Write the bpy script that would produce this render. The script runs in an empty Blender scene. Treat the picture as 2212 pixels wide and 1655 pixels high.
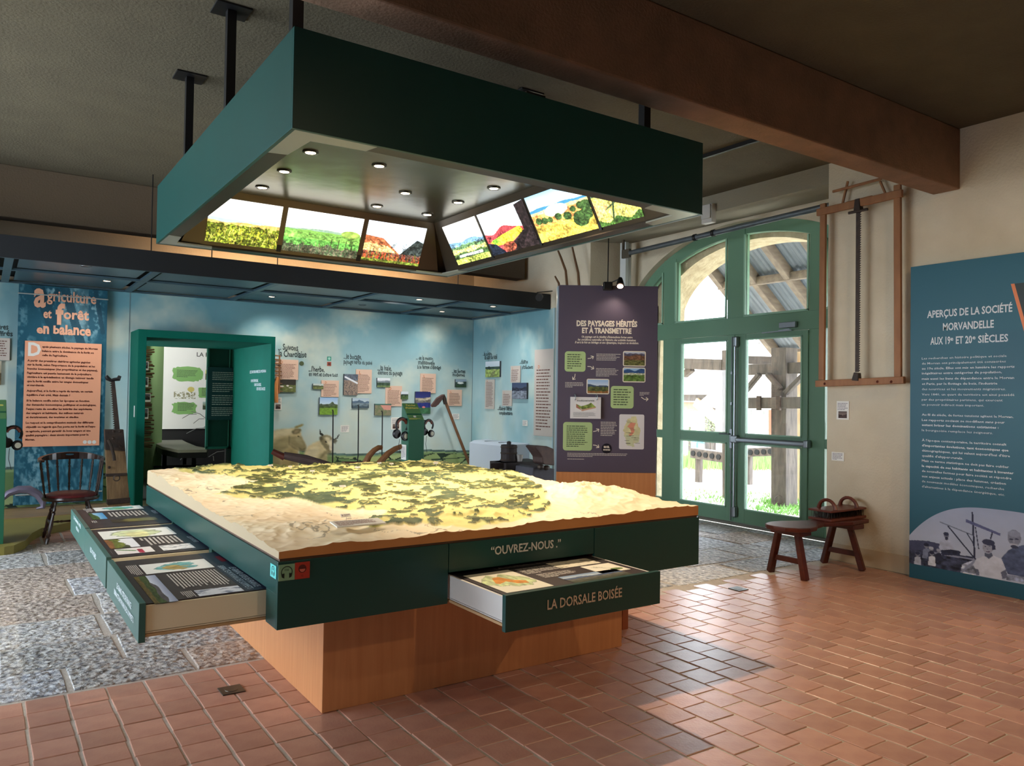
import bpy, bmesh, math, random
import numpy as np
from mathutils import Vector, Matrix
random.seed(7)
SC = bpy.context.scene
COL = SC.collection
# ---------------------------------------------------------------- camera
FPX = 1674.0
def cam_axes(yaw=0.97265, pit=0.019145, rol=-0.014886):
    f = Vector((math.cos(yaw)*math.cos(pit), math.sin(yaw)*math.cos(pit), math.sin(pit)))
    r = f.cross(Vector((0, 0, 1))).normalized(); d = f.cross(r)
    return math.cos(rol)*r+math.sin(rol)*d, -math.sin(rol)*r+math.cos(rol)*d, f
RX, DX, FX = cam_axes()
EYE = Vector((0, 0, 1.6))
cam = bpy.data.cameras.new('camera'); camo = bpy.data.objects.new('camera', cam); COL.objects.link(camo)
cam.sensor_width = 36.0; cam.lens = FPX/2212*36; cam.clip_end = 500
camo.matrix_world = Matrix(((RX.x, -DX.x, -FX.x, 0), (RX.y, -DX.y, -FX.y, 0), (RX.z, -DX.z, -FX.z, 1.6), (0, 0, 0, 1)))
SC.camera = camo
def ray(px, py): return RX*((px-1106)/FPX)+DX*((py-827.5)/FPX)+FX
def at(px, py, ax, v):
    """the point of the plane ax = v seen at a pixel of the photograph"""
    d = ray(px, py); i = 'xyz'.index(ax)
    return EYE+d*((v-EYE[i])/d[i])
# ---------------------------------------------------------------- light
W = bpy.data.worlds.new('world'); SC.world = W; W.use_nodes = True
wn = W.node_tree.nodes; wn.clear()
wo = wn.new('ShaderNodeOutputWorld'); wb = wn.new('ShaderNodeBackground')
sky_s = 13.0
wb.inputs[0].default_value = (0.80, 0.90, 1.0, 1); wb.inputs[1].default_value = sky_s
W.node_tree.links.new(wb.outputs[0], wo.inputs[0])
SC.view_settings.view_transform = 'Standard'; SC.view_settings.look = 'None'
SC.view_settings.gamma = 1.0; SC.view_settings.use_curve_mapping = False
SC.view_settings.exposure = 0.0
try:
    SC.cycles.use_denoising = True; SC.cycles.max_bounces = 8; SC.cycles.diffuse_bounces = 5
    SC.cycles.glossy_bounces = 4; SC.cycles.transparent_max_bounces = 12
    SC.cycles.sample_clamp_indirect = 6.0
except Exception: pass
def lamp(kind, name, loc, target=None, energy=100, color=(1, 1, 1), **kw):
    l = bpy.data.lights.new(name, kind); l.energy = energy; l.color = color
    for k, v in kw.items(): setattr(l, k, v)
    o = bpy.data.objects.new(name, l); COL.objects.link(o); o.location = loc
    if target is not None:
        o.rotation_euler = (Vector(target)-Vector(loc)).to_track_quat('-Z', 'Y').to_euler()
    return o
lamp('SUN', 'sun', (20, 5, 20), (14, 9, 0), 5.0, (1, .95, .88), angle=.01)
# sky portals in the two glazed barn doorways and the added side window (they only guide the sampling of the real sky)
for nm, x, tx, y, sy in (('sky_portal', 8.3, 0, 6.65, 3.6), ('sky_portal', -3.75, 5, 7.12, 4.7), ('sky_portal', -3.75, 5, 2.7, 1.0)):
    zz_ = 1.97 if y > 3 else 1.1
    p = lamp('AREA', nm, (x, y, zz_), (tx, y, zz_), 1, shape='RECTANGLE', size=sy, size_y=zz_*2)
    p.data.cycles.is_portal = True
WARM = (1.0, .72, .42)
# gallery spotlights on the ceiling behind the camera, lighting the near part of the room
for i, (p, t, e, sz) in enumerate((((4.6, 1.2, 3.95), (7.1, 3.2, 1.3), 85, 1.4), ((5.6, .2, 3.95), (5.6, 2.6, 0), 190, 1.7), ((2.0, -1.2, 3.95), (2.6, 2.0, 0), 100, 1.7))):
    lamp('SPOT', 'gallery_spot', p, t, e, WARM, spot_size=sz, spot_blend=.8, shadow_soft_size=.05)

lamp('SPOT', 'gallery_spot', (-2.4, .6, 3.9), (.7, 3.9, .5), 75, (1, .84, .62), spot_size=1.05, spot_blend=.7, shadow_soft_size=.04)
# ---------------------------------------------------------------- materials
MATS = {}
def lin(c):
    c = np.asarray(c, float)
    return np.where(c <= .04045, c/12.92, ((c+.055)/1.055)**2.4)
def hexc(r, g, b): return tuple(lin(np.array([r, g, b])/255.0))
def mat(name, rgb, rough=.6, metal=0, noise=None, bump=None, var=None, emit=None, spec=.5, scale3=None):
    """rgb 0-255; noise=(scale, other rgb, contrast, detail), bump=(scale, strength, distance), var = per-object value variation"""
    if name in MATS: return MATS[name]
    m = bpy.data.materials.new(name); m.use_nodes = True; nt = m.node_tree; b = nt.nodes['Principled BSDF']
    N, L = nt.nodes, nt.links
    c = (*hexc(*rgb), 1); b.inputs['Base Color'].default_value = c
    b.inputs['Roughness'].default_value = rough; b.inputs['Metallic'].default_value = metal
    b.inputs['Specular IOR Level'].default_value = spec
    tc = N.new('ShaderNodeTexCoord'); src = tc.outputs['Object']
    if scale3:
        mp = N.new('ShaderNodeMapping'); mp.inputs['Scale'].default_value = scale3
        L.new(src, mp.inputs[0]); src = mp.outputs[0]
    out = None
    if noise:
        sc, other, con, det = noise
        n = N.new('ShaderNodeTexNoise'); n.inputs['Scale'].default_value = sc; n.inputs['Detail'].default_value = det
        L.new(src, n.inputs['Vector'])
        r = N.new('ShaderNodeMapRange'); r.inputs[1].default_value = .5-.5/con; r.inputs[2].default_value = .5+.5/con
        L.new(n.outputs[0], r.inputs[0])
        mx = N.new('ShaderNodeMix'); mx.data_type = 'RGBA'
        mx.inputs[6].default_value = c; mx.inputs[7].default_value = (*hexc(*other), 1)
        L.new(r.outputs[0], mx.inputs[0]); out = mx.outputs[2]
    if var:
        oi = N.new('ShaderNodeObjectInfo'); r2 = N.new('ShaderNodeMapRange')
        r2.inputs[3].default_value = 1-var; r2.inputs[4].default_value = 1+var
        L.new(oi.outputs['Random'], r2.inputs[0])
        h = N.new('ShaderNodeHueSaturation')
        L.new(r2.outputs[0], h.inputs['Value'])
        if out: L.new(out, h.inputs['Color'])
        else: h.inputs['Color'].default_value = c
        out = h.outputs[0]
    if out: L.new(out, b.inputs['Base Color'])
    if bump:
        n = N.new('ShaderNodeTexNoise'); n.inputs['Scale'].default_value = bump[0]; n.inputs['Detail'].default_value = 4
        L.new(src, n.inputs['Vector'])
        bp = N.new('ShaderNodeBump'); bp.inputs['Strength'].default_value = bump[1]; bp.inputs['Distance'].default_value = bump[2]
        L.new(n.outputs[0], bp.inputs['Height']); L.new(bp.outputs[0], b.inputs['Normal'])
    if emit:
        b.inputs['Emission Color'].default_value = (*hexc(*emit[0]), 1); b.inputs['Emission Strength'].default_value = emit[1]
    MATS[name] = m; return m
def mat_attr(name, rough=.7, emit=0, spec=.3):
    """colours come from the mesh's own colour attribute (prints, painted pictures, slides)"""
    if name in MATS: return MATS[name]
    m = bpy.data.materials.new(name); m.use_nodes = True; nt = m.node_tree; b = nt.nodes['Principled BSDF']
    a = nt.nodes.new('ShaderNodeAttribute'); a.attribute_name = 'Col'
    nt.links.new(a.outputs[0], b.inputs['Base Color']); b.inputs['Roughness'].default_value = rough
    b.inputs['Specular IOR Level'].default_value = spec
    if emit:
        nt.links.new(a.outputs[0], b.inputs['Emission Color']); b.inputs['Emission Strength'].default_value = emit
    MATS[name] = m; return m
def mat_glass(name, tint=(1, 1, 1)):
    if name in MATS: return MATS[name]
    m = bpy.data.materials.new(name); m.use_nodes = True; nt = m.node_tree; nt.nodes.clear()
    o = nt.nodes.new('ShaderNodeOutputMaterial'); t = nt.nodes.new('ShaderNodeBsdfTransparent'); g = nt.nodes.new('ShaderNodeBsdfGlossy')
    t.inputs[0].default_value = (*tint, 1); g.inputs['Roughness'].default_value = .02
    f = nt.nodes.new('ShaderNodeFresnel'); f.inputs[0].default_value = 1.3
    mx = nt.nodes.new('ShaderNodeMixShader')
    nt.links.new(f.outputs[0], mx.inputs[0]); nt.links.new(t.outputs[0], mx.inputs[1]); nt.links.new(g.outputs[0], mx.inputs[2])
    nt.links.new(mx.outputs[0], o.inputs[0]); MATS[name] = m; return m

plaster = mat('plaster', (218, 206, 182), .9, noise=(2.5, (204, 190, 164), 2, 4), bump=(45, .5, .01))
ceil_m = mat('ceiling_render', (96, 88, 68), .95, noise=(3, (86, 78, 60), 2, 4), bump=(42, .7, .010))
beam_m = mat('beam_render', (158, 120, 96), .95, noise=(5, (128, 102, 80), 2, 4), bump=(50, .5, .008))
green_dk = mat('dark_green_laminate', (16, 70, 66), .36, noise=(3, (14, 66, 62), 2, 2))
green_pt = mat('teal_green_paint', (5, 98, 82), .75, noise=(3, (4, 92, 77), 2, 2), spec=.15)
door_grn = mat('green_joinery_paint', (106, 144, 118), .35)
oak = mat('beech_veneer', (216, 152, 102), .38, noise=(6, (198, 132, 84), 1.6, 6), scale3=(6, 6, .4))
white_pt = mat('white_lacquer', (236, 226, 204), .45)
black_m = mat('black_steel', (22, 22, 24), .45, metal=.2)
lattice_m = mat('slate_blue_ceiling_paint', (62, 84, 96), .35)
void_m = mat('black_recess', (8, 10, 12), .8)
print_m = mat_attr('printed_colours', .55)
tile_m = mat('terracotta', (204, 158, 138), .34, noise=(7, (174, 124, 108), 1.5, 5), bump=(60, .3, .003), var=.12, spec=.6)
mortar_m = mat('mortar', (206, 198, 188), .9, noise=(30, (178, 168, 158), 1.5, 4), bump=(80, .5, .004))
stone_v = [mat('granite_slab_%s' % n_, c1_, .55, noise=(24, c2_, 2.8, 9), bump=(17, 1.0, .04), var=.12) for n_, c1_, c2_ in (('blue', (228, 230, 234), (104, 108, 122)), ('warm', (232, 216, 202), (128, 112, 106)), ('grey', (220, 218, 214), (96, 98, 106)), ('pale', (240, 236, 230), (140, 140, 146)))]
stone_m = mat('granite_slab', (232, 228, 222), .5, noise=(42, (120, 122, 130), 2.2, 6), bump=(30, .8, .012), var=.1)
txt_white = mat('white_lettering', (225, 222, 216), .6)
iron_m = mat('dark_iron', (52, 46, 44), .6, metal=.4, noise=(20, (78, 62, 52), 2, 4), bump=(40, .4, .004))
oldwood = mat('old_red_wood', (96, 40, 26), .4, noise=(8, (66, 26, 18), 1.6, 5), scale3=(1, 1, 3), bump=(25, .3, .004))
rawwood = mat('raw_brown_wood', (150, 104, 62), .65, noise=(10, (116, 74, 44), 1.6, 5), bump=(30, .3, .004))
greywood = mat('weathered_timber', (104, 94, 86), .85, noise=(9, (62, 56, 54), 1.8, 6), scale3=(1.5, 1.5, .35), bump=(22, .7, .01))

# ---------------------------------------------------------------- geometry helpers
BASE = {}
def tag(o, label=None, cat=None, group=None, kind=None):
    if label: o['label'] = label
    if cat: o['category'] = cat
    if group: o['group'] = group
    if kind: o['kind'] = kind
    return o
def thing(name, loc, label=None, cat=None, group=None, kind=None):
    o = bpy.data.objects.new(name, None); COL.objects.link(o); o.location = loc; o.empty_display_size = .1
    BASE[o.name] = Vector(loc); return tag(o, label, cat, group, kind)
def link(name, me, m, parent=None, base=None):
    if isinstance(m, (list, tuple)):
        for q in m: me.materials.append(q)
    else: me.materials.append(m)
    o = bpy.data.objects.new(name, me); COL.objects.link(o)
    if parent is not None:
        b = BASE[parent.name]; o.parent = parent
    else:
        b = base; o.location = b
    BASE[o.name] = Vector(b); return o
class G:
    def __init__(s): s.v = []; s.f = []
    def add(s, vs, fs):
        n = len(s.v); s.v += [tuple(p) for p in vs]; s.f += [tuple(i+n for i in f) for f in fs]; return s
    def box(s, x0, x1, y0, y1, z0, z1):
        x0, x1 = min(x0, x1), max(x0, x1); y0, y1 = min(y0, y1), max(y0, y1); z0, z1 = min(z0, z1), max(z0, z1)
        return s.add([(x0, y0, z0), (x1, y0, z0), (x1, y1, z0), (x0, y1, z0), (x0, y0, z1), (x1, y0, z1), (x1, y1, z1), (x0, y1, z1)],
                     [(0, 3, 2, 1), (4, 5, 6, 7), (0, 1, 5, 4), (1, 2, 6, 5), (2, 3, 7, 6), (3, 0, 4, 7)])
    def bar(s, a, b, w, h, up=(0, 0, 1), w2=None, h2=None):
        """a rectangular bar from a to b, w across, h along up"""
        a, b = Vector(a), Vector(b); d = (b-a).normalized(); u = Vector(up); u = (u-d*u.dot(d))
        if u.length < 1e-4: u = Vector((0, 1, 0)); u = u-d*u.dot(d)
        u.normalize(); r = d.cross(u); w2 = w2 or w; h2 = h2 or h
        vs = [p+r*(sx*ww/2)+u*(sz*hh/2) for p, ww, hh in ((a, w, h), (b, w2, h2)) for sx, sz in ((-1, -1), (1, -1), (1, 1), (-1, 1))]
        return s.add(vs, [(0, 1, 2, 3), (7, 6, 5, 4), (0, 4, 5, 1), (1, 5, 6, 2), (2, 6, 7, 3), (3, 7, 4, 0)])
    def tube(s, pts, r, n=8, cap=True):
        pts = [Vector(p) for p in pts]; k = len(pts); rs = r if isinstance(r, (list, tuple)) else [r]*k
        vs = []; pu = None
        for i, p in enumerate(pts):
            d = (pts[min(i+1, k-1)]-pts[max(i-1, 0)]).normalized()
            u = pu if pu is not None else (Vector((0, 0, 1)) if abs(d.z) < .9 else Vector((1, 0, 0)))
            u = (u-d*u.dot(d)).normalized(); pu = u; w = d.cross(u)
            vs += [p+(u*math.cos(t)+w*math.sin(t))*rs[i] for t in [2*math.pi*j/n for j in range(n)]]
        fs = [(i*n+j, i*n+(j+1) % n, (i+1)*n+(j+1) % n, (i+1)*n+j) for i in range(k-1) for j in range(n)]
        if cap: fs += [tuple(range(n))[::-1], tuple((k-1)*n+j for j in range(n))]
        return s.add(vs, fs)
    def lathe(s, c, prof, n=20, axis=(0, 0, 1), cap=True):
        ax = Vector(axis).normalized(); u = ax.orthogonal().normalized(); w = ax.cross(u); c = Vector(c); vs = []
        for r, h in prof: vs += [c+ax*h+(u*math.cos(2*math.pi*j/n)+w*math.sin(2*math.pi*j/n))*max(r, 1e-4) for j in range(n)]
        k = len(prof)
        fs = [(i*n+j, i*n+(j+1) % n, (i+1)*n+(j+1) % n, (i+1)*n+j) for i in range(k-1) for j in range(n)]
        if cap: fs += [tuple(range(n))[::-1], tuple((k-1)*n+j for j in range(n))]
        return s.add(vs, fs)
    def prism(s, poly, off):
        """poly: 3D points of one face; off: vector of the thickness"""
        n = len(poly); off = Vector(off); vs = [Vector(p) for p in poly]+[Vector(p)+off for p in poly]
        return s.add(vs, [tuple(range(n)), tuple(range(n, 2*n))[::-1]]+[(i, i+n, (i+1) % n+n, (i+1) % n) for i in range(n)])
    def build(s, name, m, parent=None, bevel=0, smooth=False, seg=2, base=None, flip=True):
        vs = np.array(s.v, float)
        if parent is not None: b = BASE[parent.name]
        elif base is not None: b = Vector(base)
        else: b = Vector((float(vs[:, 0].min()+vs[:, 0].max())/2, float(vs[:, 1].min()+vs[:, 1].max())/2, float(vs[:, 2].min())))
        vs = vs-np.array(b)
        me = bpy.data.meshes.new(name); me.from_pydata(vs.tolist(), [], s.f)
        bm = bmesh.new(); bm.from_mesh(me)
        if flip: bmesh.ops.recalc_face_normals(bm, faces=bm.faces)
        if bevel:
            es = [e for e in bm.edges if len(e.link_faces) == 2 and e.calc_face_angle(0) > .5]
            bmesh.ops.bevel(bm, geom=es, offset=bevel, segments=seg, affect='EDGES', profile=.5, clamp_overlap=True)
        if smooth:
            for f in bm.faces: f.smooth = True
            for e in bm.edges:
                if len(e.link_faces) == 2 and e.calc_face_angle(0) > .6: e.smooth = False
        bm.to_mesh(me); bm.free()
        o = link(name, me, m, parent, b)
        if name == 'small_print': o['kind'] = 'stuff'
        return o
def box(name, x0, x1, y0, y1, z0, z1, m, parent=None, bevel=0, **k): return G().box(x0, x1, y0, y1, z0, z1).build(name, m, parent, bevel, **k)
def struct(o): o['kind'] = 'structure'; return o

# ------------------------------------------------ flat frames: places on a wall, panel or sign addressed by the photo's pixels
class Fr:
    def __init__(s, o, r, u):
        s.o = Vector(o); s.r = Vector(r).normalized(); s.u = Vector(u).normalized(); s.n = s.r.cross(s.u)
    def P(s, a, b, h=0): return s.o+s.r*a+s.u*b+s.n*h
    def px(s, x, y):
        d = ray(x, y); t = (s.o-EYE).dot(s.n)/d.dot(s.n); q = EYE+d*t-s.o
        return q.dot(s.r), q.dot(s.u)
    def rect(s, x0, y0, x1, y1):
        a = s.px(x0, y0); b = s.px(x1, y1)
        return min(a[0], b[0]), max(a[0], b[0]), min(a[1], b[1]), max(a[1], b[1])
def slab(fr, r, h0, h1, name, m, parent=None, bevel=0, **k):
    a0, a1, b0, b1 = r
    g = G().prism([fr.P(a0, b0, h0), fr.P(a1, b0, h0), fr.P(a1, b1, h0), fr.P(a0, b1, h0)], fr.n*(h1-h0))
    return g.build(name, m, parent, bevel, **k)
def rrect(fr, r, rad, h0, h1, g=None, n=5):
    a0, a1, b0, b1 = r; pts = []
    for cx, cy, t0 in ((a1-rad, b1-rad, 0), (a0+rad, b1-rad, 90), (a0+rad, b0+rad, 180), (a1-rad, b0+rad, 270)):
        for i in range(n): t = math.radians(t0+90*i/(n-1)); pts.append(fr.P(cx+rad*math.cos(t), cy+rad*math.sin(t), h0))
    g = g or G(); g.prism(pts, fr.n*(h1-h0)); return g
_tc = {}
def glyphs(s, bold, res=1):
    k = (s, bold, res)
    if k in _tc: return _tc[k]
    cu = bpy.data.curves.new('t', 'FONT'); cu.body = s; cu.size = 1; cu.resolution_u = res; cu.offset = bold
    cu.fill_mode = 'FRONT'
    o = bpy.data.objects.new('t', cu); COL.objects.link(o)
    dg = bpy.context.evaluated_depsgraph_get(); dg.update()
    me = bpy.data.meshes.new_from_object(o.evaluated_get(dg))
    n = len(me.vertices); co = np.zeros(n*3); me.vertices.foreach_get('co', co)
    fs = [tuple(p.vertices) for p in me.polygons]
    bpy.data.objects.remove(o); bpy.data.curves.remove(cu); bpy.data.meshes.remove(me)
    _tc[k] = (co.reshape(-1, 3), fs); return _tc[k]
def text(g, fr, s, a0, b0, width=None, cap=None, bold=.012, h=.002, align='l', shear=0, jit=0, sq=None):
    """lettering into g: baseline at (a0,b0); cap = capital height; width forces the line's width; jit = jumbled letter heights"""
    co, fs = glyphs(s, bold, 2 if (cap or .1) > .035 else 1)
    if not len(co): return
    co = co.copy()
    x0, x1 = co[:, 0].min(), co[:, 0].max()
    sy = (cap or .05)/.70
    sx = sy if width is None else width/max(x1-x0, 1e-6)
    X = (co[:, 0]-x0)*sx; Y = co[:, 1]*sy
    if jit:
        rr = random.Random(s); nb = max(2, len(s)); k = [rr.uniform(1-jit, 1+jit) for _ in range(nb+1)]; sh = [rr.uniform(-jit, jit)*.25*(cap or .05) for _ in range(nb+1)]
        idx = np.clip((X/max(X.max(), 1e-6)*nb).astype(int), 0, nb)
        # keep whole letters together: use connected triangles
        par = list(range(len(X)))
        def fd(i):
            while par[i] != i: par[i] = par[par[i]]; i = par[i]
            return i
        for f in fs:
            for q in f[1:]: par[fd(q)] = fd(f[0])
        for i in range(len(X)): r_ = fd(i); Y[i] = Y[i]*k[idx[r_]]+sh[idx[r_]]
    if shear: X = X+Y*shear
    wd = X.max(); off = 0 if align == 'l' else (-wd/2 if align == 'c' else -wd)
    O = np.array(fr.P(a0+off, b0, h)); R = np.array(fr.r); U = np.array(fr.u)
    V = O+X[:, None]*R+Y[:, None]*U
    g.add(V.tolist(), fs)
def ptext(g, fr, s, x0, y0, x1, y1, caph, **k):
    """text whose baseline runs from photo pixel (x0,y0) to (x1,y1); caph = capital height in pixels at the left end"""
    a = fr.px(x0, y0); b = fr.px(x1, y1); c = fr.px(x0, y0-caph)
    text(g, fr, s, a[0], (a[1]+b[1])/2, width=abs(b[0]-a[0]), cap=c[1]-a[1], **k)
def dashes(g, fr, a0, a1, b, hgt, h=.002, seed=0, fill=1.0):
    """a line of print too small to read: word-length strokes"""
    rr = random.Random(seed); x = a0; end = a0+(a1-a0)*fill
    while x < end-1e-4:
        w = min(rr.uniform(1.6, 5)*hgt, end-x)
        g.add([fr.P(x, b, h), fr.P(x+w, b, h), fr.P(x+w, b+hgt, h), fr.P(x, b+hgt, h)], [(0, 1, 2, 3)])
        x += w+hgt*.55
def lines(g, fr, r, n, h=.002, seed=0, frac=.42):
    a0, a1, b0, b1 = r; st = (b1-b0)/n; rr = random.Random(seed)
    for i in range(n):
        dashes(g, fr, a0, a1, b1-st*(i+.75), st*frac, h, seed*31+i, rr.uniform(.78, 1) if i < n-1 else rr.uniform(.3, .8))
# ------------------------------------------------ painted pictures: numpy colours on a grid mesh
def npnoise(w, h, sx, sy, seed, octv=4):
    rs = np.random.RandomState(seed); out = np.zeros((h, w)); amp = 1; tot = 0
    for o in range(octv):
        gx, gy = max(2, int(sx*2**o))+2, max(2, int(sy*2**o))+2
        gr = rs.rand(gy, gx); xs = np.linspace(0, gx-1.001, w); ys = np.linspace(0, gy-1.001, h)
        xi = xs.astype(int); yi = ys.astype(int); fx = xs-xi; fy = (ys-yi)[:, None]; fx = fx*fx*(3-2*fx); fy = fy*fy*(3-2*fy)
        a = gr[yi][:, xi]; b = gr[yi][:, xi+1]; c = gr[yi+1][:, xi]; d = gr[yi+1][:, xi+1]
        out += amp*((a*(1-fx)+b*fx)*(1-fy)+(c*(1-fx)+d*fx)*fy); tot += amp; amp *= .55
    return out/tot
class Cv:
    """a little canvas; row 0 is the top; coordinates 0..1"""
    def __init__(s, w, h, c=(255, 255, 255)):
        s.w, s.h = w, h; s.a = np.zeros((h, w, 3))+np.array(c, float); s.X, s.Y = np.meshgrid((np.arange(w)+.5)/w, (np.arange(h)+.5)/h)
    def put(s, mask, c, al=1.0, tex=0, seed=0, fs=(10, 10)):
        c = np.array(c, float); t = c+np.zeros_like(s.a)
        if tex: t = t*(1+tex*(npnoise(s.w, s.h, fs[0], fs[1], seed+5)-.5)[..., None]*2)
        m = (mask*al)[..., None]; s.a = s.a*(1-m)+t*m; return s
    def grad(s, c0, c1, y0=0, y1=1):
        t = np.clip((s.Y-y0)/(y1-y0), 0, 1)[..., None]; s.a = np.array(c0)*(1-t)+np.array(c1)*t+np.zeros_like(s.a); return s
    def ell(s, cx, cy, rx, ry): return ((s.X-cx)/rx)**2+((s.Y-cy)/ry)**2 < 1
    def poly(s, pts):
        ins = np.zeros(s.X.shape, bool); n = len(pts)
        for i in range(n):
            x1, y1 = pts[i]; x2, y2 = pts[(i+1) % n]
            if y1 == y2: continue
            c = ((s.Y < y1) != (s.Y < y2)) & (s.X < (x2-x1)*(s.Y-y1)/(y2-y1)+x1); ins ^= c
        return ins
    def seg(s, x1, y1, x2, y2, wd, asp=1.0):
        dx, dy = (x2-x1)*asp, y2-y1; L = dx*dx+dy*dy+1e-9
        t = np.clip((((s.X-x1)*asp)*dx+(s.Y-y1)*dy)/L, 0, 1)
        return ((s.X-x1)*asp-t*dx)**2+((s.Y-y1)-t*dy)**2 < wd*wd
    def ridge(s, y, amp, fr, seed, rough=.3):
        rs = np.random.RandomState(seed); xx = s.X[0]; v = np.zeros(s.w)
        for k in range(1, 7): v += rs.randn()*np.sin(xx*fr*k*2.1+rs.rand()*7)/k
        v = v/2+rough*rs.randn(s.w)*.3
        return s.Y > (y-amp*v)[None, :]
    def out(s): return np.clip(s.a/255, 0, 1)
def picture(name, fr, r, h, cv, m, parent=None, label=None, quad=None, base=None):
    """mesh grid over rectangle r of frame fr (or over the four corner points quad: tl, tr, br, bl), coloured from a canvas"""
    a = cv.out(); H, Wd = a.shape[:2]
    if quad is None:
        a0, a1, b0, b1 = r; quad = [fr.P(a0, b1, h), fr.P(a1, b1, h), fr.P(a1, b0, h), fr.P(a0, b0, h)]
    q = [np.array(p) for p in quad]; b = BASE[parent.name] if parent is not None else Vector(base if base is not None else q[3])
    us = np.linspace(0, 1, Wd); vs = np.linspace(0, 1, H); U, V = np.meshgrid(us, vs)
    P = (q[0][None, None]*((1-U)*(1-V))[..., None]+q[1]*(U*(1-V))[..., None]+q[2]*(U*V)[..., None]+q[3]*((1-U)*V)[..., None]).reshape(-1, 3)-np.array(b)
    i = np.arange((H-1)*(Wd-1)); rr = i//(Wd-1)*Wd+i % (Wd-1)
    F = np.stack([rr, rr+Wd, rr+Wd+1, rr+1], 1)
    me = gridmesh(name, P, F, a.reshape(-1, 3))
    o = link(name, me, m, parent, b)
    if label: o['label'] = label
    return o
def gridmesh(name, P, F, rgb):
    me = bpy.data.meshes.new(name); me.vertices.add(len(P)); me.vertices.foreach_set('co', P.astype(np.float32).ravel())
    nf = len(F); me.loops.add(nf*4); me.loops.foreach_set('vertex_index', F.astype(np.int32).ravel())
    me.polygons.add(nf); me.polygons.foreach_set('loop_start', np.arange(0, nf*4, 4, dtype=np.int32))
    me.update(calc_edges=True)
    ca = me.color_attributes.new('Col', 'FLOAT_COLOR', 'POINT')
    col = np.ones((len(P), 4), np.float32); col[:, :3] = lin(rgb); ca.data.foreach_set('color', col.ravel())
    return me
# ================================================================ the room
ZC = 4.08
XW = 7.2
floor = box('floor', -3.6, 8.0, -4, 12, -.12, -.004, mortar_m); struct(floor)
BASE[floor.name] = Vector(floor.location)
def proj(p):
    v = Vector(p)-EYE; z = v.dot(FX)
    return (1106+FPX*v.dot(RX)/z, 827.5+FPX*v.dot(DX)/z, z) if z > .05 else (1e9, 1e9, z)
def tile_mesh(w, l, th, bv, seed=0):
    rr = random.Random(seed); g = G(); j = lambda a: rr.uniform(-a, a)
    g.box(-w/2, w/2, -l/2, l/2, -th, 0); bm = bmesh.new(); me = bpy.data.meshes.new('tile')
    me.from_pydata(g.v, [], g.f); bm.from_mesh(me)
    for v in bm.verts: v.co.x += j(.003); v.co.y += j(.003)
    top = [e for e in bm.edges if all(v.co.z > -.001 for v in e.verts)]+[e for e in bm.edges if abs(e.verts[0].co.z-e.verts[1].co.z) > .01]
    bmesh.ops.bevel(bm, geom=top, offset=bv, segments=1, affect='EDGES'); bmesh.ops.recalc_face_normals(bm, faces=bm.faces)
    bm.to_mesh(me); bm.free(); me.materials.append(tile_m); return me
tvar = [tile_mesh(.175, .187, .03, .003, s) for s in range(6)]
tiles = []
rr = random.Random(3)
for ci in range(-18, 32):
    xc = 1.24+ci*.188
    off = 0 if xc < 1.5 else (ci % 2)*.097+rr.uniform(-.008, .008)
    for k in range(0, 28):
        yc = 4.625-k*.194-off+(.0 if xc < 1.5 else .05)
        if yc+.09 > 4.735: continue
        if xc+.09 > 7.25 or (1.5 < xc < 3.4 and yc > 3.95): continue
        u, v, z = proj((xc, yc, 0))
        if z < 1.2 or not (-700 < u < 3300) or v > 2600: continue
        tiles.append((z, xc+rr.uniform(-.003, .003), yc, rr.uniform(-.0018, .0018), rr.uniform(-.012, .012)))
tiles.sort(key=lambda t: (0 if (-60 < proj((t[1], t[2], 0))[0] < 2270 and proj((t[1], t[2], 0))[1] < 1700) else 100)+t[0])
grp = bpy.data.collections
def put_tiles(tl, n_single, nm, parent):
    for z, x, y, dz, a in tl[:n_single]:
        o = bpy.data.objects.new(nm, rr.choice(tvar)); COL.objects.link(o); o.parent = parent
        o.location = Vector((x, y, dz))-BASE[parent.name]; o.rotation_euler = (rr.uniform(-.004, .004), rr.uniform(-.004, .004), a)
    rest = tl[n_single:]
    if rest:
        g = G()
        for z, x, y, dz, a in rest:
            c, s = math.cos(a), math.sin(a)
            me = rr.choice(tvar); n = len(g.v)
            g.add([(x+q.co.x*c-q.co.y*s, y+q.co.x*s+q.co.y*c, q.co.z+dz) for q in me.vertices], [tuple(p.vertices) for p in me.polygons])
        o = g.build(nm+'_field', tile_m, parent); o['kind'] = 'stuff'
put_tiles(tiles, 290, 'terracotta_tile', floor)
# the strip of tiles beyond the stone passage, in front of the wooden stage
for i in range(12):
    for k in range(9):
        o = bpy.data.objects.new('terracotta_tile', tvar[(i+k) % 6])
        x, y = -.35+i*.2, 9.62+k*.2
        if y > 9.62+max(0, (x-.0))*1.4+.5: bpy.data.objects.remove(o); continue
        COL.objects.link(o); o.parent = floor; o.location = Vector((x, y, 0))-BASE[floor.name]
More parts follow.
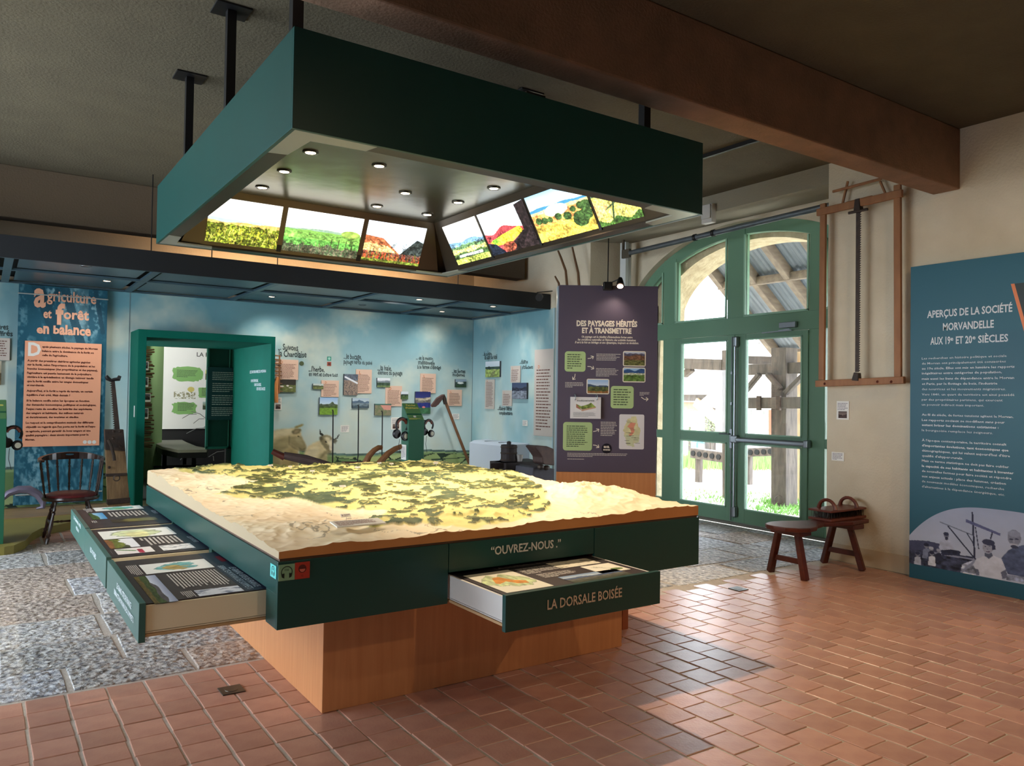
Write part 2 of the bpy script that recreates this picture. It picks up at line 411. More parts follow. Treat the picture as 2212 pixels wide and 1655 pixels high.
# granite slabs of the passage
def slab_mesh(x0, x1, y0, y1, seed):
    rr = random.Random(seed); pts = []
    nx, ny = max(2, int((x1-x0)/.22)), max(2, int((y1-y0)/.22))
    side = [(x0+(x1-x0)*i/nx, y0) for i in range(nx)]+[(x1, y0+(y1-y0)*i/ny) for i in range(ny)]+[(x1-(x1-x0)*i/nx, y1) for i in range(nx)]+[(x0, y1-(y1-y0)*i/ny) for i in range(ny)]
    cx, cy = (x0+x1)/2, (y0+y1)/2
    P = [(x+rr.uniform(-.009, .009), y+rr.uniform(-.009, .009)) for x, y in side]; n = len(P)
    def ring(k, z): return [(cx+(x-cx)*k, cy+(y-cy)*k, z+rr.uniform(-.002, .002)) for x, y in P]
    V = ring(.975, -.05)+ring(.972, -.008)+ring(.945, .001)+ring(.6, .004)+[(cx, cy, .002)]
    F = [(r*n+i, r*n+(i+1) % n, (r+1)*n+(i+1) % n, (r+1)*n+i) for r in range(3) for i in range(n)]+[(3*n+i, 3*n+(i+1) % n, 4*n) for i in range(n)]
    return V, F
ys = [4.73, 5.18, 5.72, 6.3, 6.95, 7.6, 8.3, 8.95, 9.5]; sd = 0
for yi in range(8):
    x = -3.6-rr.uniform(0, .5)
    while x < 8.0:
        w = rr.uniform(.48, 1.0); x1 = min(x+w, 8.05); a, b = ys[yi]+rr.uniform(-.02, .02), ys[yi+1]+rr.uniform(-.02, .02)
        if x > 7.15 and (a < 4.78 or b > 8.62): x = x1; continue
        vis = any(-50 < proj((q, w_, 0))[0] < 2260 for q in (x, x1) for w_ in (a, b)) and x1-x > .15
        if vis and not (1.5 < x and x1 < 3.4 and b < 6.3):
            sd += 1; g = G(); g.add(*slab_mesh(x, min(x1, 8.0), a, b, sd))
            xx1 = min(x1, 8.0)
            if x < 7.15 and x1 > 7.2 and (a < 4.78 or b > 8.6): pass
            o = g.build('stone_slab', rr.choice(stone_v), floor, smooth=False)
            o['kind'] = o.get('kind') or 'structure'; del o['kind']
        x = x1
struct(box('ceiling', -3.6, 8.0, -4, 14, ZC, ZC+.15, ceil_m))
bm_ = struct(box('trim_1', -3.6, XW, 3.47, 3.71, 3.53, ZC, beam_m, bevel=.012)); bm_['label'] = 'boxed concrete beam across the ceiling above the near side of the model table'
bm2 = struct(box('trim_2', -3.6, 7.12, 10.12, 10.36, 3.5, ZC, mat('beam_render_dark', (92, 78, 62), .95, bump=(50, .5, .008)), bevel=.012))
bm2['label'] = 'dark ceiling beam above the slatted exhibition ceiling'
# right-hand wall, its reveals, lintel and the arched wall of the glazed doorway
struct(box('wall_right', XW, 8.75, -4, 4.78, 0, ZC, plaster))
struct(box('wall_far_right', XW, 8.75, 8.6, 14, 0, ZC, plaster))
g = G(); g.prism([(XW, 4.78, 3.87), (8.0, 4.78, 3.95), (8.0, 4.78, ZC), (XW, 4.78, ZC)], (0, 3.82, 0))
struct(g.build('trim_3', mat('lintel_render', (138, 130, 112), .95, bump=(50, .5, .006))))['label'] = 'rendered lintel above the glazed arched doorway'
AC, AA, AB, AZ = 6.62, 2.08, 1.22, 2.70
def archz(y, a=AA, b=AB):
    t = 1-((y-AC)/a)**2
    return AZ+b*math.sqrt(max(t, 0))
def arch_wall(x0, x1, a, b, ylo, yhi, ztop, n=40):
    g = G(); yy = [ylo+(yhi-ylo)*i/n for i in range(n+1)]
    for i in range(n):
        y0, y1 = yy[i], yy[i+1]
        g.prism([(x0, y0, archz(y0, a, b) if abs(y0-AC) < a else 0), (x0, y1, archz(y1, a, b) if abs(y1-AC) < a else 0), (x0, y1, ztop), (x0, y0, ztop)], (x1-x0, 0, 0))
    return g
struct(arch_wall(8.0, 8.12, AA, AB, 4.78, 8.6, 3.97).build('wall_door', plaster))
st_ex = mat('rubble_limestone', (196, 182, 150), .95, noise=(7, (160, 142, 110), 1.8, 5), bump=(14, 1.0, .03))
struct(arch_wall(8.26, 8.75, 1.66, 1.02, 4.78, 8.6, 3.97).build('wall_outer', st_ex))
struct(box('wall_outer', 8.26, 8.75, 4.78, AC-1.66, -.1, 3.0, st_ex)); struct(box('wall_outer', 8.26, 8.75, AC+1.66, 8.6, -.1, 3.0, st_ex))
struct(box('wall_outer', 8.1, 8.75, 4.0, 9.2, 3.96, 6.0, st_ex))
# near/left/back shell (mostly outside the frame)
brown_wall = mat('light_absorbing_brown', (112, 70, 48), .7)  # dark tone made up for these unseen walls to cut bounced light
struct(box('wall_near', -3.8, 8.75, -4.2, -4, 0, ZC, brown_wall))
struct(box('wall_left', -3.8, -3.6, -4, 2.2, 0, ZC, brown_wall)); struct(box('wall_left', -3.8, -3.6, 3.2, 4.75, 0, ZC, plaster)); struct(box('wall_left', -3.8, -3.6, 2.2, 3.2, 2.2, ZC, plaster)); struct(box('wall_left', -3.8, -3.6, 9.5, 14, 0, ZC, plaster))
struct(box('wall_left', -3.8, -3.6, 4.75, 9.5, 3.9, ZC, plaster))
# left glazed doorway opposite (outside the frame, it lets in the daylight of the passage)
wl = thing('window_2', (-3.7, 7.12, 0), 'glazed barn doorway on the left side of the stone passage', kind='structure')
for y in (4.8, 6.3, 7.12, 7.95, 9.45): box('mullion', -3.75, -3.65, y-.05, y+.05, 0, 3.9, door_grn, wl)
for z in (.08, 2.6, 3.85): box('rail', -3.75, -3.65, 4.75, 9.5, z-.06, z+.06, door_grn, wl)
box('pane', -3.703, -3.697, 4.8, 9.45, .1, 3.8, mat_glass('clear_glass'), wl)
wl2 = thing('added_window', (-3.7, 2.7, 0), 'added glazed opening on the left, outside the frame, letting in extra daylight', kind='structure')  # unseen opening added to bring daylight onto the near left floor
for y in (2.24, 3.16): box('mullion', -3.75, -3.65, y-.04, y+.04, 0, 2.2, door_grn, wl2)
box('pane', -3.703, -3.697, 2.28, 3.12, .1, 2.15, mat_glass('clear_glass'), wl2)
# back part: wall behind the sky-blue boards, and the boards themselves
YB = 11.8
# ---- skirting of the right wall
sk = struct(box('baseboard_right', XW-.012, XW, -4, 4.78, 0, .17, mat('skirting_cream', (196, 176, 146), .7)))

# ---------------------------------------------------------------- glazed arched door set
XD = 8.15
pane_m = mat_glass('clear_glass')
wf = thing('window_1', (XD, AC, 0), 'green arched window frame with fan lights above the double glass doors', kind='structure')
def beamx(g, y0, y1, z0, z1, x0=XD-.04, x1=XD+.05): g.box(x0, x1, y0, y1, z0, z1)
# arched head: a band following the curve
g = G(); N_ = 48
ts = [math.pi*i/N_ for i in range(N_+1)]
o_ = [(AC+AA*math.cos(t), AZ+AB*math.sin(t)) for t in ts]; i_ = [(AC+(AA-.15)*math.cos(t), AZ+(AB-.15)*math.sin(t)) for t in ts]
for k in range(N_):
    g.prism([(XD-.04, *o_[k]), (XD-.04, *o_[k+1]), (XD-.04, *i_[k+1]), (XD-.04, *i_[k])], (.09, 0, 0))
g.build('arch_head', door_grn, wf)
def mull(y0, y1, z0, z1, nm='mullion', x0=XD-.05, x1=XD+.05): return box(nm, x0, x1, y0, y1, z0, z1, door_grn, wf, bevel=.004)
mull(7.785, 8.02, 0, archz(7.9)-.05); mull(6.58, 6.86, 2.45, archz(6.7)-.05); mull(5.41, 5.625, 0, archz(5.5)-.05)
mull(4.6, 8.68, 2.47, 2.69, 'transom', XD-.055, XD+.05)
mull(8.02, 8.68, 1.06, 1.17, 'rail'); mull(8.02, 8.68, 0, .2, 'rail'); mull(4.6, 5.41, 1.06, 1.17, 'rail'); mull(4.6, 5.41, 0, .2, 'rail')
mull(8.6, 8.7, 0, 2.9, 'jamb'); mull(4.55, 4.85, 0, 2.9, 'jamb')
box('threshold', XD-.12, XD+.1, 4.78, 8.6, 0, .03, mat('threshold_metal', (120, 116, 108), .4, metal=.6), wf)
for y0, y1, z0, z1 in ((8.02, 8.6, .2, 1.06), (8.02, 8.6, 1.17, 2.47), (4.85, 5.41, .2, 1.06), (4.85, 5.41, 1.17, 2.47)):
    box('pane', XD-.004, XD+.004, y0, y1, z0, z1, pane_m, wf)
for y0, y1 in ((8.02, 8.5), (6.86, 7.785), (5.625, 6.58), (4.85, 5.41)):
    g = G(); n = 8; yy = [y0+(y1-y0)*i/n for i in range(n+1)]
    g.prism([(XD, y0, 2.69), (XD, y1, 2.69)]+[(XD, y, archz(y)-.13) for y in yy[::-1]], (.006, 0, 0))
    g.build('pane', pane_m, wf)
# glazing beads: raised edges round each fan light
g = G()
for y0, y1 in ((8.02, 8.6), (6.86, 7.785), (5.625, 6.58), (5.0, 5.41)):
    g.box(XD-.07, XD-.05, y0, y1, 2.69, 2.715)
    for y in (y0, y1-.022): g.box(XD-.07, XD-.05, y, y+.022, 2.7, max(archz(y)-.16, 2.75))
g.build('glazing_bead', mat('green_bead_paint', (150, 190, 164), .35), wf)
metal_m = mat('brushed_metal', (150, 156, 162), .35, metal=.85)
def leaf(nm, y0, y1, g0, g1, label):
    t = thing(nm, (XD, y0, 0), label, kind='structure')
    X0, X1 = XD-.07, XD-.01
    box('stile', X0, X1, y0, g0, .035, 2.465, door_grn, t, bevel=.004); box('stile', X0, X1, g1, y1, .035, 2.465, door_grn, t, bevel=.004)
    for a, b in ((.035, .21), (1.055, 1.175), (2.40, 2.465)): box('rail', X0+.002, X1, g0, g1, a, b, door_grn, t, bevel=.003)
    for a, b in ((.21, 1.055), (1.175, 2.40)): box('pane', XD-.045, XD-.038, g0, g1, a, b, pane_m, t)
    g = G()
    for a, b in ((.21, 1.055), (1.175, 2.40)):
        g.box(X0-.012, X0, g0-.002, g0+.016, a, b); g.box(X0-.012, X0, g1-.016, g1+.002, a, b); g.box(X0-.012, X0, g0, g1, a, a+.016); g.box(X0-.012, X0, g0, g1, b-.016, b)
    g.build('glazing_bead', mat('green_bead_paint', (150, 190, 164), .35), t)
    return t
d1 = leaf('door_1', 6.715, 7.785, 6.83, 7.645, 'left leaf of the green double glass door, with a lever handle')
d2 = leaf('door_2', 5.625, 6.71, 5.70, 6.535, 'right leaf of the green double glass door, with a panic bar')
xf = XD-.07
h = box('handle_plate', xf-.018, xf, 6.735, 6.775, .98, 1.24, metal_m, d1, bevel=.006)
g = G(); g.tube([(xf-.02, 6.755, 1.17), (xf-.06, 6.755, 1.17), (xf-.065, 6.79, 1.17), (xf-.065, 6.9, 1.172)], .009, 8); g.build('lever', metal_m, d1, smooth=True)
g = G(); g.tube([(xf-.012, 6.748, .05), (xf-.012, 6.748, 2.44)], .006, 6)
for z in (.4, .75, 1.55, 1.95): g.box(xf-.02, xf, 6.735, 6.762, z, z+.035)
g.build('bolt_rod', metal_m, d1)
yb = 6.665
pb = G(); pb.tube([(xf-.05, yb, .19), (xf-.05, yb, 2.36)], .016, 10); pb.build('vertical_rod', metal_m, d2, smooth=True)
for z in (.1, 2.3): box('latch_case', xf-.07, xf, yb-.035, yb+.03, z, z+.14, metal_m, d2, bevel=.018)
box('latch_case', xf-.07, xf, yb-.05, yb+.06, 1.06, 1.16, metal_m, d2, bevel=.015)
box('panic_bar', xf-.075, xf-.02, 5.6, yb-.03, 1.075, 1.135, metal_m, d2, bevel=.016)
box('end_cap', xf-.08, xf, 5.57, 5.63, 1.06, 1.15, metal_m, d2, bevel=.012)
box('closer_body', xf-.05, xf, 5.77, 6.0, 2.50, 2.57, metal_m, d2, bevel=.006)
g = G(); g.bar((xf-.03, 5.86, 2.485), (xf-.08, 5.98, 2.47), .02, .01); g.bar((xf-.08, 5.8, 2.465), (xf-.08, 6.22, 2.455), .02, .012); g.build('closer_arm', metal_m, d2)

# blackout screen pipe along the doorway
pl = thing('curtain_rail', (7.6, 6.6, 3.7), 'galvanised round rail fixed in front of the arched doorway', 'rail')
a, b = at(1362, 548, 'x', 7.6), at(1797, 440, 'x', 7.6); a = Vector((7.6, 8.2, 3.70)); b = Vector((7.6, 4.79, 3.76))
gal = mat('galvanised_steel', (120, 128, 134), .4, metal=.7, noise=(12, (96, 104, 110), 1.6, 4))
G().tube([a, b], .035, 12).build('tube', gal, pl, smooth=True)
for f in (.36, .45):
    p = a.lerp(b, f); G().tube([p-Vector((0, .02, 0)), p+Vector((0, .02, 0))], .045, 12).build('collar', black_m, pl)
g = G(); g.box(7.58, 7.62, 8.2, 8.36, 3.64, 3.76); g.box(7.585, 7.615, 8.33, 8.36, 3.7, 3.93); g.build('bracket', mat('bracket_brown_steel', (92, 84, 72), .5, metal=.4), pl)
sp = thing('screen_guide', (7.75, 8.43, 0), 'white upright guide post at the left side of the arched doorway', 'post')
box('channel', 7.68, 7.74, 8.38, 8.5, 0, 3.9, mat('white_profile', (205, 208, 205), .5), sp, bevel=.004)
box('channel', 7.78, 7.83, 8.42, 8.5, 0, 3.9, mat('white_profile', (205, 208, 205), .5), sp, bevel=.004)
box('slot_strip', 7.742, 7.778, 8.45, 8.5, 0, 3.55, void_m, sp)
mb = thing('motor_box', (7.25, 6.6, 3.8), 'small white junction box on the lintel behind the hanging canopy', 'box')
p0, p1 = at(1519, 445, 'x', 7.15), at(1541, 480, 'x', 7.15)
box('case', 7.12, 7.2, p1.y, p0.y, p1.z, p0.z, mat('white_plastic', (190, 186, 178), .5), mb, bevel=.006)
box('cover', 7.10, 7.12, p1.y+.01, p0.y-.01, p1.z+.05, p0.z-.01, mat('white_plastic', (190, 186, 178), .5), mb, bevel=.004)
# thin black lighting track on the ceiling behind the canopy
G().bar((5.95, 4.2, 4.06), (5.93, 7.0, 4.06), .03, .04).build('track_tmp', black_m)
o = bpy.data.objects['track_tmp']; o.name = 'lighting_track'; tag(o, 'thin black lighting track on the ceiling between the canopy and the beam', 'track')
# ================================================================ outside, seen through the glass
grav = mat('pale_gravel', (225, 218, 205), .95, noise=(6, (190, 184, 170), 1.5, 5), bump=(60, .5, .01))
gr = struct(box('floor_outside', 8.0, 40, -12, 40, -.3, -.06, grav)); gr.name = 'ground_outside'; gr['label'] = 'pale gravel yard outside'
def tuft(x, y, n, seed, hgt=.09, sp=.5):
    rr = random.Random(seed); g = G()
    for i in range(n):
        r_ = rr.random()**.5*sp; t = rr.uniform(0, 6.28); px, py = x+r_*math.cos(t), y+r_*math.sin(t)
        a = rr.uniform(0, 6.28); h = hgt*rr.uniform(.5, 1.2); dx, dy = math.cos(a)*.012, math.sin(a)*.012; lx, ly = rr.uniform(-.05, .05), rr.uniform(-.05, .05)
        g.add([(px-dx, py-dy, -.06), (px+dx, py+dy, -.06), (px+lx, py+ly, -.06+h)], [(0, 1, 2)])
    return g
grass = mat('grass_blades', (120, 170, 84), .8)
G_ = G()
for i, (u, v, n, s) in enumerate(((1620, 1075, 120, .8), (1722, 1088, 420, .6), (1700, 1104, 300, .5), (1640, 1090, 120, .8), (1510, 1070, 60, .8), (1560, 1085, 60, .6))):
    p = at(u, v, 'z', -.06); t = tuft(p.x, p.y, n, i, .08, s); G_.add(t.v, t.f)
for i in range(26):
    p = at(1480+i*9.5, 1003+i % 3*3, 'z', -.06); t = tuft(p.x, p.y, 300, 50+i, .3, 1.1); G_.add(t.v, t.f)
o = G_.build('yard_grass', grass, flip=False); tag(o, 'green grass and weeds growing in the gravel yard', 'grass', kind='stuff')
# ox-shoeing frame: heavy weathered timbers in plane x = XT
XT = 10.6
def T(x, y, X=XT): return at(x, y, 'x', X)
fr_ = thing('shoeing_stall', T(1693, 1093), 'heavy weathered timber shoeing frame with a thick central post outside the doors', 'timber frame')
def timber(nm, p, q, wpx, dep=.22, X=XT, m=greywood, parent=fr_, w2=None):
    a, b = T(*p, X), T(*q, X); sc = (a-EYE).dot(FX)/FPX
    return G().bar(a, b, dep, wpx*sc, up=(b-a).cross(Vector((1, 0, 0))), h2=(w2 or wpx)*sc).build(nm, m, parent, bevel=.012)
timber('post', (1694, 752), (1694, 1093), 38, .3)
timber('beam', (1590, 800), (1765, 794), 22, .22); timber('beam', (1440, 784), (1568, 789), 22); timber('beam', (1600, 777), (1686, 780), 17, .2, XT+.5)
timber('post', (1573, 757), (1574, 1090), 15, .2); timber('beam', (1590, 871), (1765, 870), 23, .24, XT-.25)
timber('brace', (1610, 846), (1641, 808), 9, .1, XT-.15); timber('brace', (1658, 808), (1686, 840), 9, .1, XT-.2); timber('brace', (1740, 806), (1697, 850), 10, .1, XT-.2)
timber('brace', (1478, 810), (1495, 796), 14, .12)
for x in (1654, 1696): G().box(XT-.40, XT-.36, T(x, 0, XT-.3).y-.035, T(x, 0, XT-.3).y+.035, T(x, 886).z, T(x, 856).z).build('iron_strap', iron_m, fr_)
t = T(1683, 1080, XT-.2); G().lathe(t, [(.06, -.01), (.075, 0), (.06, .01)], 16, (1, .3, 0), cap=False).build('iron_ring', iron_m, fr_)
w2 = thing('timber_post', T(1725, 1083, XT+.9), 'pale squared timber post behind the dark central post', 'post')
timber('shaft', (1727, 815), (1727, 1083), 36, .35, XT+.9, mat('pale_timber', (214, 190, 158), .85, noise=(9, (180, 156, 124), 1.5, 5), scale3=(1, 1, .3)), w2)
timber('brace', (1708, 760), (1708, 812), 20, .2, XT+.9, mat('pale_timber', (214, 190, 158), .85), w2)
timber('board', (1706, 775), (1765, 770), 26, .1, XT+1.0, mat('pale_timber', (214, 190, 158), .85), w2)
timber('board', (1667, 885), (1667, 945), 9, .1, XT+1.2, mat('red_brick_edge', (196, 120, 100), .9), w2)
# perforated log rail
def hollow_log(p, q, wpx, X, n, label):
    a, b = T(*p, X), T(*q, X); sc = (a-EYE).dot(FX)/FPX; lg = thing('perforated_log', (a.x, a.y, -.06), label, 'log')
    G().bar(a, b, .2, wpx*sc).build('beam', greywood, lg, bevel=.02)
    for f in (.1, .9): q = a.lerp(b, f); G().box(q.x+.02, q.x+.12, q.y-.06, q.y+.06, -.06, q.z).build('leg', greywood, lg)
    for i in range(n):
        c = a.lerp(b, (i+.6)/n); G().lathe(c-Vector((.101, 0, 0)), [(.055, -.006), (.055, .02)], 14, (-1, 0, 0)).build('hole', void_m, lg)
    return lg
hollow_log((1497, 978), (1580, 990), 22, 12.0, 6, 'weathered log with a row of round holes, in the left door leaf')
hollow_log((1606, 978), (1678, 975), 19, 12.6, 5, 'weathered log with round holes left of the central post')
# lean-to roof over the yard door, sloping down away from the wall: ribbed sheets on rafters
rf = thing('porch_roof', (10.4, 7, 3.6), 'ribbed metal lean-to roof on timber rafters outside the arch', 'roof')
ZR = lambda x: 4.9-.75*(x-8.75)
sheet = mat('ribbed_zinc_sheet', (120, 130, 142), .7, noise=(4, (100, 110, 122), 1.5, 4))
raf = mat('pale_grey_rafter', (132, 120, 106), .85, noise=(9, (92, 82, 74), 1.8, 6), scale3=(.4, 1.5, 1.5), bump=(22, .7, .01))
for y in (8.98, 8.29, 7.65, 6.97, 6.3, 5.6, 4.9, 4.2): G().bar((8.76, y, ZR(8.76)), (12.1, y, ZR(12.1)), .11, .17, up=(.75, 0, 1)).build('rafter', raf, rf, bevel=.008)
for x in (10.48, 11.95): G().bar((x, 9.05, ZR(x)-.02), (x, 4.0, ZR(x)-.02), .10, .13).build('purlin', raf, rf, bevel=.006)
for k in range(6):
    ya = 9.12-k*.86; g = G(); n = 36; P_ = []
    for i in range(n+1):
        y = ya-.88*i/n; ph_ = (y/.11) % 1; dz = .1+.004*(k % 2)+(.022 if ph_ < .22 else (.022*(1-(ph_-.22)/.1) if ph_ < .32 else (0 if ph_ < .9 else .022*(ph_-.9)/.1)))
        P_.append(((8.76, y, ZR(8.76)+dz), (12.3, y, ZR(12.3)+dz)))
    g.add([q for p in P_ for q in p], [(2*i, 2*i+1, 2*i+3, 2*i+2) for i in range(n)])
    g.build('roof_sheet', sheet, rf)
# buildings across the yard
bd = thing('barn', (22, 20, 0), 'low barn with a long pale tiled roof and timber posts across the yard', 'building')
wall_b = mat('pale_lime_render', (226, 218, 204), .95, noise=(3, (200, 192, 176), 1.5, 4)); roof_b = mat('sun_bleached_tiles', (232, 216, 204), .9, noise=(14, (198, 176, 160), 1.7, 5), bump=(20, .8, .04))
XB = 20
def Bq(nm, x0, y0, x1, y1, dep, m, X=XB, parent=bd):
    a, b = at(x0, y0, 'x', X), at(x1, y1, 'x', X)
    return G().box(X, X+dep, a.y, b.y, min(a.z, b.z), max(a.z, b.z)).build(nm, m, parent)
a0, a1 = at(1400, 842, 'x', XB), at(1600, 842, 'x', XB)
G().prism([(XB-.3, a0.y+3, a0.z), (XB-.3, a1.y-1, a0.z), (XB+3.2, a1.y-1, a0.z+1.6), (XB+3.2, a0.y+3, a0.z+1.6)], (0, 0, .12)).build('roof', roof_b, bd)
Bq('gutter', 1400, 842, 1600, 850, .1, mat('zinc_gutter', (150, 176, 178), .5), XB-.4)
Bq('wall', 1400, 850, 1590, 1000, .3, wall_b, XB+3)
Bq('beam', 1400, 852, 1600, 868, .3, greywood); Bq('post', 1523, 868, 1533, 985, .3, greywood); Bq('post', 1553, 868, 1566, 985, .3, mat('pale_timber', (214, 190, 158), .85))
a, b = at(1505, 868, 'x', XB), at(1552, 908, 'x', XB); G().bar(a, b, .2, .3, up=(0, 1, 1)).build('brace', mat('pale_timber', (214, 190, 158), .85), bd)
Bq('blue_door', 1508, 950, 1530, 975, .1, mat('sky_blue_paint', (96, 164, 200), .6), XB+2.9); Bq('blue_shutter', 1488, 945, 1504, 972, .1, mat('sky_blue_paint', (96, 164, 200), .6), XB-.5)
Bq('plank_rack', 1440, 868, 1520, 888, .4, mat('grey_brown_planks', (140, 124, 104), .9), XB+.3)
sw = thing('stone_house', at(1640, 975, 'x', 18), 'rubble stone house behind the shoeing frame in the right door leaf', 'building')
rub = mat('rubble_wall', (196, 200, 204), .95, bump=(6, 1, .05))
a, b = at(1600, 882, 'x', 18), at(1665, 980, 'x', 18)
G().box(18, 18.5, b.y, a.y+.5, b.z, a.z).build('wall', rub, sw)
rr = random.Random(5); y = b.y
z = b.z
while z < a.z-.1:
    y = b.y; hh = rr.uniform(.14, .26)
    while y < a.y:
        wdt = rr.uniform(.2, .5)
        g = G(); g.prism([(17.97, y+.02, z+.02+rr.uniform(0, .03)), (17.97, y+wdt-.02, z+.02), (17.97, y+wdt-.03, z+hh-.02), (17.97, y+wdt*.4, z+hh-rr.uniform(0, .03)), (17.97, y+.03, z+hh-.03)], (.06, 0, 0))
        g.build('stone', rub, sw); y += wdt
    z += hh
G().prism([(17.5, b.y-3, a.z), (17.5, a.y+1.2, a.z), (20, a.y+1.2, a.z+1.5), (20, b.y-3, a.z+1.5)], (0, 0, .1)).build('roof', roof_b, sw)
# far foliage
def bush(nm, px, py, X, rad, n, label, seed, m):
    c = at(px, py, 'x', X); rr = random.Random(seed); g = G()
    for i in range(n):
        u, v, w = [rr.gauss(0, 1) for _ in range(3)]; L = (u*u+v*v+w*w)**.5; k = rad*rr.random()**.4/L; p = c+Vector((u, v, w*.8))*k
        a = rr.uniform(0, 6.28); s = rad*.07
        g.add([p, p+Vector((math.cos(a)*s, math.sin(a)*s, s*.3)), p+Vector((math.cos(a+2)*s, math.sin(a+2)*s, -s*.5))], [(0, 1, 2)])
    t = thing(nm, (c.x, c.y, 0), label, 'bush'); g.build('foliage', m, t, flip=False)
    G().tube([(c.x, c.y, -.06), c], [.05, .03], 6).build('stem', greywood, t)
leafm = mat('yard_leaves', (150, 186, 120), .8)
bush('bush', 1490, 922, 17, .7, 900, 'leafy bush under the far barn roof', 1, leafm)
bush('bush', 1540, 925, 19.5, .5, 500, 'smaller leafy bush beside the barn post', 2, leafm)
bush('bush', 1640, 740, 30, 1.6, 900, 'pale tree crown above the stone house', 3, leafm)
# ================================================================ the relief-model table
X0, X1, Y0, Y1, TZ0, TZ1 = 1.09, 3.78, 3.41, 6.75, .56, .86
tb = thing('model_table', (2.44, 5.08, 0), 'large green display table with an illuminated relief map, on a wooden plinth', 'table')
g = G(); g.box(1.44, 3.457, 3.765, 6.40, 0, .60); pe = g.build('plinth', oak, tb, bevel=.003)
# green box with drawer openings: boards
gt = G()
gt.box(X0, 1.952, Y0, Y0+.02, TZ0, TZ1); gt.box(1.955, 2.908, Y0, Y0+.02, .715, TZ1); gt.box(2.912, X1, Y0, Y0+.02, TZ0, TZ1)
fo = gt.build('front_board', green_dk, tb, bevel=.002)
gt = G(); gt.box(X0, X0+.02, Y0+.02, Y1, .715, TZ1); gt.box(X0, X0+.02, Y0+.02, 3.575, TZ0, .715)
for a, b in ((4.60, 4.665), (5.715, 5.735)): gt.box(X0, X0+.02, a, b, TZ0, .715)
gt.build('side_board', green_dk, tb, bevel=.002)
box('side_board', X1-.02, X1, Y0+.02, Y1, TZ0, TZ1, green_dk, tb, bevel=.002); box('back_board', X0+.02, X1-.02, Y1-.02, Y1, TZ0, TZ1, green_dk, tb, bevel=.002)
box('bottom_board', X0+.02, X1-.02, Y0+.5, Y1-.02, TZ0, TZ0+.02, green_dk, tb)
box('top_board', X0+.01, X1-.01, Y0+.01, Y1-.01, TZ1, TZ1+.012, mat('brown_edge', (92, 62, 44), .6), tb)
FF = Fr((X0, Y0-.0012, 0), (1, 0, 0), (0, 0, 1))         # front face of the table
g = G(); ptext(g, FF, '“OUVREZ-NOUS .”', 1060, 1199, 1211, 1182, 18, bold=.02); g.build('lettering', txt_white, tb, flip=False)
def icon_head(fr, r, parent, num, c_bg, c_ic, nm):
    a0, a1, b0, b1 = r; cx, cy, s = (a0+a1)/2, (b0+b1)/2, min(a1-a0, b1-b0)
    t = slab(fr, r, 0, .002, nm, mat('sticker_%d_%d' % c_bg[:2], c_bg, .5), parent)
    g = G(); n = 20
    def P(t_, k): return fr.P(cx+s*k*math.cos(t_), cy+s*.03+s*k*math.sin(t_), .003)
    ts = [math.radians(-25+230*i/n) for i in range(n+1)]
    for i in range(n): g.add([P(ts[i], .36), P(ts[i+1], .36), P(ts[i+1], .31), P(ts[i], .31)], [(0, 1, 2, 3)])
    for sx in (-1, 1): g.add([fr.P(cx+sx*s*.34, cy-s*.1, .003), fr.P(cx+sx*s*.15, cy-s*.04, .003), fr.P(cx+sx*s*.15, cy-s*.36, .003), fr.P(cx+sx*s*.3, cy-s*.28, .003)], [(0, 1, 2, 3)])
    text(g, fr, num, cx, cy+s*.1, cap=s*.13, align='c', h=.003, bold=.02)
    g.build('headphone_symbol', mat('sticker_ink', c_ic, .6), t if parent is None else parent, flip=False); return t
r1 = FF.rect(602, 1221, 636, 1252); r2 = FF.rect(637, 1216, 668.5, 1248)
icon_head(FF, r1, tb, '116', (132, 172, 138), (10, 28, 20), 'headphone_sticker')
slab(FF, r2, 0, .002, 'child_sticker', mat('sticker_red', (176, 52, 36), .5), tb)
g = G(); a0, a1, b0, b1 = r2; cx, cy, s = (a0+a1)/2, (b0+b1)/2+.008, (a1-a0)
def disc(g, fr, cx, cy, rx, ry, h, t0=0, t1=360, n=18): g.add([fr.P(cx, cy, h)]+[fr.P(cx+rx*math.cos(math.radians(t0+(t1-t0)*i/n)), cy+ry*math.sin(math.radians(t0+(t1-t0)*i/n)), h) for i in range(n+1)], [(0, i+1, i+2) for i in range(n)])
disc(g, FF, cx, cy, s*.27, s*.27, .0025); text(g, FF, '12', cx, b0+s*.14, cap=s*.12, align='c', h=.003); g.build('child_symbol', mat('sticker_maroon', (84, 18, 14), .6), tb, flip=False)
g = G(); disc(g, FF, cx, cy-s*.02, s*.19, s*.2, .003, 180, 360); g.build('child_face', mat('sticker_rose', (206, 110, 92), .6), tb, flip=False)
FL = Fr((X0-.0012, Y1, 0), (0, -1, 0), (0, 0, 1))         # left face
icon_head(FL, FL.rect(585, 1216, 597, 1252), tb, '116', (96, 208, 206), (8, 60, 74), 'headphone_sticker')
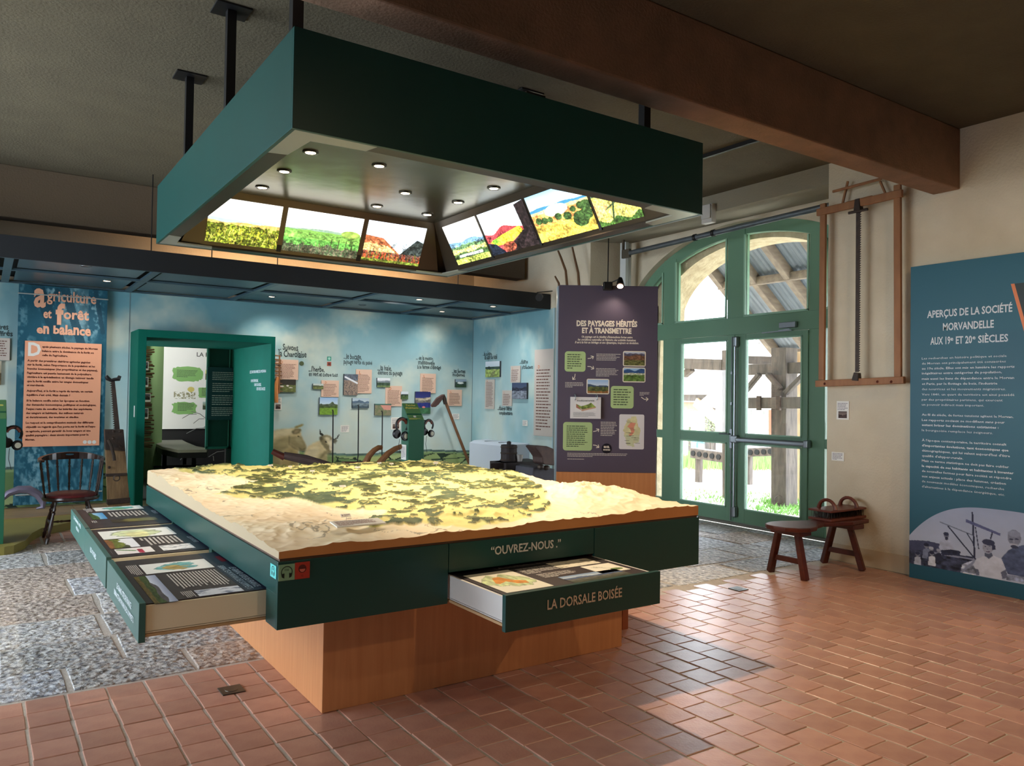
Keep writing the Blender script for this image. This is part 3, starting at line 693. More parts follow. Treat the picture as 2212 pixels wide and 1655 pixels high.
# relief model
def relief():
    nx, ny = 400, 490; xs = np.linspace(X0+.004, X1-.004, nx); ysl = np.linspace(Y0+.004, Y1-.004, ny); X, Y = np.meshgrid(xs, ysl)
    def N(sx, sd, o=5): return npnoise(nx, ny, sx, sx*1.25, sd, o)
    big = N(3, 11); mid = N(8, 12); fine = N(26, 13, 3)
    rid = 1-np.abs(2*N(5, 14)-1); rid2 = 1-np.abs(2*N(11, 15)-1)
    u = (X-X0)/(X1-X0); v = (Y-Y0)/(Y1-Y0)
    k = np.clip(.15+.9*v+.35*u, 0, 1)
    hill = np.exp(-(((X-3.35)/.34)**2+((Y-4.0)/.42)**2)); hill2 = np.exp(-(((X-2.2)/.5)**2+((Y-3.75)/.25)**2)); hill3 = np.exp(-(((X-1.35)/.22)**2+((Y-3.95)/.3)**2))
    rid3 = 1-np.abs(2*N(19, 16, 3)-1)
    h = .020+.055*k*big+.030*(.35+k)*mid+.06*hill*rid2**2+.035*hill*rid+.035*hill2*rid2**2+.018*hill3*rid2+.010*fine+.014*rid3**3*(.4+hill+hill2+hill3+.5*k)+.028*np.clip(v*1.6-.6, 0, 1)
    # region with woods, outlined on the board
    d = np.stack([X, Y, np.full_like(X, .92)-1.6], -1); z = d@np.array(FX); px = 1106+FPX*(d@np.array(RX))/z; py = 827.5+FPX*(d@np.array(DX))/z
    poly = [(375, 1028), (470, 1022), (700, 1010), (980, 1006), (1050, 1018), (1120, 1030), (1165, 1060), (1175, 1085), (1190, 1108), (1100, 1130), (1020, 1140), (900, 1136), (800, 1142), (770, 1138), (840, 1105), (740, 1100), (640, 1082), (570, 1085), (460, 1078), (520, 1060), (560, 1048), (380, 1036)]
    ins = np.zeros(X.shape, bool); n = len(poly); wob = (N(12, 31)-.5)*30; qx, qy = px+wob, py+wob*.25
    for i in range(n):
        x1, y1 = poly[i]; x2, y2 = poly[(i+1) % n]
        if y1 == y2: continue
        ins ^= ((qy < y1) != (qy < y2)) & (qx < (x2-x1)*(qy-y1)/(y2-y1)+x1)
    wood = N(15, 21, 4)+.18*(rid-.5); strip = N(34, 22, 3)
    nz = lambda q: (q-q[ins].mean())/q[ins].std()
    wm = ins & (nz(N(20, 21, 4))+.75*nz(N(52, 22, 3))+.5*nz(rid) > .42) & (np.abs(N(13, 25, 3)-.5) > .012)
    m = 1.0*wm
    h = h+.007*m+.006*m*fine+.004*m*strip
    e = np.minimum(np.minimum(X-X0, X1-X), np.minimum(Y-Y0, Y1-Y))
    cream = np.array([250, 238, 208.]); peach = np.array([246, 224, 190.]); yel = np.array([238, 226, 150.]); gl = np.array([208, 208, 130.])
    t = np.clip((mid-.35)*2.2, 0, 1)[..., None]; c = cream*t+peach*(1-t)
    road = (np.abs(N(6, 41)-.5) < .006) & (N(4, 42) > .5); c = np.where(road[..., None], c*.72, c)
    insf = ins.astype(float)
    for _ in range(3): insf[1:-1, 1:-1] = (insf[:-2, 1:-1]+insf[2:, 1:-1]+insf[1:-1, :-2]+insf[1:-1, 2:]+insf[1:-1, 1:-1])/5
    w = insf[..., None]; t2 = np.clip((N(20, 43)-.4)*3, 0, 1)[..., None]; c = c*(1-w)+(yel*t2+(gl*.4+yel*.6)*(1-t2))*w
    t3 = np.clip((N(40, 44, 2)-.3)*2, 0, 1)[..., None]; gk = np.clip((N(6, 45)-.4)*4, 0, 1)[..., None]
    fc = (np.array([108, 112, 62.])*t3+np.array([62, 68, 36.])*(1-t3))*(1-gk*.6)+np.array([92, 112, 92.])*gk*.6
    c = c*(1-m[..., None])+fc*m[..., None]
    Z = TZ1+.012+h
    P = np.stack([X, Y, Z], -1).reshape(-1, 3); i = np.arange((ny-1)*(nx-1)); q = i//(nx-1)*nx+i % (nx-1)
    F = np.stack([q, q+1, q+nx+1, q+nx], 1); b = np.array(BASE[tb.name])
    me = gridmesh('relief_surface', P-b, F, (c/255).reshape(-1, 3)); me.polygons.foreach_set('use_smooth', np.ones(len(F), bool))
    rl = link('relief_model', me, mat_attr('painted_plaster_relief', .6), tb)
    zb = TZ1+.012; gm = {0: G(), 1: G()}; g = gm[0]
    def wall(ix): n = len(g.v); pts = [tuple(P[j]) for j in ix]; g.add(pts+[(p[0], p[1], zb) for p in pts], [(k, k+1, k+1+len(pts), k+len(pts)) for k in range(len(pts)-1)])
    a = np.arange(nx); wall(a); wall(a+(ny-1)*nx); c_ = np.arange(ny)*nx; wall(c_+nx-1); g0 = g; g = gm[1]; wall(c_)
    g.build('relief_edge', mat('cream_contour_edge', (186, 166, 134), .6), tb); g = g0
    g.build('relief_edge', mat('contour_cut_beech', (206, 142, 84), .5, noise=(5, (188, 122, 66), 1.5, 4)), tb)
    return X, Y, Z
RXg, RYg, RZg = relief()
def rz(x, y): return float(RZg[int(np.clip((y-Y0)/(Y1-Y0)*489, 0, 489)), int(np.clip((x-X0)/(X1-X0)*399, 0, 399))])
card = mat('white_card', (236, 232, 224), .5); ink = mat('print_ink', (160, 140, 140), .7)
for i, (u, v, w) in enumerate(((748, 1114, .09), (741, 1060, .07), (942, 1018, .07), (820, 1014, .06), (846, 1017, .06), (773, 1022, .07), (675, 1034, .06), (585, 1018, .06), (627, 1023, .05), (880, 1034, .05))):
    w *= .62
    p = at(u, v, 'z', .94); z = rz(p.x, p.y)+.004
    t = thing('map_flag', (p.x, p.y, z), ['white place flag %s' % s for s in ('on the bare plain nearest the front edge', 'beside a wood left of the map centre', 'topmost right, on the bright plain', 'on the far side near a pair of flags', 'pinkish, on the far side in the middle', 'left of the far pink flag', 'on the wooded left part of the map', 'at the far left edge of the woods', 'far left, second from the corner', 'in the centre of the wooded area')][i], 'flag', 'place flags standing on the relief map')
    fr = Fr((p.x-w/2, p.y, z+.012), (1, 0, .0), (0, .8, .6)); slab(fr, (0, w, 0, w*.42), 0, .003, 'card', card, t)
    g = G(); lines(g, fr, (w*.3, w*.95, w*.05, w*.38), 3, .004, i); disc(g, fr, w*.15, w*.2, w*.08, w*.12, .004); g.build('print', ink, t, flip=False)
    G().tube([(p.x, p.y, z-.01), (p.x, p.y, z+.014)], .002, 5).build('pin', card, t)
p = at(774, 1156, 'z', .9); z0 = max(rz(p.x+a*.02, p.y+b*.02) for a in range(-7, 8) for b in range(-3, 4))+.001
lc = thing('information_card', (p.x, p.y, z0), 'white information card lying near the front edge of the relief map', 'card')
fr = Fr((p.x-.13, p.y-.045, z0+.004), (1, .0, 0), (0, 1, .12)); slab(fr, (0, .26, 0, .1), 0, .006, 'card', card, lc); g = G(); lines(g, fr, (.015, .24, .01, .09), 6, .007, 3); g.build('print', mat('print_ink_warm', (170, 130, 120), .7), lc, flip=False)

# relief drawing lines: thin rulers printed on the near left corner
# ---------------------------------------------------------------- drawers
cream_m = mat('cream_drawer_side', (240, 226, 196), .45); dkprint = mat('dark_purple_print', (58, 48, 52), .4); navy = mat('navy_print', (34, 42, 62), .4)
grey_txt = mat('print_light_ink', (205, 200, 196), .6)
map_a = lambda w=110, h=60, seed=1: mapcv(w, h, seed, (150, 196, 190), (190, 160, 90))
def mapcv(w, h, seed, c1, c2, bg=(238, 240, 238), fill=.8, spine=True):
    c = Cv(w, h, bg); n = npnoise(w, h, 5, 3, seed, 4)
    X, Y = c.X-.5, c.Y-.5; body = (X/(.44))**2+(Y/(.32))**2+1.3*(n-.5)*1.2 < fill
    c.put(body, c1, 1, .35, seed, (14, 8))
    if spine: c.put(body & (np.abs(Y+.1*X-.02+.3*(n-.5)) < .13) & (X > -.15), c2, .75, .5, seed+3, (20, 10))
    ed = body & ~(np.roll(body, 1, 0) & np.roll(body, -1, 0) & np.roll(body, 1, 1) & np.roll(body, -1, 1)); c.put(ed, (70, 90, 80), .6); return c
def hillcv(w, h, seed, sky0, sky1, lay, trees=0, treec=(40, 50, 30)):
    """lay: list of (y, amp, freq, colour, texture)"""
    c = Cv(w, h); c.grad(sky0, sky1, 0, lay[0][0]+.05)
    for i, (y, am, fq, col, tx) in enumerate(lay): c.put(c.ridge(y, am, fq, seed*7+i, .05 if i < 2 else .2).astype(float), col, 1, tx, seed*3+i, (w/5, h/4))
    rs = random.Random(seed)
    for k in range(trees):
        x, y = rs.random(), rs.uniform(lay[-1][0]-.1, 1); s = .02+.07*(y-.4)
        n = npnoise(w, h, w/6, h/6, seed+k, 2); c.put((((c.X-x)/s)**2+((c.Y-y)/(s*1.3))**2+(n-.5)*1.5 < 1).astype(float), treec, 1, .5, k, (w/4, h/4))
    return c
def drawer(y0, y1, xo, label, fronts, tops, cvs, blocks, zt=.703):
    g = G(); g.box(xo+.022, 1.35, y0, y0+.015, .585, .698); g.box(xo+.022, 1.35, y1-.015, y1, .585, .698); g.box(xo+.022, 1.35, y0, y1, .580, .59)
    t = g.build('drawer', cream_m, tb, bevel=.0015); t['label'] = label
    box('front_panel', xo-.005, xo+.022, y0-.008, y1+.008, .545, .712, mat('drawer_front_green', (64, 104, 98), .35), t, bevel=.002)
    g = G(); g.box(xo+.022, 1.1, y0-.004, y0+.012, .566, .578); g.build('runner', mat('drawer_runner', (196, 160, 118), .5), t)
    box('print_panel', xo+.024, 1.3, y0+.012, y1-.012, .694, zt, dkprint, t)
    fr = Fr((xo+.024, y1-.012, zt), (0, -1, 0), (1, 0, 0)); L = y1-y0-.024
    slab(fr, (0, L, .42, .60), 0, .0008, 'title_band', navy, t)
    for i, (q, cv, nm) in enumerate(cvs): picture(nm, fr, fr.rect(*q), .0018, cv, print_m, t)
    g = G()
    for i, (q, n) in enumerate(blocks): lines(g, fr, fr.rect(*q), n, .0018, i+int(y0*10), .5)
    g.build('small_print', grey_txt, t, flip=False)
    for s, a, b, c in tops: g = G(); ptext(g, fr, s, *a, *b, c, bold=.0, h=.0018); g.build('title_lettering', mat('pale_blue_lettering', (196, 214, 224), .6), t, flip=False)
    f2 = Fr((xo-.0062, y1, 0), (0, -1, 0), (0, 0, 1)); g = G()
    for s, a, b, c in fronts: ptext(g, f2, s, *a, *b, c, bold=.012)
    g.build('front_lettering', mat('white_lettering_cool', (224, 234, 240), .5), t, flip=False); return t
hc = hillcv
d3 = drawer(3.587, 4.583, .565, 'nearest left-hand drawer, with map and hillside photo',
    [('LE GRAND SITE DE FRANCE', (253, 1268), (284, 1319), 13), ('BIBRACTE-MORVAN DES SOMMETS', (247.5, 1280), (289, 1350), 12)],
    [('LE GRAND SITE DE FRANCE', (492, 1227), (552, 1268), 11), ('BIBRACTE-MORVAN DES SOMMETS', (468, 1224), (537, 1273), 11)],
    [((299.5, 1222, 464, 1226), mapcv(120, 70, 4, (120, 184, 186), (196, 150, 70)), 'relief_map_print'),
     ((288, 1248, 386, 1299), hc(80, 60, 5, (150, 160, 190), (214, 222, 240), [(.42, .14, 2.2, (92, 88, 92), .2), (.5, .1, 3, (66, 84, 48), .5), (.78, .05, 4, (104, 90, 50), .4)]), 'hillside_photo'),
     ((418.5, 1277, 528, 1277), Cv(60, 30, (222, 226, 236)).put((npnoise(60, 30, 9, 5, 3) > .58).astype(float), (130, 138, 160)), 'sketch_print'),
     ((463, 1203, 490, 1213), Cv(12, 8, (110, 20, 40)), 'crimson_label')],
    [((270, 1224, 313, 1243), 6), ((357, 1242, 504, 1261), 16), ((388, 1280, 427, 1290), 6)])
d2 = drawer(4.675, 5.705, .568, 'middle left-hand drawer, with pale map and pink flower print',
    [('LES OUCHES', (195.5, 1189), (208, 1212), 11)], [('LES OUCHES', (402, 1160), (421, 1172), 8)],
    [((210.5, 1150, 382, 1154), mapcv(120, 50, 8, (206, 216, 176), (226, 222, 160), fill=.95), 'pale_map_print'),
     ((224, 1168, 304, 1181), hc(70, 50, 9, (225, 228, 238), (235, 238, 244), [(.4, .14, 2, (74, 78, 62), .3), (.5, .1, 3, (110, 120, 56), .4), (.8, .08, 3, (140, 96, 60), .3)]), 'terrace_photo'),
     ((246, 1188, 336, 1192), Cv(60, 40, (238, 234, 234)).put(Cv(60, 40).seg(.15, .9, .5, .5, .06).astype(float), (96, 140, 76)).put(Cv(60, 40).seg(.35, .35, .9, .35, .08).astype(float), (170, 40, 70), 1, .5), 'flower_print'),
     ((342, 1180, 423, 1184), Cv(50, 34, (238, 238, 240)).put((npnoise(50, 34, 6, 5, 6) > .6).astype(float), (176, 180, 186)), 'sketch_print')],
    [((298, 1164, 400, 1172), 9), ((237, 1190, 246, 1200), 3)])
d1 = drawer(5.745, 6.70, .570, 'farthest left-hand drawer, with turquoise map and blue sky photo',
    [('LE GRAND SITE', (160, 1118), (175, 1145), 7), ('VÉZELAY', (164.5, 1142), (171, 1152), 7)],
    [('LE GRAND SITE', (333, 1099), (356, 1114), 6), ('VÉZELAY', (323, 1103), (336, 1110), 6)],
    [((200, 1098, 311, 1099), mapcv(110, 44, 12, (110, 190, 186), (120, 160, 110)), 'turquoise_map_print'),
     ((190, 1110, 233, 1121), hc(50, 40, 13, (70, 150, 214), (170, 210, 236), [(.6, .3, 1.2, (70, 92, 46), .5)]), 'blue_sky_photo'),
     ((238, 1124, 342, 1123), hc(80, 30, 14, (120, 120, 100), (110, 110, 70), [(.4, .1, 2, (112, 106, 60), .4), (.7, .1, 4, (62, 54, 40), .5)]), 'valley_photo')],
    [((178, 1100, 203, 1107), 6), ((230, 1108, 325, 1113), 10), ((196, 1126, 212, 1130), 3)])
# front drawer
g = G(); g.box(1.965, 1.98, 2.924, 3.7, .585, .698); g.box(2.90, 2.915, 2.924, 3.7, .585, .698); g.box(1.965, 2.915, 2.924, 3.7, .58, .59); fd = g.build('drawer', mat('white_drawer_side', (226, 224, 222), .4), tb, bevel=.0015); fd['label'] = 'open drawer in the table front lettered LA DORSALE BOISÉE'
box('front_panel', 1.957, 2.924, 2.897, 2.924, .545, .712, green_dk, fd, bevel=.002)
g = G(); g.box(1.961, 1.975, 2.924, 3.43, .566, .578); g.box(2.905, 2.92, 2.924, 3.43, .566, .578); g.build('runner', mat('drawer_runner', (196, 160, 118), .5), fd)
box('print_panel', 1.985, 2.895, 2.926, 3.65, .694, .7, dkprint, fd)
ft = Fr((1.985, 2.926, .7), (1, 0, 0), (0, 1, 0)); slab(ft, (0, .91, .44, .7), 0, .0008, 'title_band', mat('black_print', (22, 20, 24), .4), fd)
# map cuts etc, from the photograph's corners of the prints
cv = mapcv(120, 110, 17, (196, 210, 160), (0, 0, 0), (236, 232, 214), .95, False)
cv.put(cv.poly([(.2, .55), (.35, .3), (.5, .28), (.62, .5), (.8, .6), (.75, .72), (.55, .68), (.45, .52), (.25, .6)]).astype(float), (214, 140, 50), 1, .2)
picture('wooded_ridge_map', ft, ft.rect(1000, 1245, 1197, 1266), .0018, cv, print_m, fd)
picture('panorama_photo', ft, (.42, .80, .03, .17), .0018, hc(90, 36, 18, (120, 150, 190), (210, 220, 226), [(.35, .05, 2, (70, 92, 130), .2), (.5, .06, 5, (92, 92, 84), .5), (.75, .05, 3, (60, 66, 48), .4)]), print_m, fd)
picture('engraving_print', ft, (.56, .84, .32, .46), .0018, Cv(60, 30, (232, 226, 208)).put((npnoise(60, 30, 5, 6, 31) > .6).astype(float), (150, 146, 132)), print_m, fd)
cv = Cv(60, 40, (240, 236, 222))
for a in ((.25, .3, .55, .55), (.3, .2, .5, .4), (.55, .55, .75, .75), (.2, .25, .35, .35)): cv.put(cv.seg(*a, .012).astype(float), (110, 116, 90))
cv.put(cv.ell(.72, .72, .2, .12).astype(float), (96, 120, 66), .9, .7, 3, (14, 14)); picture('botanical_print', ft, (.67, .87, .12, .30), .0018, cv, print_m, fd)
g = G(); lines(g, ft, (.33, .6, .30, .43), 6, .0018, 3); lines(g, ft, (.36, .62, .19, .28), 5, .0018, 4); g.build('small_print', grey_txt, fd, flip=False)
g = G(); text(g, ft, 'LA DORSALE BOISÉE', .25, .47, width=.4, cap=.04, bold=0, h=.0018); g.build('title_lettering', mat('grey_lettering', (120, 116, 116), .6), fd, flip=False)
f2 = Fr((1.957, 2.8958, 0), (1, 0, 0), (0, 0, 1)); g = G(); ptext(g, f2, 'LA DORSALE BOISÉE', 1182, 1316, 1343, 1290, 21, bold=.016); g.build('front_lettering', mat('beige_lettering', (214, 196, 176), .6), fd, flip=False)

# ================================================================ hanging canopy
cp = thing('hanging_canopy', (2.44, 5.08, 2.79), 'large square green canopy hung over the model table, with backlit landscape slides inside', 'canopy')
CZ0, CZ1 = 2.79, 3.25; CX0, CX1, CY0, CY1 = 1.11, 3.77, 3.40, 6.70
box('front_board', CX0, CX1, CY0, CY0+.02, CZ0, CZ1, green_dk, cp, bevel=.002); box('side_board', CX0, CX0+.02, CY0+.02, CY1, CZ0, CZ1, green_dk, cp, bevel=.002)
box('side_board', CX1-.02, CX1, CY0+.02, CY1, CZ0, CZ1, green_dk, cp, bevel=.002); box('back_board', CX0+.02, CX1-.02, CY1-.02, CY1, CZ0, CZ1, green_dk, cp, bevel=.002)
rim_m = mat('bronze_anodised', (78, 70, 62), .32, metal=.7); edge_m = mat('bright_edge', (150, 150, 146), .3, metal=.6)
PX0, PX1, PY0, PY1, PZ = 1.44, 3.44, 3.74, 6.38, 3.22
satin = mat('satin_steel_ceiling', (128, 126, 116), .26, metal=.85, bump=(2.2, .25, .02))
# ceiling plate with round cut-outs is one sheet; fittings sit on it
box('ceiling_plate', PX0, PX1, PY0, PY1, PZ, PZ+.02, satin, cp)
def quadp(a, b, c, d, off, nm, m): return G().prism([a, b, c, d], off).build(nm, m, cp)
BR = .12
# sloped sides: (outer bottom, z 2.80) to (inner top, z 3.22)
quadp((PX0, PY1, PZ), (PX1, PY1, PZ), (CX1-.16, CY1-.10, CZ0+.012), (CX0+.16, CY1-.10, CZ0+.012), (0, .03, .02), 'slope_panel', rim_m)
quadp((PX1, PY0, PZ), (PX1, PY1, PZ), (CX1-.10, CY1-.16, CZ0+.012), (CX1-.10, CY0+.16, CZ0+.012), (.03, 0, .02), 'slope_panel', rim_m)
quadp((PX0, PY0, PZ), (PX1, PY0, PZ), (CX1-.16, CY0+.10, CZ0+.012), (CX0+.16, CY0+.10, CZ0+.012), (0, -.03, .02), 'slope_panel', rim_m)
quadp((PX0, PY0, PZ), (PX0, PY1, PZ), (CX0+.10, CY1-.16, CZ0+.012), (CX0+.10, CY0+.16, CZ0+.012), (-.03, 0, .02), 'slope_panel', rim_m)
for sx, sy in ((1, 1), (-1, 1), (1, -1), (-1, -1)):
    px_, py_ = (PX1 if sx > 0 else PX0), (PY1 if sy > 0 else PY0); cx_, cy_ = (CX1 if sx > 0 else CX0), (CY1 if sy > 0 else CY0)
    G().add([(px_, py_, PZ+.001), (cx_-sx*.42, cy_-sy*.10, CZ0+.011), (cx_-sx*.02, cy_-sy*.02, CZ0+.011), (cx_-sx*.10, cy_-sy*.42, CZ0+.011), (px_, py_, PZ+.02)], [(0, 1, 2), (0, 2, 3), (4, 2, 1), (4, 3, 2)]).build('corner_panel', rim_m, cp)
    G().prism([(cx_-sx*.02, cy_-sy*.02, CZ0), (cx_-sx*.42, cy_-sy*.02, CZ0), (cx_-sx*.40, cy_-sy*.11, CZ0), (cx_-sx*.13, cy_-sy*.13, CZ0), (cx_-sx*.11, cy_-sy*.40, CZ0), (cx_-sx*.02, cy_-sy*.42, CZ0)], (0, 0, .01)).build('corner_gusset', mat('pale_metal_gusset', (168, 170, 162), .35, metal=.5), cp)
for a in ((CX0+.02, CX1-.02, CY1-.11, CY1-.02), (CX0+.02, CX1-.02, CY0+.02, CY0+.11)): box('rim', a[0], a[1], a[2], a[3], CZ0+.002, CZ0+.012, rim_m, cp)
for a in ((CX0+.02, CX0+.11, CY0+.11, CY1-.11), (CX1-.11, CX1-.02, CY0+.11, CY1-.11)): box('rim', a[0], a[1], a[2], a[3], CZ0+.002, CZ0+.012, rim_m, cp)
g = G(); g.box(CX0, CX1, CY1, CY1+.004, CZ0-.004, CZ0+.004); g.box(CX1, CX1+.004, CY0, CY1, CZ0-.004, CZ0+.004); g.build('edge_trim', edge_m, cp)
# backlit slides
slide_m = mat_attr('backlit_slide', .4, emit=1.35)
def slide_far(xa, xb, cv, label):
    f = lambda x, z: (x, CY1-.10-(PZ-.0)*0-(z-CZ0-.012)/(PZ-CZ0-.012)*(CY1-.10-PY1)-.006, z)
    picture('backlit_slide', None, None, 0, cv, slide_m, cp, label, quad=[f(xa, 3.165), f(xb, 3.165), f(xb, 2.835), f(xa, 2.835)])
def slide_right(ya, yb, cv, label):
    f = lambda y, z: (CX1-.10-(z-CZ0-.012)/(PZ-CZ0-.012)*(CX1-.10-PX1)-.006, y, z)
    picture('backlit_slide', None, None, 0, cv, slide_m, cp, label, quad=[f(ya, 3.165), f(yb, 3.165), f(yb, 2.835), f(ya, 2.835)])
Wt = (255, 255, 250)
def grassy(c, y, cols, seed, dens=220, hgt=.14):
    rs = random.Random(seed)
    for i in range(dens):
        x = rs.random(); y1 = rs.uniform(y, 1.05); c.put(c.seg(x, y1, x+rs.uniform(-.03, .03), y1-rs.uniform(.3, 1)*hgt, .006, 1.8).astype(float), rs.choice(cols), .8)
    return c
c1 = hc(200, 112, 21, Wt, Wt, [(.45, .02, 2, (190, 206, 216), .1), (.5, .03, 2, (214, 190, 110), .3), (.56, .03, 6, (104, 116, 40), .7)]); grassy(c1, .66, [(226, 214, 70), (160, 160, 50), (70, 80, 24), (240, 226, 120)], 1)
c2 = hc(200, 112, 22, Wt, Wt, [(.42, .02, 3, (150, 180, 160), .2), (.46, .02, 1.5, (132, 186, 92), .2), (.66, .03, 1.2, (96, 160, 76), .35), (.8, .08, 5, (84, 92, 72), .8)])
c2.put((c2.ell(.86, .44, .13, .09)).astype(float), (150, 180, 90), 1, .5, 2)
for x in (.62, .72, .82, .9): c2.put(c2.seg(x, .82, x, .6, .008, 1.8).astype(float), (60, 60, 44))
grassy(c2, .8, [(70, 72, 60), (130, 110, 96), (60, 96, 60)], 2, 160)
c3 = hc(200, 112, 23, (230, 240, 250), Wt, [(.3, .02, 2, (200, 216, 230), .1)]); c3.put(c3.poly([(0, .36), (.3, .4), (.62, .75), (.7, .95), (0, .95)]).astype(float), (176, 104, 70), 1, .5, 4, (22, 14)); c3.put(c3.poly([(0, .55), (.4, .58), (.66, .8), (.7, .9), (0, .75)]).astype(float), (226, 190, 130), 1, .2, 5)
c3.put(c3.poly([(.6, .8), (.75, .55), (.88, .34), (1, .4), (1, 1), (.6, 1)]).astype(float), (52, 60, 60), 1, .7, 6, (30, 20)); c3.put(c3.ridge(.74, .04, 5, 9).astype(float), (92, 70, 62), 1, .5, 7, (30, 20)); grassy(c3, .84, [(206, 60, 40), (226, 100, 60), (120, 130, 40)], 3, 200, .16); c3.put((c3.Y > .93).astype(float), (110, 140, 50), .8, .5)
def rich(c, y, seed, k=.75):
    n = npnoise(c.w, c.h, c.w/5, c.h/3, seed, 3); n2 = npnoise(c.w, c.h, 9, 6, seed+1, 3)
    m = np.clip((c.Y-y)*14, 0, 1); f = 1+m*(k*(n-.5)*2+.5*(n2-.5)*2); c.a = np.clip(c.a*f[..., None], 0, 255); return c
rich(c1, .5, 1, .9); rich(c2, .46, 2, .55); rich(c3, .42, 3, .8)
slide_far(1.45, 2.03, c1, 'backlit slide of tall yellow grass'); slide_far(2.075, 2.755, c2, 'backlit slide of green pasture and fence posts'); slide_far(2.80, 3.38, c3, 'backlit slide of red autumn bushes')
c4 = hc(200, 112, 24, Wt, Wt, [(.45, .05, 2, (120, 160, 186), .2), (.56, .05, 3, (96, 128, 88), .5), (.64, .03, 3, (206, 214, 120), .3), (.74, .05, 6, (70, 96, 56), .7)]); c4.put(((c4.X > .15) & (c4.X < .85) & (c4.Y > .78) & (c4.Y < .84)).astype(float), (222, 222, 226)); c4.put((c4.Y > .87).astype(float), (176, 190, 90), 1, .3)
c5 = hc(200, 112, 25, (220, 236, 250), Wt, [(.5, .12, 1.5, (176, 70, 76), .4)]); c5.put(c5.poly([(.05, .7), (.3, .6), (.75, .5), (.8, .62), (.5, .8), (.2, .8)]).astype(float), (226, 206, 60), 1, .25, 3); c5.put(c5.poly([(.1, .66), (.3, .62), (.3, .74), (.12, .76)]).astype(float), (130, 190, 60))
c5.put(c5.poly([(.8, .05), (1, 0), (1, 1), (.3, 1), (.5, .82), (.82, .6)]).astype(float), (40, 32, 34), 1, .6, 5, (26, 18)); c5.put(c5.poly([(0, .7), (.16, .76), (.32, 1), (0, 1)]).astype(float), (30, 36, 50)); c5.put(c5.ell(.42, .88, .14, .12).astype(float), (140, 70, 50), .8, .9, 8, (40, 30))
c6 = hc(200, 112, 26, (150, 200, 236), Wt, [(.3, .05, 1.6, (70, 140, 180), .1), (.36, .02, 3, (236, 220, 150), .2), (.42, .02, 2, (232, 160, 90), .2), (.66, .03, 1.4, (222, 190, 84), .25)])
c6.put(c6.ell(.45, .42, .2, .12).astype(float), (255, 255, 250), .8)
for x, y, s in ((.1, .55, .06), (.2, .57, .06), (.3, .58, .05), (.45, .56, .06), (.6, .6, .07), (.72, .5, .05), (.85, .47, .06), (.93, .5, .09), (.8, .72, .13), (.9, .66, .1)): c6.put(((((c6.X-x)/s)**2+((c6.Y-y)/(s*1.2))**2) < 1+.5*(npnoise(200, 112, 30, 20, int(x*99))-.5)).astype(float), (58, 84, 44), 1, .7, int(x*50), (50, 40))
c7 = hc(200, 112, 27, (120, 150, 130), (200, 214, 190), [(.2, .05, 3, (84, 112, 84), .8), (.4, .03, 2, (216, 206, 110), .3)]); c7.put(c7.seg(.35, .9, .6, .2, .02).astype(float), (60, 80, 50)); c7.put(c7.seg(.1, .75, .5, .6, .015).astype(float), (70, 90, 60)); c7.put(c7.poly([(0, .5), (.35, .62), (.1, .8), (0, .8)]).astype(float), (226, 170, 110)); c7.put((c7.ridge(.9, .05, 6, 3)).astype(float), (60, 90, 40), 1, .6, 3, (40, 20))
rich(c4, .46, 4, .8); rich(c5, .5, 5, .8); rich(c6, .36, 6, .5); rich(c7, .05, 7, .6)
slide_right(6.27, 5.70, c4, 'backlit slide of hamlet with white barns under hills'); slide_right(5.665, 4.985, c5, 'backlit slide of dark slope, crimson hill and yellow meadow'); slide_right(4.955, 4.265, c6, 'backlit slide of golden fields with round trees'); slide_right(4.235, 3.80, c7, 'backlit slide of pale fields crossed by hedges')
for x in (2.052, 2.778): G().bar((x, 6.585, 2.82), (x, 6.475, 3.18), .035, .012, up=(0, -1, 0)).build('slide_divider', black_m, cp)
for y in (5.683, 4.97, 4.25): G().bar((3.655, y, 2.82), (3.535, y, 3.18), .03, .012, up=(-1, 0, 0)).build('slide_divider', black_m, cp)
# downlights recessed in the ceiling plate
lens_m = mat('lamp_lens', (255, 236, 200), .4, emit=((255, 226, 176), 26)); ring_m = mat('dark_chrome_ring', (70, 66, 60), .25, metal=.8)
LX, LY = (1.764, 2.26, 2.735, 3.22), (4.47, 5.015, 5.56, 6.1)
dl = 0
for x, y in ((LX[0], LY[1]), (LX[1], LY[1]), (LX[3], LY[1]), (LX[0], LY[2]), (LX[2], LY[2]), (LX[3], LY[2]), (LX[0], LY[3]), (LX[2], LY[3]), (LX[3], LY[3]), (LX[1], LY[0]), (LX[3], LY[0])):
    r = G().lathe((x, y, PZ), [(.034, -.002), (.04, -.010), (.052, -.008), (.054, 0)], 24, cap=False).build('downlight_ring', ring_m, cp, smooth=True)
    ln = G().lathe((x, y, PZ-.004), [(.034, -.003), (.02, -.0045), (.0001, -.005)], 20, cap=False).build('lamp_lens', lens_m, r); 
    big = (x, y) == (LX[3], LY[0])
    lamp('SPOT', 'downlight', (x, y, PZ-.02), (3.6, 3.8, 0) if big else (x+.1*(x-2.4), y+.1*(y-5.1), 0), 280 if big else 50, (1, .84, .64) if not big else (1, .76, .5), spot_size=1.5 if big else 1.6, spot_blend=.35 if big else 1.0, shadow_soft_size=.012)
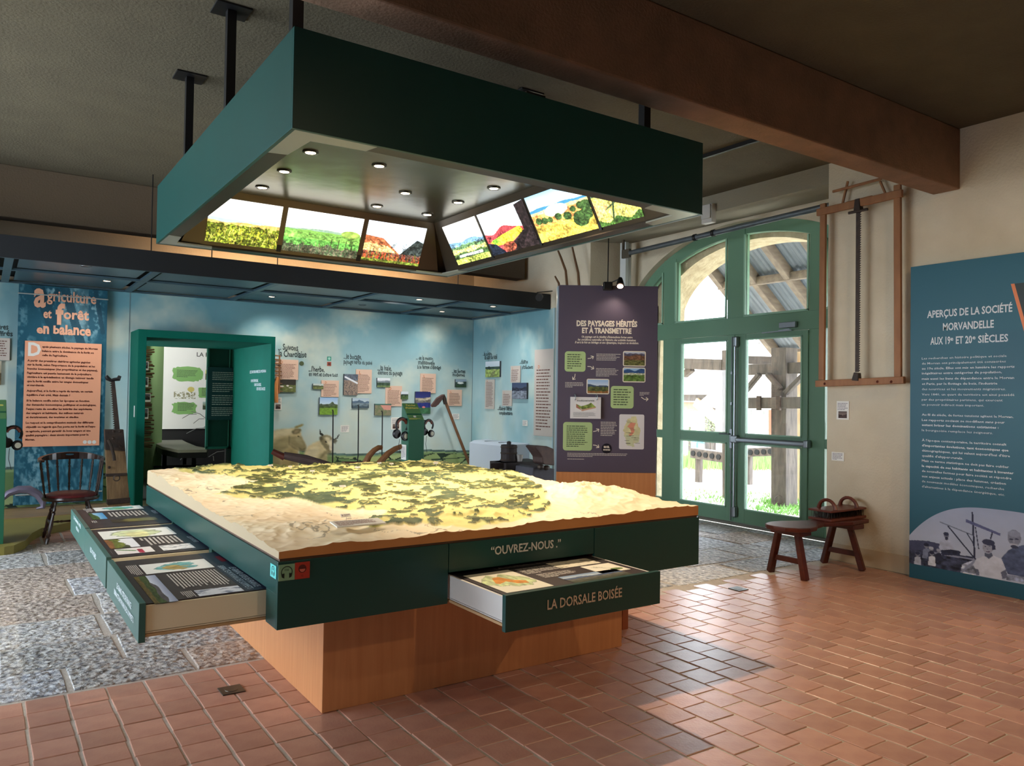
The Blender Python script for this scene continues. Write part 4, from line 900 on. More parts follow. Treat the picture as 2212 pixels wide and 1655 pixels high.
# suspension poles with ceiling plates
for i, (x, y) in enumerate(((1.27, 3.86), (1.265, 5.14), (1.277, 6.42), (3.6, 3.76), (3.6, 5.14), (3.6, 6.42))):
    box('suspension_pole', x-.028, x+.028, y-.028, y+.028, CZ1-.1, ZC, black_m, cp)
    if y > 4: box('ceiling_bracket', x-.11, x+.11, y-.1, y+.1, ZC-.012, ZC, black_m, cp, bevel=.003)
p = at(1168, 200, 'y', 3.46)
tr = thing('transformer', (p.x, 3.5, CZ1), 'small dark transformer with white end lying on top of the canopy front', 'transformer')
box('case', p.x-.11, p.x+.02, 3.44, 3.5, CZ1, CZ1+.03, black_m, tr, bevel=.003); box('terminal_cover', p.x+.02, p.x+.1, 3.44, 3.5, CZ1, CZ1+.018, white_pt, tr, bevel=.003)
# ================================================================ exhibition area at the back
SX0, SX1, SY0, SY1, SZ1 = 1.66, 3.46, 11.15, 11.8, 2.43     # teal portal
def skycv(w, h, seed, warm=.5):
    k_ = max(1, w/h/1.3); c = Cv(w, h); n = npnoise(w, h, 5*k_, 4, seed, 5); n2 = npnoise(w, h, 3*k_, 2.4, seed+9, 4); n3 = npnoise(w, h, 14*k_, 10, seed+3, 4)
    top = np.array([112, 158, 170.]); mid = np.array([180, 206, 206.]); cr = np.array([224, 212, 184.]); low = np.array([192, 212, 212.])
    t = np.clip(c.Y*1.5, 0, 1)[..., None]; base = top*(1-t)+low*t
    cl = np.clip((n-.42)*3.4+(c.Y-.35)*.5, 0, 1)[..., None]*.85; a = base*(1-cl)+(cr*warm+mid*(1-warm))*cl
    dk = np.clip((n2-.55)*4, 0, 1)[..., None]*.4; a = a*(1-dk)+np.array([88, 156, 176.])*dk
    c.a = a*(1+.06*(n3[..., None]-.5)); return c
def fields(c, y0, seed, x0=0, x1=1, kx=3, npt=46):
    """hedged fields painted along the foot of the mural"""
    rs = random.Random(seed); X, Y = c.X, c.Y; m0 = (X > x0) & (X < x1)
    rid = np.array([y0-.02*math.sin(x*9+seed)-.012*math.sin(x*23) for x in X[0]])[None, :]+0*Y
    n = npnoise(c.w, c.h, 40, 30, seed, 3)
    c.put(((Y > rid) & m0).astype(float), (84, 108, 104), 1, .5, seed, (60, 30))
    c.put(((Y > rid+.012) & m0).astype(float), (136, 160, 112), 1, .12, seed, (8, 8))
    pts = [(rs.uniform(x0, x1), y0+.03+(1-y0)*rs.random()**1.3) for _ in range(npt)]
    d = np.stack([((X-px)*(1.0))**2*kx+((Y-py)*4)**2*(1) for px, py in pts]); srt = np.sort(d, 0); idx = d.argmin(0)
    pal = [(150, 170, 112), (120, 146, 92), (168, 184, 130), (132, 156, 120), (104, 134, 86), (178, 186, 120)]
    for k in range(len(pts)): c.put(((idx == k) & (Y > rid+.022) & m0).astype(float), pal[k % 6], .9, .12, k, (20, 20))
    hd = (np.sqrt(srt[1])-np.sqrt(srt[0]) < .013+.02*(n-.5)) & (Y > rid+.02) & m0; c.put(hd.astype(float), (40, 56, 46), 1, .4, seed, (60, 50))
    return c
def CATTLE():
    """two cream cattle painted on the mural beside the portal"""
    C_ = cow_paint
    B1, B2, SH, DK, LT_ = (196, 176, 132), (214, 196, 152), (150, 138, 100), (104, 96, 68), (226, 214, 178)
    C_([(40, 372), (150, 352), (240, 345), (290, 340), (360, 345), (372, 420), (390, 470), (432, 550), (425, 580), (395, 600), (350, 590), (330, 620), (345, 860), (40, 860)], B1)
    C_([(40, 372), (150, 355), (250, 350), (300, 380), (240, 420), (120, 430), (40, 470)], LT_, .7, 4)
    C_([(40, 520), (110, 470), (200, 440), (235, 460), (225, 560), (150, 600), (120, 860), (40, 860)], SH, .8, 4)
    C_([(120, 640), (250, 560), (340, 620), (345, 860), (180, 860)], (176, 156, 106), .8, 4); C_([(235, 600), (275, 590), (330, 860), (270, 860)], SH, .7, 3)
    C_([(228, 430), (330, 440), (372, 430), (392, 475), (432, 550), (415, 592), (360, 585), (280, 545), (230, 500)], (146, 134, 98), .9, 2)
    C_([(300, 450), (350, 440), (385, 490), (400, 540), (350, 520), (310, 490)], (176, 164, 126), .8, 3)
    C_([(262, 380), (300, 350), (360, 344), (374, 362), (352, 398), (300, 412), (268, 400)], DK, .9, 1); C_([(285, 385), (320, 362), (352, 362), (330, 392), (295, 402)], (160, 142, 110), .8, 1)
    C_([(285, 332), (330, 312), (385, 295), (398, 299), (380, 318), (322, 343)], (142, 124, 70), 1, 1)
    C_([(325, 425), (352, 432), (356, 445), (330, 440)], DK, 1, 0); C_([(345, 560), (385, 580), (428, 562), (425, 578), (390, 600), (350, 588)], DK, .9, 1); C_([(225, 440), (240, 440), (245, 520), (300, 560), (360, 595), (350, 602), (280, 570), (228, 530)], DK, .55, 1)
    C_([(395, 690), (410, 610), (450, 545), (520, 505), (580, 482), (650, 420), (700, 430), (730, 470), (725, 560), (715, 600), (690, 620), (660, 650), (670, 860), (370, 860)], B2)
    C_([(420, 620), (480, 560), (560, 540), (580, 600), (520, 700), (430, 760)], LT_, .7, 4); C_([(540, 700), (600, 620), (660, 650), (668, 860), (520, 860)], SH, .75, 4)
    C_([(585, 470), (600, 425), (650, 418), (700, 430), (728, 460), (728, 590), (700, 612), (665, 600), (620, 540), (590, 500)], (128, 118, 88), .95, 1)
    C_([(630, 455), (665, 436), (700, 450), (700, 500), (690, 540), (660, 510), (655, 480)], (222, 208, 172), .95, 2); C_([(690, 480), (720, 470), (726, 590), (700, 602), (690, 560)], (228, 216, 190), .95, 1)
    C_([(640, 490), (662, 492), (664, 504), (645, 504)], (50, 46, 40), 1, 0); C_([(635, 600), (720, 600), (716, 650), (640, 640), (590, 700), (575, 690)], DK, .6, 2)
    C_([(578, 350), (587, 350), (597, 390), (632, 416), (610, 430), (580, 410)], (48, 48, 42), 1, 0); C_([(735, 466), (770, 452), (798, 410), (805, 413), (788, 455), (745, 480)], (48, 48, 42), 1, 0)
    C_([(575, 440), (600, 432), (622, 460), (600, 490), (578, 470)], (96, 88, 66), 1, 1); C_([(728, 472), (770, 468), (782, 488), (760, 516), (730, 512)], (108, 104, 88), 1, 1)
# walls carrying the mural
MB = 11.8
def mural(name, x0, x1, z0, z1, cv, label):
    o = picture('mural_panel', None, None, 0, cv, mat_attr('mural_paint', .75), None, label, quad=[(x0, MB, z1), (x1, MB, z1), (x1, MB, z0), (x0, MB, z0)], base=(x0, MB, z0))
    o.name = name; struct(o); return o
zt = 2.985
cvm = skycv(800, 246, 4); fields(cvm, .785, 3, .667, 1, 19, 60); fields(cvm, .80, 8, 0, .41, 19, 40)
MX0, MXW = -2.2, 9.39
def part(x0, x1, z0, z1):
    i0, i1 = int((x0-MX0)/MXW*800), int(round((x1-MX0)/MXW*800)); j0, j1 = int(round((zt-z1)/(zt-.1)*246)), int(round((zt-z0)/(zt-.1)*246)); c = Cv(i1-i0+1 if i1 < 800 else i1-i0, j1-j0); c.a = cvm.a[j0:j1, i0:i1+1].copy(); c.h, c.w = c.a.shape[:2]; return c
def blur(a, n=1):
    for _ in range(n): a = (a+np.roll(a, 1, 0)+np.roll(a, -1, 0)+np.roll(a, 1, 1)+np.roll(a, -1, 1))/5
    return a
def cow_paint(pts, col, al=1.0, n=2, tx=.12, sd=1):
    P = []
    for a_, b_ in pts:
        q = at(580+a_/5.267, 860+b_/5.267, 'y', MB); P.append(((q.x-MX0)/MXW, (zt-q.z)/(zt-.1)))
    cvm.put(blur(cvm.poly(P).astype(float), n), col, al, tx, sd, (60, 50))
CATTLE()
mural('wall_back', 3.44, 7.19, .1, zt, part(3.44, 7.19, .1, zt), 'sky mural with hedged fields on the back wall')
mural('wall_back', 1.66, 3.44, SZ1-.05, zt, part(1.66, 3.44, SZ1-.05, zt), 'sky mural above the teal portal')
mural('wall_back', -2.2, 1.66, .1, zt, part(-2.2, 1.66, .1, zt), 'pale sky mural left of the teal portal')
struct(box('wall_back', -3.6, 1.65, MB+.02, MB+.2, 0, ZC, plaster)); struct(box('wall_back', 3.47, XW, MB+.02, MB+.2, 0, ZC, plaster)); struct(box('wall_back', 1.65, 3.47, MB+.02, MB+.2, SZ1+.005, ZC, plaster))
cvr = skycv(110, 120, 31, .35); fields(cvr, .9, 5)
o = picture('wall_return', None, None, 0, cvr, mat_attr('mural_paint', .75), None, 'sky mural on the return wall', quad=[(7.19, MB, zt), (7.19, 9.42, zt), (7.19, 9.42, .1), (7.19, MB, .1)], base=(7.19, 9.42, .1)); struct(o)
struct(box('trim_4', 7.17, 7.2, 9.40, 9.425, .1, zt, mat('pale_blue_edge', (176, 206, 214), .5)))['label'] = 'pale vertical edge strip of the mural'
for x, nm in ((1.64, 'seam'), (7.185, 'seam')): struct(box('trim_5', x-.004, x+.004, MB-.004, MB, .1, zt, mat('groove_grey', (110, 130, 136), .7)))['label'] = 'vertical joint between mural boards'
# slatted exhibition ceiling
FZ0, FZ1, FY = 2.97, 3.205, 9.55
ec = thing('exhibition_ceiling', (2.0, 10.6, 2.97), 'slate blue coffered false ceiling with spotlights over the mural corner', 'ceiling unit')
box('fascia', -3.6, 7.19, FY-.02, FY, FZ0, FZ1, mat('black_blue_fascia', (20, 24, 30), .55), ec)
box('light_block_board', -3.6, 7.17, FY, MB, 3.06, 3.08, void_m, ec)  # cover board added above the coffers to block light
gx = []
for (a, b) in (((20, 575), (8, 606)), ((339, 587), (275.5, 629.6)), ((597, 612), (505, 647)), ((772.5, 648.7), (703, 661.7)), ((1004, 654), (874, 676))):
    gx.append((at(*a, 'z', 2.985).x+at(*b, 'z', 2.985).x)/2)
xs_g = [-3.55, -2.6, -1.2, .19, 1.605, 2.995, 4.41, 5.775, 7.16]
ys_g = [FY+.02, 10.55, 11.78]
for x in xs_g: box('lattice_bar', x-.04, x+.04, FY, MB, 2.975, 3.0, lattice_m, ec)
for y in ys_g: box('lattice_bar', -3.6, 7.17, y-.035, y+.035, 2.974, 2.999, lattice_m, ec)
for i in range(len(xs_g)-1):
    for j in range(2): box('ceiling_panel', xs_g[i]+.09, xs_g[i+1]-.09, ys_g[j]+.08, ys_g[j+1]-.09, 3.0, 3.012, mat('slate_blue_panel', (72, 92, 102), .3, var=.08), ec)
lens2 = mat('spot_lens_on', (255, 236, 214), .4, emit=((255, 214, 180), 14)); lens_off = mat('spot_lens_off', (40, 50, 56), .3)
for (u, v, on) in ((231, 607, 1), (185, 575, 0), (587, 641, 1), (906, 647, 1), (783, 659, 0), (955, 673, 1), (1065, 662, 1)):
    p = at(u, v, 'z', 2.998)
    r = G().lathe((p.x, p.y, 2.999), [(.045, -.002), (.05, -.008), (.062, -.006), (.064, .002)], 20, cap=False).build('spot_ring', mat('grey_ring', (90, 104, 110), .3, metal=.6), ec, smooth=True)
    G().lathe((p.x, p.y, 2.997), [(.045, 0), (.0001, -.002)], 16, cap=False).build('spot_lens', lens2 if on else lens_off, r)
for i, (x, y, tx, ty, e) in enumerate(((-1.6, 10.6, -1.5, MB, 80), (1.252, 10.943, .7, MB, 60), (3.379, 11.10, 3.9, MB+.2, 70), (5.158, 9.972, 5.0, MB, 190), (6.177, 11.13, 6.4, MB+.5, 40), (6.424, 9.976, 7.2, 10.6, 80))):
    lamp('SPOT', 'exhibition_spot', (x, y, 2.985), (tx, ty, 1.0), e, (1, .96, .9), spot_size=1.9, spot_blend=1.0, shadow_soft_size=.04)
# hanging rods of the false ceiling
for i, (u, v) in enumerate(((327, 540), (458, 552), (600, 570), (990, 614))):
    x = at(u, v, 'y', 9.56).x; o = G().tube([(x, 9.57, FZ1-.02), (x, 9.57, ZC)], .006, 6).build('hanging_rod', black_m)
    tag(o, ['thin black rod left of the green canopy, holding the false ceiling', 'thin black rod just behind the left corner of the canopy', 'thin black rod behind the first two slides', 'thin black rod right of the far canopy corner'][i], 'rod', 'rods holding the false ceiling')
# warm uplight tubes on the false ceiling, washing the wall above it
for x in (3.2, 5.2): lamp('AREA', 'uplight', (x, 11.2, 3.12), (x, 11.9, 3.7), 20, (1, .62, .34), shape='RECTANGLE', size=1.6, size_y=.08)
# small spotlight on an arm at the right end of the fascia
sl = thing('clip_spotlight', at(1160, 632, 'y', 9.4), 'small lit spotlight at the right end of the dark fascia', 'lamp')
c = at(1165, 642, 'y', 9.3); d_ = (Vector((2.8, 5.5, .9))-c).normalized()
G().lathe(c-d_*.07, [(.03, 0), (.05, .02), (.055, .1)], 16, d_).build('lamp_head', black_m, sl, smooth=True); G().lathe(c+d_*.025, [(.05, 0), (.0001, .004)], 16, d_, cap=False).build('lamp_lens', mat('bright_spot_lens', (255, 220, 200), .4, emit=((255, 206, 180), 40)), sl)
G().tube([c-d_*.05, at(1160, 632, 'y', 9.5), at(1202, 628, 'y', 9.5)], .008, 6).build('arm', black_m, sl)
lamp('SPOT', 'clip_spot', c+d_*.06, (3.0, 5.0, .9), 60, (1, .74, .5), spot_size=1.3, spot_blend=.6, shadow_soft_size=.03)
# ---------------------------------------------------------------- teal portal and the dim room behind it
po = thing('portal', (2.56, 11.5, .1), 'teal green box portal framing the way into a dim back room', 'portal')
box('jamb', SX0, SX0+.1, SY0, 12.0, .1, SZ1, green_pt, po, bevel=.002); box('jamb', SX1-.06, SX1, SY0, 13.3, .1, SZ1, green_pt, po, bevel=.002)
box('lintel', SX0+.1, SX1-.06, SY0, 13.3, SZ1-.1, SZ1, green_pt, po, bevel=.002)
jf = Fr((SX1-.0615, SY0, 0), (0, -1, 0), (0, 0, 1))   # inner face of the right jamb, seen from the left
g = G()
for s, a, b in (('LES SAVOIR-FAIRE DU MORVAN', (540, 807.5), (574.5, 804)), ('UN PATRIMOINE,', (542, 826), (558, 825)), ('UNE RICHESSE,', (549.5, 834), (564.5, 834)), ('DES RESSOURCES', (554.5, 843), (573, 843))): ptext(g, jf, s, *a, *b, 6, bold=.0)
g.build('lettering', mat('white_lettering_cool', (224, 234, 240), .5), po, flip=False)
box('call_plate', SX0-.004, SX0, 11.3, 11.36, 1.27, 1.42, mat('white_plastic2', (226, 230, 228), .4), po)
YP = 13.2
lp = thing('lattice_screen', (3.1, YP, .9), 'dark green gridded screen with a text board inside the teal portal', 'screen')
q0, q1 = at(449, 742, 'y', YP), at(534, 966, 'y', YP); dkg = mat('dark_bottle_green', (16, 66, 58), .55)
xa, xb = q0.x, SX1-.07; box('back_sheet', xa, xb, YP+.04, YP+.06, q1.z, SZ1-.1, dkg, lp)
xm = at(497, 850, 'y', YP).x
for x in (xa+.015, xm, xb-.015): box('slat', x-.015, x+.015, YP, YP+.04, q1.z, SZ1-.1, mat('bottle_green_edge', (40, 108, 94), .5), lp)
box('slat', xa, xb, YP, YP+.04, q1.z-.02, q1.z+.02, mat('bottle_green_edge', (40, 108, 94), .5), lp); box('slat', xa, xb, YP, YP+.04, 1.9, 1.93, mat('bottle_green_edge', (40, 108, 94), .5), lp)
bf = Fr((xa, YP-.03, 0), (1, 0, 0), (0, 0, 1)); r = bf.rect(449, 793, 533, 907); slab(bf, r, -.02, 0, 'text_board', mat('petrol_board', (26, 62, 70), .5), lp)
g = G(); rb = [bf.rect(459, 802, 521, 823), bf.rect(459, 826, 521, 848), bf.rect(458, 852, 520, 876), bf.rect(457, 879, 519, 899)]
for i, q in enumerate(rb): lines(g, bf, q, 5, .001, i+40, .36)
g.build('small_print', mat('print_light_ink', (205, 200, 196), .6), lp, flip=False)
box('foot_post', at(488, 980, 'y', YP).x, at(505, 980, 'y', YP).x, YP, YP+.1, .1, q1.z, mat('dark_foot', (40, 38, 40), .5), lp)
# dim room shell
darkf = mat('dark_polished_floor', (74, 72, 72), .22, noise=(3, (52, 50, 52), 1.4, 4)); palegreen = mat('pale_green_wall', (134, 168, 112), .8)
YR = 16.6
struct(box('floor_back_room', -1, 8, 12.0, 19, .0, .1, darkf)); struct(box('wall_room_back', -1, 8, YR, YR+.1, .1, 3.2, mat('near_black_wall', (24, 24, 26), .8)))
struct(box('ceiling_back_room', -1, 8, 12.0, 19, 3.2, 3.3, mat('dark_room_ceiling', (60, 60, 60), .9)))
gw0 = at(318, 850, 'y', 14.0); 
xg0 = at(302, 850, 'y', 14.2).x; xg1 = at(352, 850, 'y', 15.9).x
G().prism([(xg0-.3, 13.6, .1), (xg1, 15.9, .1), (xg1, 15.9, 3.2), (xg0-.3, 13.6, 3.2)], (.0, .08, 0)).build('wall_room_left', palegreen); struct(bpy.data.objects['wall_room_left'])
struct(box('wall_room_side', 6.0, 6.1, 12, 19, .1, 3.2, palegreen))
lamp('SPOT', 'back_room_spot', (3.2, 14.2, 3.1), (3.3, 16.6, 1.6), 120, (1, .98, .92), spot_size=1.5, spot_blend=.6, shadow_soft_size=.05)
lamp('POINT', 'back_room_lamp', (2.6, 13.4, 2.9), None, 14, (1, .97, .9), shadow_soft_size=.1)
ps = thing('white_poster', at(352, 925, 'y', 16.57), 'large white poster board with green speech patches in the back room', 'poster')
pf = Fr((at(352, 830, 'y', 16.56).x, 16.56, 0), (1, 0, 0), (0, 0, 1)); r = pf.rect(353, 738, 462, 926); r = (r[0], r[1]+.35, r[2], r[3])
slab(pf, r, -.03, 0, 'board', mat('white_board', (232, 232, 228), .5), ps)
g = G(); c_, d_ = pf.px(425, 770), pf.px(425, 761); text(g, pf, 'LA FORÊT', c_[0], c_[1], cap=d_[1]-c_[1], h=.002); 
for i, q in enumerate(((382, 798, 428, 816), (384, 870, 420, 888), (436, 838, 460, 856))): lines(g, pf, pf.rect(*q), 6, .004, i, .35)
g.build('lettering', mat('print_dark', (60, 64, 60), .6), ps, flip=False)
def blob(fr, r, h, nm, m, parent, seed, jag=.12, n=40):
    rr = random.Random(seed); a0, a1, b0, b1 = r; cx, cy = (a0+a1)/2, (b0+b1)/2
    pts = []
    for i in range(n):
        t = 2*math.pi*i/n; k = 1+rr.uniform(-jag, jag*.4); ex = abs(math.cos(t))**.5*(1 if math.cos(t) > 0 else -1); ey = abs(math.sin(t))**.5*(1 if math.sin(t) > 0 else -1)
        pts.append(fr.P(cx+ex*(a1-a0)/2*k, cy+ey*(b1-b0)/2*k, h))
    return G().prism(pts, fr.n*.001).build(nm, m, parent)
for i, q in enumerate(((373, 791, 438, 825), (371, 868, 425, 896), (427, 836, 470, 861))): blob(pf, pf.rect(*q), .001, 'speech_patch', mat('speech_green', (128, 176, 104), .7), ps, i)
cv = Cv(60, 40, (232, 232, 226)); cv.put((cv.ell(.78, .25, .16, .2)).astype(float), (206, 192, 110)); cv.put(((npnoise(60, 40, 16, 12, 3) > .5) & (cv.Y > .45)).astype(float), (120, 116, 78), .8); picture('sketch_print', pf, pf.rect(376, 834, 422, 862), .002, cv, print_m, ps)
cv = hc(30, 40, 3, (230, 220, 120), (200, 190, 90), [(.4, .1, 2, (90, 80, 40), .4)]); picture('photo_print', pf, pf.rect(444, 799, 462, 821), .002, cv, print_m, ps); picture('photo_print', pf, pf.rect(438, 868, 458, 885), .002, hc(30, 30, 4, (180, 200, 200), (120, 130, 100), [(.5, .1, 2, (60, 70, 50), .4)]), print_m, ps)
# willow lattice with snapshots on the pale green wall
wl_ = thing('woven_stick_screen', at(318, 965, 'y', 14.6), 'screen of woven sticks with snapshots on the pale green wall', 'screen'); rr = random.Random(8)
for i in range(44):
    v = 757+i*4.85; a, b = at(298, v+rr.uniform(-1, 1), 'y', 14.0), at(328+rr.uniform(-6, 5), v+rr.uniform(-2, 2), 'y', 14.5)
    G().tube([a, a.lerp(b, .5)+Vector((0, rr.uniform(-.02, .02), rr.uniform(-.01, .01))), b], .013, 6).build('stick', mat('stick_brown', (132, 96, 62), .8, var=.25), wl_)
for i, (u0, v0, u1, v1) in enumerate(((313, 781, 320.5, 800), (313, 815, 320, 836), (312, 850, 325, 868), (311, 882, 320, 905))):
    f_ = Fr((at(314, 800, 'y', 13.95).x, 13.95, 0), (1, 0, 0), (0, 0, 1)); r_ = f_.rect(u0, v0, u1, v1)
    t = thing('snapshot', f_.P(r_[0], r_[2], 0), ['topmost white-edged snapshot pegged to the woven sticks', 'second snapshot from the top on the woven sticks', 'tilted snapshot on the woven sticks', 'lowest snapshot on the woven sticks'][i], 'photo', 'snapshots on the woven stick screen')
    slab(f_, r_, 0, .01, 'paper', card, t); picture('image', f_, (r_[0]+.01, r_[1]-.01, r_[2]+.03, r_[3]-.01), .012, hc(14, 16, i, (70, 74, 90), (120, 110, 100), [(.5, .2, 2, (50, 48, 40), .5)]), print_m, t)
# padded bench in the back room
bn = thing('padded_bench', (at(385, 1020, 'z', .1).x, 14.8, .1), 'black bench with a grey curved-edge cushion in the back room', 'bench')
zb = .66
P = [at(u, v, 'z', zb) for u, v in ((327, 950), (338, 945), (385, 945.5), (403, 955), (425, 964), (449, 968), (447, 971), (385, 972), (350, 965), (333, 956))]
G().prism(P, (0, 0, -.05)).build('cushion', mat('grey_leatherette', (142, 142, 128), .45), bn, bevel=.008)
P2 = [Vector((p.x, p.y, zb-.05)) for p in P]; G().prism(P2, (0, 0, -.09)).build('frame', black_m, bn)
for u, v in ((331, 1022), (339, 1030), (383, 1030), (434, 1028), (398, 1022), (377, 1010)):
    a = at(u, v, 'z', .1); q = min(P2, key=lambda z: (z.x-a.x)**2+(z.y-a.y)**2); a = Vector((q.x*.85+sum(z.x for z in P)/10*.15, q.y*.9+sum(z.y for z in P)/10*.1, .1)); box('leg', a.x-.03, a.x+.03, a.y-.03, a.y+.03, .1, zb-.1, black_m, bn)
g = G(); ctr = Vector((sum(z.x for z in P)/10, sum(z.y for z in P)/10, .25)); g.box(ctr.x-.45, ctr.x+.45, ctr.y-.03, ctr.y+.03, .22, .26); g.build('stretcher', black_m, bn)
cb = G(); 
for k in range(3): cb.tube([(3.5+.5*math.cos(t*.7+k)+.1*k, 14.4+.35*math.sin(t*.7+k), .11) for t in range(8)], .006, 5)
tag(cb.build('floor_cable', black_m), 'loose black cable on the dim floor of the back room', 'cable')
rr = random.Random(2); g = G()
for k in range(26):
    p = Vector((rr.uniform(3.4, 4.6), 16.0, rr.uniform(.12, 1.2))); q = p+Vector((rr.uniform(-.4, .4), rr.uniform(-.1, .1), rr.uniform(-.25, .25))); g.tube([p, p.lerp(q, .5)+Vector((0, 0, .04)), q], .006, 4)
tag(g.build('twig_bundle', mat('pale_twigs', (132, 132, 130), .8)), 'tangle of pale twigs below the white poster', 'twigs', kind='stuff')

# ---------------------------------------------------------------- pictures and texts on the mural
WB = Fr((3.4, MB-.001, 0), (1, 0, 0), (0, 0, 1)); WR = Fr((7.189, MB, 0), (0, -1, 0), (0, 0, 1))
pink = mat('pink_beige_panel', (222, 186, 164), .6); greypan = mat('pale_grey_panel', (196, 186, 178), .6); brn_ink = mat('brown_print', (104, 66, 56), .7); dk_ink = mat('dark_mural_lettering', (34, 50, 52), .7); orng = mat('orange_initial', (196, 112, 60), .6)
def wtext(fr, parent, rows, nm='painted_heading', ink=None):
    pass
def heading(fr, rows, label):
    g = G()
    for s, a, b, c in rows: ptext(g, fr, s, *a, *b, c*1.35, bold=.02, jit=.22)
    o = g.build('painted_heading', dk_ink, flip=False); return tag(o, label, 'lettering')
heading(WB, [('... Suivons', (600.4, 756.6), (643.8, 756.6), 9), ('la Charolaise', (602, 771), (662, 772), 9.5)], 'dark jumbled lettering ... Suivons la Charolaise on the mural')
heading(WB, [("...l'herbe,", (666.4, 802.6), (701, 803.5), 8), ('en vert et contre tout', (667, 812.7), (729.7, 813.5), 6.5)], "dark lettering ...l'herbe, en vert et contre tout on the mural")
heading(WB, [('...le bocage,', (742.2, 775), (781.2, 776.5), 8), ('paysage hérité du passé', (742.2, 786), (803.8, 787.5), 6.5)], 'dark lettering ...le bocage, paysage hérité du passé on the mural')
heading(WB, [('...la haie,', (815.4, 800), (846.3, 801.5), 8), ('élément du paysage', (816, 809.2), (869, 811), 6.5)], 'dark lettering ...la haie, élément du paysage on the mural')
heading(WB, [('... de la maison', (898.4, 776.6), (935.2, 777.5), 6), ('traditionnelle', (902.8, 786.7), (939, 788), 6), ("à la ferme d'élevage", (901.3, 796.3), (952.5, 798), 6.5)], "dark lettering ... de la maison traditionnelle à la ferme d'élevage")
heading(WB, [('...les fermes', (976, 805.5), (1005, 806.5), 6), ('modernes', (977.4, 813), (1004, 814), 6)], 'dark lettering ...les fermes modernes near the mural corner')
heading(WR, [('...la culture', (1043, 768.2), (1062, 768), 6), ('du sapin de Noël', (1046.8, 776), (1074, 776), 7)], 'dark lettering ...la culture du sapin de Noël on the return wall')
heading(WR, [("...d'autres", (1122.6, 786), (1140.6, 785.6), 7), ('producteurs', (1127.9, 796.3), (1151.6, 797), 6.5)], "dark lettering ...d'autres producteurs on the return wall")
heading(WR, [("...d'autres filières", (1075, 886.8), (1106, 886), 7), ('complémentaires', (1078.4, 896), (1107.3, 896.5), 6.5)], "dark lettering ...d'autres filières complémentaires on the return wall")
def tpanel(fr, q, label, ini='L', n=11, m=pink, top=.8, grp='text panels on the mural', ir=True):
    r = fr.rect(*q); t = thing('text_panel', fr.P(r[0], r[2], 0), label, 'panel', grp); slab(fr, r, .008, .022, 'board', m, t, bevel=.002)
    w, h = r[1]-r[0], r[3]-r[2]; g = G(); lines(g, fr, (r[0]+w*.12, r[1]-w*.1, r[2]+h*.06, r[2]+h*top), n, .0235, int(q[0]), .36); g.build('small_print', brn_ink, t, flip=False)
    if ini: g = G(); text(g, fr, ini, r[0]+w*.2, r[2]+h*top, cap=min(h*.13, .05), h=.0235); g.build('initial', orng, t, flip=False)
    return t
def photo(fr, q, cv, label, h=.035, grp='landscape photographs on the mural'):
    r = fr.rect(*q); t = thing('wall_photo', fr.P(r[0], r[2], 0), label, 'photo', grp); slab(fr, r, .005, h, 'block', mat('photo_block_edge', (52, 56, 62), .5), t)
    picture('image', fr, r, h+.001, cv, print_m, t); return t
L3 = lambda a, b, c, tx=.4: [(.34, .06, 2, a, .2), (.5, .05, 3, b, tx), (.72, .05, 4, c, tx)]
tpanel(WB, (595, 776, 643, 821), 'pink text panel under the Charolaise heading', 'D')
photo(WB, (593, 819, 637, 847.5), hc(50, 34, 41, (50, 46, 40), (60, 56, 46), [(.45, .03, 2, (104, 112, 64), .3)]).put(Cv(50, 34).ell(.3, .55, .12, .06).astype(float), (214, 210, 196)).put(Cv(50, 34).ell(.6, .5, .06, .06).astype(float), (226, 220, 210)).put(Cv(50, 34).ell(.75, .64, .1, .04).astype(float), (214, 210, 196)), 'photo of white cattle lying under dark trees')
photo(WB, (674.7, 828.7, 696.7, 841), hc(30, 18, 42, (190, 200, 200), (200, 206, 196), [(.35, .05, 2, (74, 84, 60), .4), (.55, .03, 2, (112, 122, 72), .3)]), 'tiny wide meadow photo left of the herbe panel')
tpanel(WB, (693.5, 821.4, 730.6, 858), 'pink text panel above the large meadow photo', 'D')
photo(WB, (689, 858.5, 727, 896), hc(50, 50, 43, (150, 186, 224), (206, 222, 236), [(.38, .1, 2.4, (84, 96, 76), .4), (.5, .04, 3, (76, 96, 50), .5), (.62, .02, 1, (120, 158, 60), .2)]), 'square photo of a green meadow under a blue sky')
tpanel(WB, (768, 797.7, 801.5, 850.4), 'tall pink text panel behind the aerial photo', 'L', 15)
ac = Cv(44, 66, (150, 130, 116)); n_ = npnoise(44, 66, 7, 9, 5); ac.put((np.abs(n_-.5) < .03).astype(float), (56, 60, 70)); ac.put((ac.Y < .3).astype(float), (84, 100, 120), .8, .5); ac.put(ac.seg(.1, .15, .95, .42, .04, .7).astype(float), (226, 230, 236)); 
photo(WB, (741.6, 808, 770.5, 854), ac, 'tall aerial photo of brown fields with white mist')
photo(WB, (759.5, 860, 795, 881.6), hc(46, 28, 44, (170, 190, 206), (190, 204, 212), [(.3, .12, 2.2, (90, 112, 134), .2), (.5, .05, 3, (116, 132, 140), .4), (.75, .04, 2, (70, 86, 96), .4)]), 'wide photo of blue rolling hills')
photo(WB, (813, 816.5, 840.5, 836.8), hc(40, 30, 45, (226, 230, 234), (214, 220, 226), [(.3, .04, 2, (128, 138, 146), .2), (.5, .03, 4, (60, 80, 64), .5), (.8, .02, 3, (110, 128, 84), .5)]), 'small photo of misty hedges under the haie heading')
tpanel(WB, (832, 833.3, 866.6, 877.9), 'pink text panel between two small hedge photos', 'D', 13)
